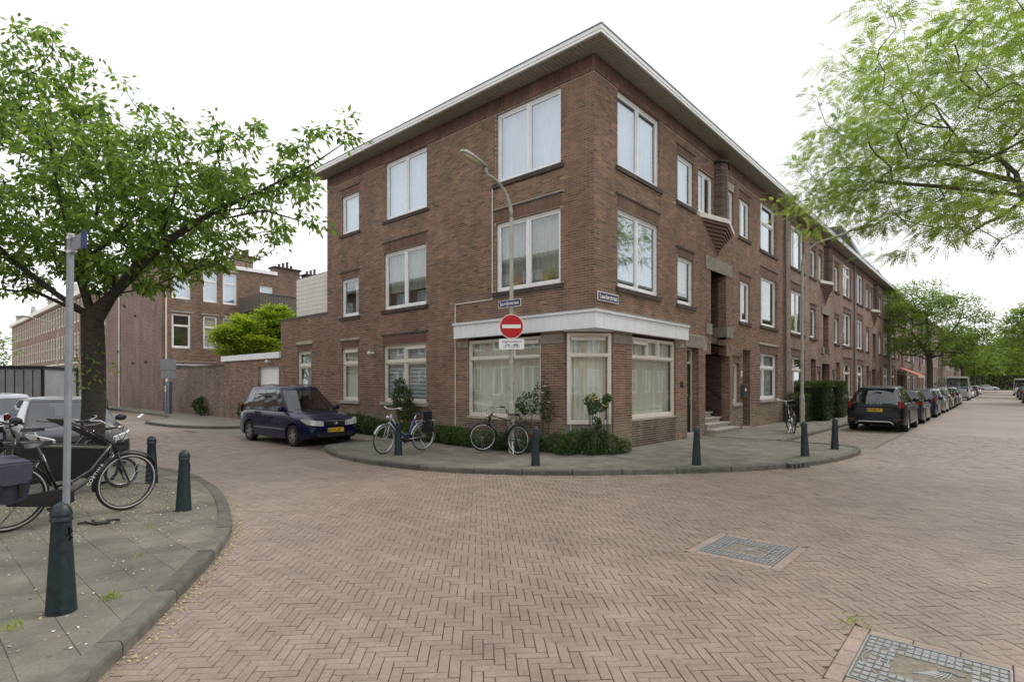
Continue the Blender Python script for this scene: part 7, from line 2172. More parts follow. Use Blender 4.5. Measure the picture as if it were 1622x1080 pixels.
# grey ribbed container down the side street
ct = thing('container', 'grey ribbed container with black edges behind the parked cars at the left', 'container', (-8.26, 22.4, ROAD), math.radians(-37))
M_CT = mat('container_grey', (.28, .29, .31), .6, var=.15, vscale=2)
q = MB(); q.box(-2.2, 2.2, -1.1, 1.1, .2, 2.38); q.build('body', M_CT, ct)
for i in range(15):
    q = MB(); x = -2.1 + i * .3; q.box(x - .05, x + .05, -1.13, -1.1, .25, 2.3); q.box(x + .06, x + .085, -1.106, -1.1, .25, 2.3, m=1); q.build('rib', [M_CT, M_BLACK], ct)
q = MB()
for a in ((-2.25, 2.25, -1.17, -1.1, 2.34, 2.44), (-2.25, 2.25, 1.1, 1.16, 2.34, 2.44), (2.2, 2.26, -1.17, 1.16, 2.34, 2.44), (-2.26, -2.2, -1.17, 1.16, 2.34, 2.44), (2.18, 2.26, -1.17, -1.1, .15, 2.34), (-2.26, -2.18, -1.17, -1.1, .15, 2.34), (2.18, 2.26, 1.1, 1.17, .15, 2.34)): q.box(*a)
q.build('edge_frame', M_BLACK, ct)

# litter
lt = thing('broken_board', 'small pale piece of board lying at the kerb of the side street', 'litter', (-2.75, 25.0, ROAD), .4)
q = MB(); q.obox((0, 0, .16), (1, 0, .7), (0, 1, 0), (-.7, 0, 1), .15, .10, .012); q.build('sheet', M_WHITE, lt)
sl = thing('leather_strap', 'black bicycle lock strap lying on the pavement beside the nearest bollard', 'strap', (-9.40, .80, .006), math.radians(-40))
q = MB(); q.tube([(-.17, 0, .012), (-.10, .03, .02), (-.03, -.01, .012), (.05, -.03, .02), (.12, .02, .014), (.17, .0, .02), (.12, -.05, .02), (.03, -.06, .012)], [.013, .015, .014, .016, .017, .016, .014, .012], 6); q.tube([(.12, .03, .03), (.2, .06, .03), (.27, .02, .035)], .014, 6); q.build('strap', M_BLACK, sl)
q = MB()
for s in (0,): q.tube([(-.02, .01, .04), (.02, .0, .04)], .012, 6)
q.build('buckle', M_CHROME, sl)
# painted bay line
q = MB(); sheet(q, -6.9, -1.9, 27.9, 28.02, ROAD + .003); q.build('parking_line', mat('road_paint', (.55, .53, .48), .8, var=.3, vscale=6), None, kind='structure')
# =================================================================== foliage
def leaves_mesh(name, C, D, S, size, aspect, m, parent, tint, fold=.25, kind=None, droop=None):
    """C centres, D leaf directions, S side vectors (Nx3), size (N)"""
    n = len(C)
    D = D / np.linalg.norm(D, axis=1, keepdims=True)
    S = S - D * np.sum(S * D, axis=1, keepdims=True); S = S / (np.linalg.norm(S, axis=1, keepdims=True) + 1e-9)
    U = np.cross(D, S)
    L = size[:, None]; Wd = L * aspect
    base = C - D * L * .5; tip = C + D * L * .5 - U * L * .12
    mid = C + U * L * .04
    l = mid - S * Wd * .5 - U * Wd * fold * .5 - D * L * .05; r = mid + S * Wd * .5 - U * Wd * fold * .5 - D * L * .05
    V = np.stack([base, l, tip, r], axis=1).reshape(-1, 3)
    F = np.arange(n)[:, None] * 4 + np.array([[0, 1, 2], [0, 2, 3]]).reshape(1, 6)
    me = bpy.data.meshes.new(name)
    me.vertices.add(4 * n); me.vertices.foreach_set('co', V.astype(np.float32).ravel())
    me.loops.add(6 * n); me.loops.foreach_set('vertex_index', F.astype(np.int32).ravel())
    me.polygons.add(2 * n); me.polygons.foreach_set('loop_start', np.arange(2 * n, dtype=np.int32) * 3)
    me.materials.append(m)
    at = me.attributes.new('tint', 'FLOAT', 'FACE'); at.data.foreach_set('value', np.repeat(tint, 2).astype(np.float32))
    me.update(calc_edges=True); me.validate()
    return link(name, me, parent, kind)

def tree_skeleton(root_nodes, targets, seglen=.35, wob=.10, penal=.35):
    """root_nodes: list of polylines (lists of points) that are the main limbs, first point of the first one is the ground.
    targets get hooked onto the nearest branch in order of distance. returns nodes, parents"""
    nodes = []; par = []
    for pl, hook in root_nodes:
        prev = hook if hook is not None else -1
        if isinstance(hook, tuple):
            dd = [(Vector(hook) - nd).length for nd in nodes]; prev = dd.index(min(dd))
        for k, p in enumerate(pl):
            nodes.append(Vector(p)); par.append(prev); prev = len(nodes) - 1
    fork = nodes[0]
    base_n = len(nodes)
    P = np.array([n[:] for n in nodes]); depth = [0.0] * len(nodes)
    for i in range(len(nodes)): depth[i] = 0 if par[i] < 0 else depth[par[i]] + (nodes[i] - nodes[par[i]]).length
    dp = np.array(depth)
    tg = sorted(targets, key=lambda t: (Vector(t) - fork).length)
    for t in tg:
        tv = np.array(t)
        d = np.linalg.norm(P - tv, axis=1) + penal * dp * .25
        d[:2] += 50
        i = int(np.argmin(d)); a = nodes[i]; b = Vector(t)
        n = max(1, int((b - a).length / seglen))
        prev = i
        out = (a - nodes[par[i]]).normalized() if par[i] >= 0 else Vector((0, 0, 1))
        newp = []
        for k in range(1, n + 1):
            f = k / n
            p = a.lerp(b, f) + out * (math.sin(PI * f) * .10 * (b - a).length)
            if k < n: p += Vector((nr.normal(0, wob * .3), nr.normal(0, wob * .3), nr.normal(0, wob * .3)))
            nodes.append(p); par.append(prev); depth.append(depth[prev] + (p - nodes[prev]).length); newp.append(p[:]); prev = len(nodes) - 1
        P = np.vstack([P, np.array(newp)]); dp = np.array(depth)
    return nodes, par, base_n

def branch_mesh(name, nodes, par, m, parent, rmin=.006, rmax=.25, expo=2.2, sides=6, skip=0):
    n = len(nodes); cnt = np.zeros(n); kids = [[] for _ in range(n)]
    for i in range(n):
        if par[i] >= 0: kids[par[i]].append(i)
    rad = np.zeros(n)
    lo, hi = 1.4, 5.0
    for it in range(14):
        expo = (lo + hi) / 2
        for i in range(n - 1, -1, -1):
            if not kids[i]: rad[i] = rmin
            else: rad[i] = (sum(rad[k] ** expo for k in kids[i])) ** (1 / expo)
        if rad[0] > rmax: lo = expo
        else: hi = expo
    sc_ = rmax / rad[0] if rad[0] > rmax else 1.0
    rad = np.where(rad * sc_ < rmin * .8, rmin * .8, rad * sc_)
    q = MB(); done = set()
    for i in range(n):
        for j, k in enumerate(sorted(kids[i], key=lambda a: -rad[a])):
            if j == 0 and par[i] >= 0: continue       # continues the parent's chain
            ch = [i, k]; 
            while kids[ch[-1]]: ch.append(max(kids[ch[-1]], key=lambda a: rad[a]))
            rr = [float(rad[c]) for c in ch]
            if par[i] >= 0: rr[0] = rr[1] * 1.15
            mr = max(rr)
            q.tube([nodes[c] for c in ch], rr, 10 if mr > .12 else (6 if mr > .03 else 4), caps=False)
    return q.build(name, m, parent, smooth=True), rad, kids

M_BARK = mat('cherry_bark', (.050, .042, .034), .95, var=.5, vscale=9, bump=.9, bscale=16, stretch=(1, 1, 3))
M_BARK2 = mat('grey_brown_bark', (.11, .095, .075), .9, var=.4, vscale=8, bump=.8, bscale=20, stretch=(1, 1, .5))
M_LEAF1 = leaf_mat('cherry_leaf', (.042, .09, .02), (.20, .31, .058), .55)
M_LEAF2 = leaf_mat('locust_leaf', (.10, .17, .032), (.27, .36, .075), .55)
M_LEAF3 = leaf_mat('street_tree_leaf', (.055, .11, .02), (.19, .28, .045), .45)
M_LEAF4 = leaf_mat('garden_leaf', (.07, .15, .014), (.31, .40, .04), .4)
M_LEAF5 = leaf_mat('hedge_leaf', (.018, .038, .012), (.055, .10, .022), .2)
M_LEAF6 = leaf_mat('ground_shrub_leaf', (.024, .05, .014), (.085, .135, .035), .25)

def rand_dirs(n, down=0.0):
    d = nr.normal(0, 1, (n, 3)); d /= np.linalg.norm(d, axis=1, keepdims=True); d[:, 2] -= down; return d / np.linalg.norm(d, axis=1, keepdims=True)

# ---- cherry tree in the left foreground ------------------------------------
CT = thing('cherry_tree', 'broad leafy tree with thick dark trunk on the left pavement, behind the bicycles', 'tree', (-8.47, 5.62, 0))
T0 = Vector((0, 0, 0)); Rv = Vector((RT.x, RT.y, 0)); Fv = Vector((FW.x, FW.y, 0))
def L3(r, f, z): v = Rv * r + Fv * f; return (v.x, v.y, z)
limbs = [([L3(0, 0, -.1), L3(0, 0, .6), L3(.03, 0, 1.4), L3(.02, 0, 2.2), L3(.0, 0, 2.9)], None),
         ([L3(.45, -.1, 3.3), L3(1.0, -.3, 3.7), L3(1.7, -.5, 4.2), L3(2.6, -.6, 4.7), L3(3.5, -.6, 5.1)], 4),
         ([L3(.25, .3, 3.5), L3(.7, .5, 4.4), L3(1.4, .6, 5.3), L3(2.3, .5, 6.0), L3(3.3, .3, 6.3)], 4),
         ([L3(.0, -.3, 3.6), L3(.1, -.8, 4.6), L3(.2, -1.2, 5.7), L3(.1, -1.4, 6.7)], 4),
         ([L3(-.3, .2, 3.5), L3(-.7, .4, 4.4), L3(-1.1, .5, 5.6), L3(-1.3, .6, 7.0)], 4),
         ([L3(-.5, -.2, 3.3), L3(-1.1, -.5, 3.9), L3(-1.8, -.7, 4.7), L3(-2.4, -.8, 5.5)], 4),
         ([L3(-.5, .1, 3.1), L3(-1.2, .2, 3.4), L3(-2.0, .4, 3.9)], 4),
         ([L3(.2, 1.0, 3.9), L3(.4, 1.9, 4.7), L3(.5, 2.6, 5.4)], 4),
         ([L3(4.3, -.6, 5.5), L3(4.9, -.6, 5.9)], tuple(L3(3.5, -.6, 5.1))),
         ([L3(3.0, -.9, 4.5), L3(3.7, -1.0, 4.6), L3(4.3, -1.1, 4.4)], tuple(L3(2.6, -.6, 4.7)))]
tg = []
def ell(c, r, n, lst):
    for _ in range(n):
        while True:
            p = nr.uniform(-1, 1, 3); d = np.linalg.norm(p)
            if d <= 1 and (d > .45 or nr.rand() < .35): break
        lst.append(L3(c[0] + p[0] * r[0], c[1] + p[1] * r[1], c[2] + p[2] * r[2]))
ell((-1.3, 0, 5.6), (2.0, 2.2, 2.2), 260, tg)
ell((.4, 0, 5.0), (1.8, 2.2, 1.7), 230, tg)
ell((1.9, -.1, 5.0), (1.6, 1.6, 1.25), 150, tg)
ell((-1.2, 0, 7.0), (1.2, 1.3, 1.25), 80, tg)
ell((-2.2, 0, 4.2), (1.7, 1.6, .9), 80, tg)
ell((.9, -.2, 3.95), (1.6, 1.4, .55), 60, tg)
ell((3.3, -.4, 5.5), (1.2, 1.0, .75), 48, tg)
for s in ((5.0, -.6, 6.05), (4.6, -.5, 6.2), (4.3, -.7, 5.8), (4.55, -1.0, 4.75), (4.4, -1.1, 4.45), (4.0, -1.0, 4.25), (3.7, -.9, 4.0), (4.2, -.4, 5.5), (3.6, -.8, 4.75), (3.1, -.7, 3.85), (2.7, -.6, 3.7), (.9, .2, 6.9), (1.4, .1, 6.6), (.3, -.4, 7.6), (-.6, -.3, 8.2), (2.3, .2, 6.6), (3.0, .3, 6.5), (-1.3, .2, 8.4), (-1.9, 0, 8.0)):
    for k in range(2): tg.append(L3(s[0] + nr.normal(0, .1), s[1] + nr.normal(0, .2), s[2] + nr.normal(0, .08)))
nodes, par, bn = tree_skeleton(limbs, tg, .3, .12)
ob, rad, kids = branch_mesh('trunk', nodes, par, M_BARK, CT, rmin=.0055, rmax=.19, expo=2.15)
tips = [i for i in range(bn, len(nodes)) if rad[i] < .030]
Cs = []; Ds = []
for i in tips:
    p = nodes[i]; d = (p - nodes[par[i]]).normalized()
    k = 42 if not kids[i] else 18
    for j in range(k):
        b = p.lerp(nodes[par[i]], rnd.random()) if kids[i] else p + d * rnd.uniform(-.1, .22)
        off = Vector((nr.normal(0, .10), nr.normal(0, .10), nr.normal(0, .07)))
        Cs.append(b + off); dd = d * .5 + off.normalized() * .8 + Vector((0, 0, -.75)); Ds.append(dd)
C_ = np.array([c[:] for c in Cs]); D_ = np.array([c[:] for c in Ds])
n = len(C_); S_ = nr.normal(0, 1, (n, 3)) * np.array([1, 1, .35]); sz = nr.uniform(.10, .17, n)
tn = np.clip(nr.normal(.5, .28, n), 0, 1)
wc = C_ + np.array(CT.location[:])
dist = np.linalg.norm(wc - np.array(CAMP[:]), axis=1)
order = np.argsort(dist - sz * 8)
near_l = order[:300]; rest_l = order[300:]
leaves_mesh('foliage', C_[rest_l], D_[rest_l], S_[rest_l], sz[rest_l], .42, M_LEAF1, CT, tn[rest_l], kind='stuff')
lv_me = []
for k in range(5):
    o = leaves_mesh('leaf', np.zeros((1, 3)), np.array([[1.0, 0, 0]]), np.array([[0, 1.0, 0]]), np.array([.115]), .46, M_LEAF1, None, np.array([.2 + .15 * k])); lv_me.append(o.data); bpy.data.objects.remove(o)
for i in near_l:
    d = Vector(D_[i]).normalized(); s = Vector(S_[i]); s = (s - d * s.dot(d)).normalized(); u = d.cross(s)
    o = link('leaf', lv_me[int(tn[i] * 4.99)], CT); f = sz[i] / .115
    o.matrix_local = Matrix(((d.x * f, s.x * f, u.x * f, C_[i][0]), (d.y * f, s.y * f, u.y * f, C_[i][1]), (d.z * f, s.z * f, u.z * f, C_[i][2]), (0, 0, 0, 1)))
# sprouts on the trunk
n = 150; a = nr.uniform(0, 6.28, n); z = np.concatenate([nr.normal(1.75, .12, n // 2), nr.normal(2.05, .1, n - n // 2)])
C_ = np.stack([np.cos(a) * .30, np.sin(a) * .30, z], 1) + nr.normal(0, .06, (n, 3)); side = (C_[:, :2] @ np.array([-FW.x * .5 + RT.x * .2, -FW.y * .5 + RT.y * .2])) > .02
C_ = C_[side]; n = len(C_); leaves_mesh('trunk_sprouts', C_, rand_dirs(n, .3), nr.normal(0, 1, (n, 3)), nr.uniform(.08, .12, n), .45, M_LEAF1, CT, nr.uniform(.3, 1, n), kind='stuff')

# ---- clipped hedges and shrubs ----------------------------------------------
def leafy_box(name, label, cat, x0, x1, y0, y1, z0, z1, n, leaf, m, group=None, core=.72, rough=.06, aspect=.5):
    e = thing(name, label, cat, ((x0 + x1) / 2, (y0 + y1) / 2, 0), group=group)
    c = np.array([0, 0, (z0 + z1) / 2]); h = np.array([(x1 - x0) / 2, (y1 - y0) / 2, (z1 - z0) / 2])
    p = nr.uniform(-1, 1, (n, 3)); ax = nr.randint(0, 3, n); s = np.sign(p[np.arange(n), ax]); p[np.arange(n), ax] = s * nr.uniform(.86, 1.02, n)
    bump = 1 + .05 * np.sin(p[:, 0] * 5 + 1) * np.cos(p[:, 1] * 4) + .04 * np.sin(p[:, 2] * 7)
    rr = np.maximum(1, np.linalg.norm(p, axis=1) / 1.38)
    C = c + p * h * bump[:, None] / rr[:, None] + nr.normal(0, rough * .5, (n, 3))
    D = p * .8 + rand_dirs(n) + np.array([0, 0, .3])
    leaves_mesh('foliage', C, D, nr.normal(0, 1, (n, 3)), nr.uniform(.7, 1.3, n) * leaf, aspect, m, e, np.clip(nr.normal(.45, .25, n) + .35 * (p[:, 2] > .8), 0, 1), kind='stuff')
    q = MB(); q.box(-h[0] * core, h[0] * core, -h[1] * core, h[1] * core, z0, (z0 + z1) / 2 + h[2] * core); q.build('branches', mat('twig_dark', (.02, .022, .014), .95, var=.5, vscale=12), e)
    for k in range(3):
        pass
    return e
# ---- generic street tree ---------------------------------------------------
def street_tree(name, label, x, y, trunk_h, limbs, ells, rmax, leafm, leaf, per, bark=M_BARK2, group=None, down=.35, clump=.22, aspect=.42, rmin=.008, seg=.45, expo=2.3, indiv=False, pinnate=0):
    e = thing(name, label, 'tree', (x, y, 0), group=group)
    tg = []
    for c, r, nn in ells:
        for _ in range(nn):
            while True:
                p = nr.uniform(-1, 1, 3); d = np.linalg.norm(p)
                if d <= 1 and (d > .5 or nr.rand() < .3): break
            tg.append((c[0] + p[0] * r[0], c[1] + p[1] * r[1], c[2] + p[2] * r[2]))
    nodes, par, bn = tree_skeleton(limbs, tg, seg, .16)
    ob, rad, kids = branch_mesh('trunk', nodes, par, bark, e, rmin=rmin, rmax=rmax, expo=expo)
    Cs = []; Ds = []; tt = []
    for i in range(bn, len(nodes)):
        if rad[i] > rmin * 3.2: continue
        p = nodes[i]; d = (p - nodes[par[i]]).normalized(); sh = rnd.gauss(.5, .2)
        k = per if not kids[i] else per // 3
        offs = nr.normal(0, 1, (k, 3)) * np.array([clump, clump, clump * .45])
        Cs.append(np.array(p[:]) + offs); dd = offs * 1.5 / clump * .5 + np.array(d[:]) * .6; dd[:, 2] -= down; Ds.append(dd); tt.append(np.clip(nr.normal(sh, .2, k), 0, 1))
    C_ = np.vstack(Cs); D_ = np.vstack(Ds); n = len(C_)
    sz = nr.uniform(leaf * .7, leaf * 1.3, n); tn = np.concatenate(tt)
    S_ = nr.normal(0, 1, (n, 3)) * np.array([1, 1, .4])
    if pinnate:      # feathered leaves: leaflets in pairs along a drooping stalk
        k = 2 * pinnate + 1
        D_ = D_ / np.linalg.norm(D_, axis=1, keepdims=True)
        S_ = S_ - D_ * np.sum(S_ * D_, axis=1, keepdims=True); S_ /= np.linalg.norm(S_, axis=1, keepdims=True)
        ln = nr.uniform(.16, .30, n)
        CC = []; DD = []; SS = []; ZZ = []
        for j in range(k):
            f = (j // 2 + 1) / (pinnate + 1) if j < k - 1 else 1.0
            sd = 0 if j == k - 1 else (1 if j % 2 else -1)
            pos = C_ + D_ * (ln * f)[:, None]; pos[:, 2] -= ln * f * f * .28
            dl = D_ * (.55 if sd else 1) + S_ * sd * .85 + nr.normal(0, .12, (n, 3)); dl[:, 2] -= .12
            z_ = sz * (1.0 - .25 * abs(f - .5) * 2)
            dn = dl / np.linalg.norm(dl, axis=1, keepdims=True)
            CC.append(pos + dn * z_[:, None] * .5); DD.append(dl); SS.append(np.cross(dl, np.cross(D_, S_)) + nr.normal(0, .15, (n, 3))); ZZ.append(z_)
        C_ = np.vstack(CC); D_ = np.vstack(DD); S_ = np.vstack(SS); sz = np.concatenate(ZZ); tn = np.tile(tn, k); n = len(C_)
    if indiv:
        wc = C_ + np.array(e.location[:]); dv = wc - np.array(CAMP[:]); f = dv @ np.array(FW[:]); r_ = dv @ np.array(RT[:])
        vis = (f > 1) & (np.abs(r_ / f) < .93); key = np.where(vis, f / sz, 1e9); order = np.argsort(key)
        ni = order[:300]; rest = order[300:]
        me_ = []
        for k in range(4):
            o = leaves_mesh('leaf', np.zeros((1, 3)), np.array([[1.0, 0, 0]]), np.array([[0, 1.0, 0]]), np.array([leaf]), aspect, leafm, None, np.array([.15 + .22 * k])); me_.append(o.data); bpy.data.objects.remove(o)
        for i in ni:
            d = Vector(D_[i]).normalized(); s = Vector(S_[i]); s = (s - d * s.dot(d)).normalized(); u = d.cross(s); f_ = sz[i] / leaf
            o = link('leaf', me_[int(tn[i] * 3.99)], e); o.matrix_local = Matrix(((d.x * f_, s.x * f_, u.x * f_, C_[i][0]), (d.y * f_, s.y * f_, u.y * f_, C_[i][1]), (d.z * f_, s.z * f_, u.z * f_, C_[i][2]), (0, 0, 0, 1)))
        C_, D_, S_, sz, tn = C_[rest], D_[rest], S_[rest], sz[rest], tn[rest]
    leaves_mesh('foliage', C_, D_, S_, sz, aspect, leafm, e, tn, kind='stuff')
    return e

# big locust tree on the right: trunk outside the picture, crown reaches over the street
lm = [([(0, 0, -.1), (0, .05, 1.2), (-.05, .1, 2.6), (-.1, .2, 3.6)], None),
      ([(-.5, 1.0, 4.4), (-.9, 2.2, 5.1), (-1.2, 3.4, 5.6), (-1.3, 4.8, 6.1), (-1.3, 6.0, 6.5)], 3),
      ([(.4, 1.0, 4.6), (.8, 2.3, 5.6), (1.0, 3.6, 6.6), (1.0, 5.0, 7.4)], 3),
      ([(-.9, .4, 4.6), (-2.0, .9, 5.6), (-3.2, 1.6, 6.6), (-4.2, 2.6, 7.5)], 3),
      ([(-.2, .4, 5.0), (-.4, .9, 6.6), (-.6, 1.6, 8.2), (-.7, 2.6, 9.6)], 3),
      ([(.8, -.4, 4.8), (2.0, -.8, 6.2), (3.0, -1.0, 7.4)], 3),
      ([(-.6, -.8, 4.8), (-1.2, -2.0, 6.2)], 3)]
street_tree('locust_tree', 'light green locust tree whose branches hang in from the right edge', 6.0, -10.9, 3.6, lm,
            [((-.8, 3.6, 7.2), (2.6, 3.6, 2.2), 290), ((-2.4, 2.0, 8.2), (2.6, 2.6, 2.2), 230), ((.5, 5.0, 7.4), (2.0, 2.2, 1.6), 100), ((-1.0, 5.2, 6.2), (1.6, 1.8, .9), 75), ((1.2, 0, 8.2), (3.2, 3.2, 2.4), 150), ((0, 2.2, 9.6), (2.8, 3, 1.2), 110), ((1.3, 7.9, 6.9), (1.3, 1.2, .7), 38), ((-.1, 6.9, 7.3), (1.7, 1.3, 1.2), 80), ((-2.6, 4.6, 7.4), (1.8, 1.6, 1.5), 90), ((-.8, 6.3, 8.8), (1.6, 1.3, 1.2), 60), ((-1.0, 5.4, 5.3), (1.5, 1.5, .55), 34), ((-3.4, 3.6, 4.7), (1.3, 1.3, .6), 36), ((-2.6, 5.2, 9.2), (1.6, 1.3, 1.0), 44)],
            .20, M_LEAF2, .062, 24, pinnate=6, clump=.16, down=.25, rmin=.0045, indiv=True, seg=.55)
st = [([(0, 0, -.1), (0, 0, 1.5), (.05, 0, 2.8), (0, .05, 3.8)], None), ([(.6, .6, 4.8), (1.4, 1.3, 6.0)], 3), ([(-.8, .5, 4.7), (-1.7, 1.1, 5.8)], 3), ([(-.5, -.8, 4.9), (-1.0, -1.8, 6.2)], 3), ([(.7, -.7, 4.9), (1.6, -1.5, 6.2)], 3), ([(.1, .1, 5.2), (0, .2, 7.2)], 3)]
TG = 'street trees along the long street'
def std_tree(label, x, y, h=10.0, r=4.3, n=230, leaf=.16, per=34, low=False, m=None, name='street_tree'):
    s = h / 10.0
    l2 = [([(a * s, b * s, c * s) for a, b, c in pl], hk) for pl, hk in st]
    return street_tree(name, label, x, y, 3.5, l2, [((0, 0, h * .62), (r, r, h * .27), n), ((-.2 * r, .2 * r, h * .80), (r * .62, r * .62, h * .18), int(n * .45)), ((.1 * r, -.1 * r, h * .47), (r * .8, r * .8, h * .10), int(n * .25))] + ([((0, 0, h * .25), (r, r, h * .25), n)] if low else []), .20, m or M_LEAF3, leaf * 1.45, int(per * 1.5), group=TG, clump=.34, rmin=.014, seg=.8, expo=2.5)
std_tree('nearest street tree of the left row, dark trunk before the terrace', 45, -2.8, 10.2, 4.3, 290, .14, 46)
std_tree('second street tree on the left side, trunk rising beside the white van', 92, -2.9, 10.5, 5.0, 200, .22, 34)
std_tree('street tree on the right side with its crown cut by the right edge, nearest', 58, -10.9, 9.6, 4.8, 240, .18, 38)
std_tree('second street tree on the right side of the long street', 84, -10.9, 9.6, 5.0, 200, .22, 34)
std_tree('third street tree on the right side of the long street', 112, -10.9, 10, 5.2, 180, .27, 30)
std_tree('third street tree on the left side, far down the terrace', 128, -3.2, 10, 5.2, 170, .28, 30)
std_tree('fourth street tree on the left side, near the end of the street', 160, -3.2, 10, 5.2, 150, .34, 28)
std_tree('fourth street tree on the right side, near the end of the street', 145, -10.9, 10.5, 5.5, 150, .34, 28)
# wooded end of the street
for i, (x, y, h) in enumerate([(205, 6, 12), (207, -5, 13), (205, -17, 12.5), (212, 15, 13)]):
    std_tree(['dark tree closing the far end of the street at the left', 'dark tree closing the far end behind the crossing car', 'dark tree closing the far end at the right', 'farthest dark tree behind the roofs at the end of the street'][i], x, y, h, 7.5, 200, .6, 34, low=True)

std_tree('small green tree at the left edge far down the side street', -8.8, 30, 5.2, 1.9, 70, .14, 26)
leafy_box('bush_row', 'dense green bushes closing the far end of the long street', 'bushes', 199, 203, -34, 9, 0, 4.6, 9000, .55, M_LEAF3)
# tree in the back garden
gl = [([(0, 0, 0), (0, 0, 1.4), (.1, 0, 2.6)], None), ([(.6, .2, 3.4), (1.0, .3, 4.4)], 2), ([(-.6, .2, 3.4), (-1.0, .1, 4.2)], 2), ([(0, -.5, 3.6), (.2, -.7, 4.8)], 2)]
street_tree('garden_tree', 'bushy yellow green tree showing above the garage roof', 1.7, 22.6, 2, gl, [((0, 0, 4.0), (1.9, 1.5, 1.3), 260), ((1.1, -.2, 4.9), (1.1, 1.0, 1.0), 130)], .12, M_LEAF4, .17, 120, clump=.19, rmin=.01, seg=.4)

leafy_box('hedge', 'clipped green hedge just right of the second lamp post', 'hedge', 16.4, 18.0, -1.35, -.1, 0, 1.72, 15000, .06, M_LEAF5, group='two clipped hedges at the foot of the terrace')
leafy_box('hedge', 'clipped green hedge farther on, next to the black estate car', 'hedge', 19.4, 21.2, -1.35, -.1, 0, 1.75, 15000, .06, M_LEAF5, group='two clipped hedges at the foot of the terrace')
leafy_box('shrub', 'dark low shrub behind the bicycle at the second lamp post', 'shrub', 14.9, 16.1, -.9, -.1, 0, 1.22, 4000, .055, M_LEAF5)

def leaf_clump(parent, name, cx, cy, cz, rx, ry, rz_, n, leaf, m, down=0.0, aspect=.5, lo=0.0):
    p = rand_dirs(n) * (nr.uniform(.35, 1, n) ** .5)[:, None]
    C = np.array([cx, cy, cz]) + p * np.array([rx, ry, rz_]) + nr.normal(0, .02, (n, 3)); C[:, 2] = np.maximum(C[:, 2], .02)
    D = p + rand_dirs(n) * .8; D[:, 2] += .3 - down
    return C, D
def shrub(name, label, cat, blobs, leaf, m, per=1500, stems=True, aspect=.5, group=None, flowers=None):
    cx = sum(b[0] for b in blobs) / len(blobs); cy = sum(b[1] for b in blobs) / len(blobs)
    e = thing(name, label, cat, (cx, cy, 0), group=group)
    Cs = []; Ds = []
    for (x, y, z, rx, ry, rz_) in blobs:
        k = int(per * rx * ry * rz_ / .02 * .5) + 120
        C, D = leaf_clump(e, name, x - cx, y - cy, z, rx, ry, rz_, k, leaf, m); Cs.append(C); Ds.append(D)
    C = np.vstack(Cs); D = np.vstack(Ds); n = len(C)
    leaves_mesh('foliage', C, D, nr.normal(0, 1, (n, 3)), nr.uniform(.6, 1.35, n) * leaf, aspect, m, e, np.clip(nr.normal(.45, .28, n), 0, 1), kind='stuff')
    if stems:
        q = MB()
        for (x, y, z, rx, ry, rz_) in blobs:
            for k in range(4):
                a = rnd.uniform(0, 6.28); q.tube([(x - cx + math.cos(a) * .03, y - cy + math.sin(a) * .03, 0), (x - cx + math.cos(a) * rx * .3, y - cy + math.sin(a) * ry * .3, z * .6), (x - cx + math.cos(a) * rx * .7, y - cy + math.sin(a) * ry * .7, z + rz_ * .4)], [.009, .007, .004], 4)
        q.build('stems', mat('green_stem', (.06, .07, .03), .8), e)
    if flowers:
        for (x, y, z, r, col) in flowers:
            q = MB()
            for ring_, (nn, rr, tl) in enumerate(((6, r, .25), (5, r * .7, .6), (4, r * .4, .95))):
                for k in range(nn):
                    a = 2 * PI * k / nn + ring_ * .5; d = Vector((math.cos(a), math.sin(a), tl)).normalized(); t = Vector((-math.sin(a), math.cos(a), 0)); c = Vector((x - cx, y - cy, z)) + d * rr * .6
                    q.add([tuple(c - d * rr * .5), tuple(c + t * rr * .5), tuple(c + d * rr * .5 + Vector((0, 0, rr * .2))), tuple(c - t * rr * .5)], [(0, 1, 2, 3)])
            q.build('blossom', mat('petal_' + col, {'white': (.8, .76, .66), 'yellow': (.75, .62, .12), 'pink': (.55, .12, .25)}[col], .7), e)
    return e
# planting along the side-street front, several low shrubs side by side
yy = [(-.42, 9.6, .55, .36, .5), (-.48, 8.7, .5, .4, .55), (-.50, 7.7, .42, .42, .6), (-.52, 6.7, .40, .45, .55), (-.55, 5.7, .36, .5, .6), (-.55, 4.6, .40, .5, .65), (-.6, 3.6, .34, .5, .6), (-.62, 2.6, .36, .5, .6), (-.60, 1.75, .34, .45, .5)]
for i, (x, y, h, rx, ry) in enumerate(yy):
    b = [(x + rnd.uniform(-.1, .1), y + dy, h * .55, rx, ry * .62, h * .62) for dy in (-.35, .1, .45)]
    shrub('low_shrub', ['low green shrub behind the nose of the purple car', 'low green shrub left of the silver bicycle', 'low green shrub behind the silver bicycle\'s front wheel', 'low green shrub under the window with the striped blind', 'low green shrub right of the silver bicycle', 'low green shrub at the left end of the shop window', 'low green shrub behind the black bicycle\'s front wheel', 'low green shrub behind the first lamp post', 'low green shrub at the foot of the left brick pier'][i], 'shrub', b, .06, M_LEAF6, per=1700, group='low shrubs along the side-street front', stems=False)
shrub('shrub', 'dense dark green shrub in front of the cut-off corner window', 'shrub', [(-.32, .85, .22, .34, .34, .26), (-.20, .35, .30, .36, .3, .28), (-.05, .0, .26, .34, .28, .34), (.28, -.30, .22, .36, .26, .24), (.62, -.42, .15, .24, .2, .18), (-.5, .45, .14, .3, .3, .2), (-.25, .1, .5, .12, .14, .14), (.1, -.2, .46, .1, .12, .12)], .055, M_LEAF6, per=1500)
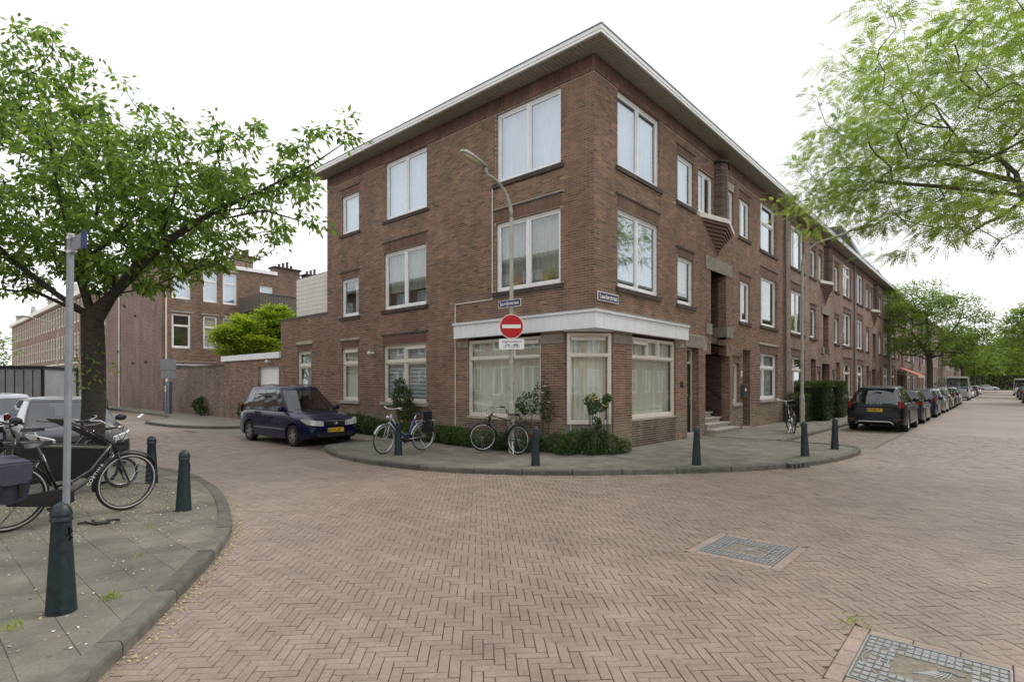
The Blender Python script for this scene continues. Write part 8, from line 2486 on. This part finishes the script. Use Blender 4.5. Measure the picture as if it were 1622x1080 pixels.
shrub('rose_bush', 'rose bush with two white blooms climbing by the left brick pier', 'rose bush', [(-.32, 1.75, 1.15, .30, .34, .3), (-.28, 1.35, 1.45, .22, .22, .25), (-.3, 2.15, .95, .25, .3, .2), (-.28, 1.2, 1.0, .15, .2, .3)], .065, M_LEAF5, per=420, flowers=[(-.50, 1.08, 1.58, .075, 'white'), (-.48, 1.2, 1.42, .08, 'white'), (-.46, .98, 1.2, .05, 'white')])
shrub('rose_bush', 'small rose standard with pale yellow blooms in front of the cut-off corner window', 'rose bush', [(-.05, .05, 1.27, .20, .16, .13), (.10, -.16, 1.14, .17, .15, .14), (-.14, -.05, 1.05, .10, .14, .10), (.2, -.25, 1.32, .09, .1, .08), (-.02, -.1, .72, .09, .1, .16)], .075, M_LEAF6, per=900, flowers=[(-.22, -.18, 1.28, .07, 'yellow'), (-.18, -.05, 1.32, .06, 'yellow'), (.02, -.3, 1.12, .05, 'yellow')])
shrub('flowering_bush', 'upright leafy bush with pink flowers in front of the striped blind', 'shrub', [(-.45, 6.75, 1.2, .30, .42, .42), (-.42, 6.9, 1.6, .2, .22, .25), (-.45, 6.5, .8, .3, .4, .3)], .075, M_LEAF6, per=900, flowers=[(-.62, 6.15, 1.22, .06, 'pink'), (-.60, 6.05, 1.15, .05, 'pink')])
shrub('wall_weed', 'leafy weed growing at the foot of the garden wall', 'weed', [(-.3, 24.0, .3, .25, .3, .3), (-.35, 24.5, .55, .2, .25, .3), (-.25, 24.2, .8, .15, .18, .2)], .15, M_LEAF6, per=120)
shrub('wall_weed', 'ivy tuft at the foot of the garage wall behind the purple car', 'weed', [(-.2, 18.6, .25, .15, .4, .25), (-.2, 19.3, .4, .15, .3, .4)], .12, M_LEAF6, per=160)
shrub('front_garden_bush', 'dark bush with pale flowers in a front garden far along the terrace', 'shrub', [(79, -1.4, 1.3, 1.5, 1.0, 1.3), (84, -1.4, 1.0, 2.0, 1.0, 1.0)], .16, M_LEAF5, per=8)

# ---- fallen seeds and petals, weeds in the joints ---------------------------
def litter(name, pts, size, m, z, kind='stuff'):
    n = len(pts); C = np.array([(p[0], p[1], z + .006) for p in pts]); D = nr.normal(0, 1, (n, 3)) * np.array([1, 1, .12]); S = nr.normal(0, 1, (n, 3)) * np.array([1, 1, .15])
    o = leaves_mesh(name, C, D, S, nr.uniform(.5, 1.5, n) * size, .7, m, None, nr.uniform(0, 1, n), kind=kind); return o
m_pet = mat('dry_petal', (.52, .45, .23), .9)
m_pet2 = mat('white_fleck', (.62, .60, .55), .9)
pts = []
for _ in range(2600):
    t = rnd.random(); k = int(t * (len(KB) - 1)); p = KB[k]; off = -abs(rnd.gauss(0, .045)) - .01
    a = KB[max(0, k - 1)]; b = KB[min(len(KB) - 1, k + 1)]; tt = Vector((b[0] - a[0], b[1] - a[1])).normalized()
    pts.append((p[0] - tt.y * off + tt.x * rnd.uniform(-.15, .15), p[1] + tt.x * off + tt.y * rnd.uniform(-.15, .15)))
litter('fallen_seeds', [p for p in pts if p[1] > -3.2], .019, m_pet, ROAD)
pts = [(rnd.gauss(-8.9, .6), rnd.gauss(2.4, 1.3)) for _ in range(1500)] + [(rnd.uniform(-11.5, -8), rnd.uniform(-3, 4)) for _ in range(450)]
litter('fallen_petals', [p for p in pts if inside(polyB, p[0] + .2, p[1])], .020, m_pet, .002)
pts = [(rnd.uniform(-11.5, -8), rnd.uniform(-3, 3.5)) for _ in range(230)]
litter('pale_flecks', [p for p in pts if inside(polyB, p[0] + .2, p[1])], .024, m_pet2, .002)
pts = []
for _ in range(900):
    k = rnd.randrange(len(KA) - 1); p = KA[k]; pts.append((p[0] + rnd.gauss(0, .05) - (.06 if p[0] < -1 else 0), p[1] + rnd.gauss(0, .05) - .05))
litter('kerb_seeds', [p for p in pts if not inside(polyA, *p)], .018, m_pet, ROAD)
def weeds(name, spots, m):
    Cs = []
    for x, y, z, r, n in spots:
        for _ in range(n): Cs.append((x + rnd.gauss(0, r), y + rnd.gauss(0, r), z + abs(rnd.gauss(0, .02)) + .01))
    n = len(Cs); D = nr.normal(0, 1, (n, 3)) * np.array([.6, .6, .2]) + np.array([0, 0, .8])
    leaves_mesh(name, np.array(Cs), D, nr.normal(0, 1, (n, 3)), nr.uniform(.02, .045, n), .3, m, None, nr.uniform(.3, 1, n), kind='stuff')
weeds('joint_weeds', [(-9.85, -2.05, 0, .035, 60), (-10.42, -2.2, 0, .03, 45), (-9.4, -1.0, 0, .02, 12), (-9.0, .1, 0, .05, 14), (-10.1, 2.2, 0, .1, 30), (-6.3, -6.35, ROAD, .06, 50), (-7.3, -6.6, ROAD, .03, 20)], M_LEAF4)
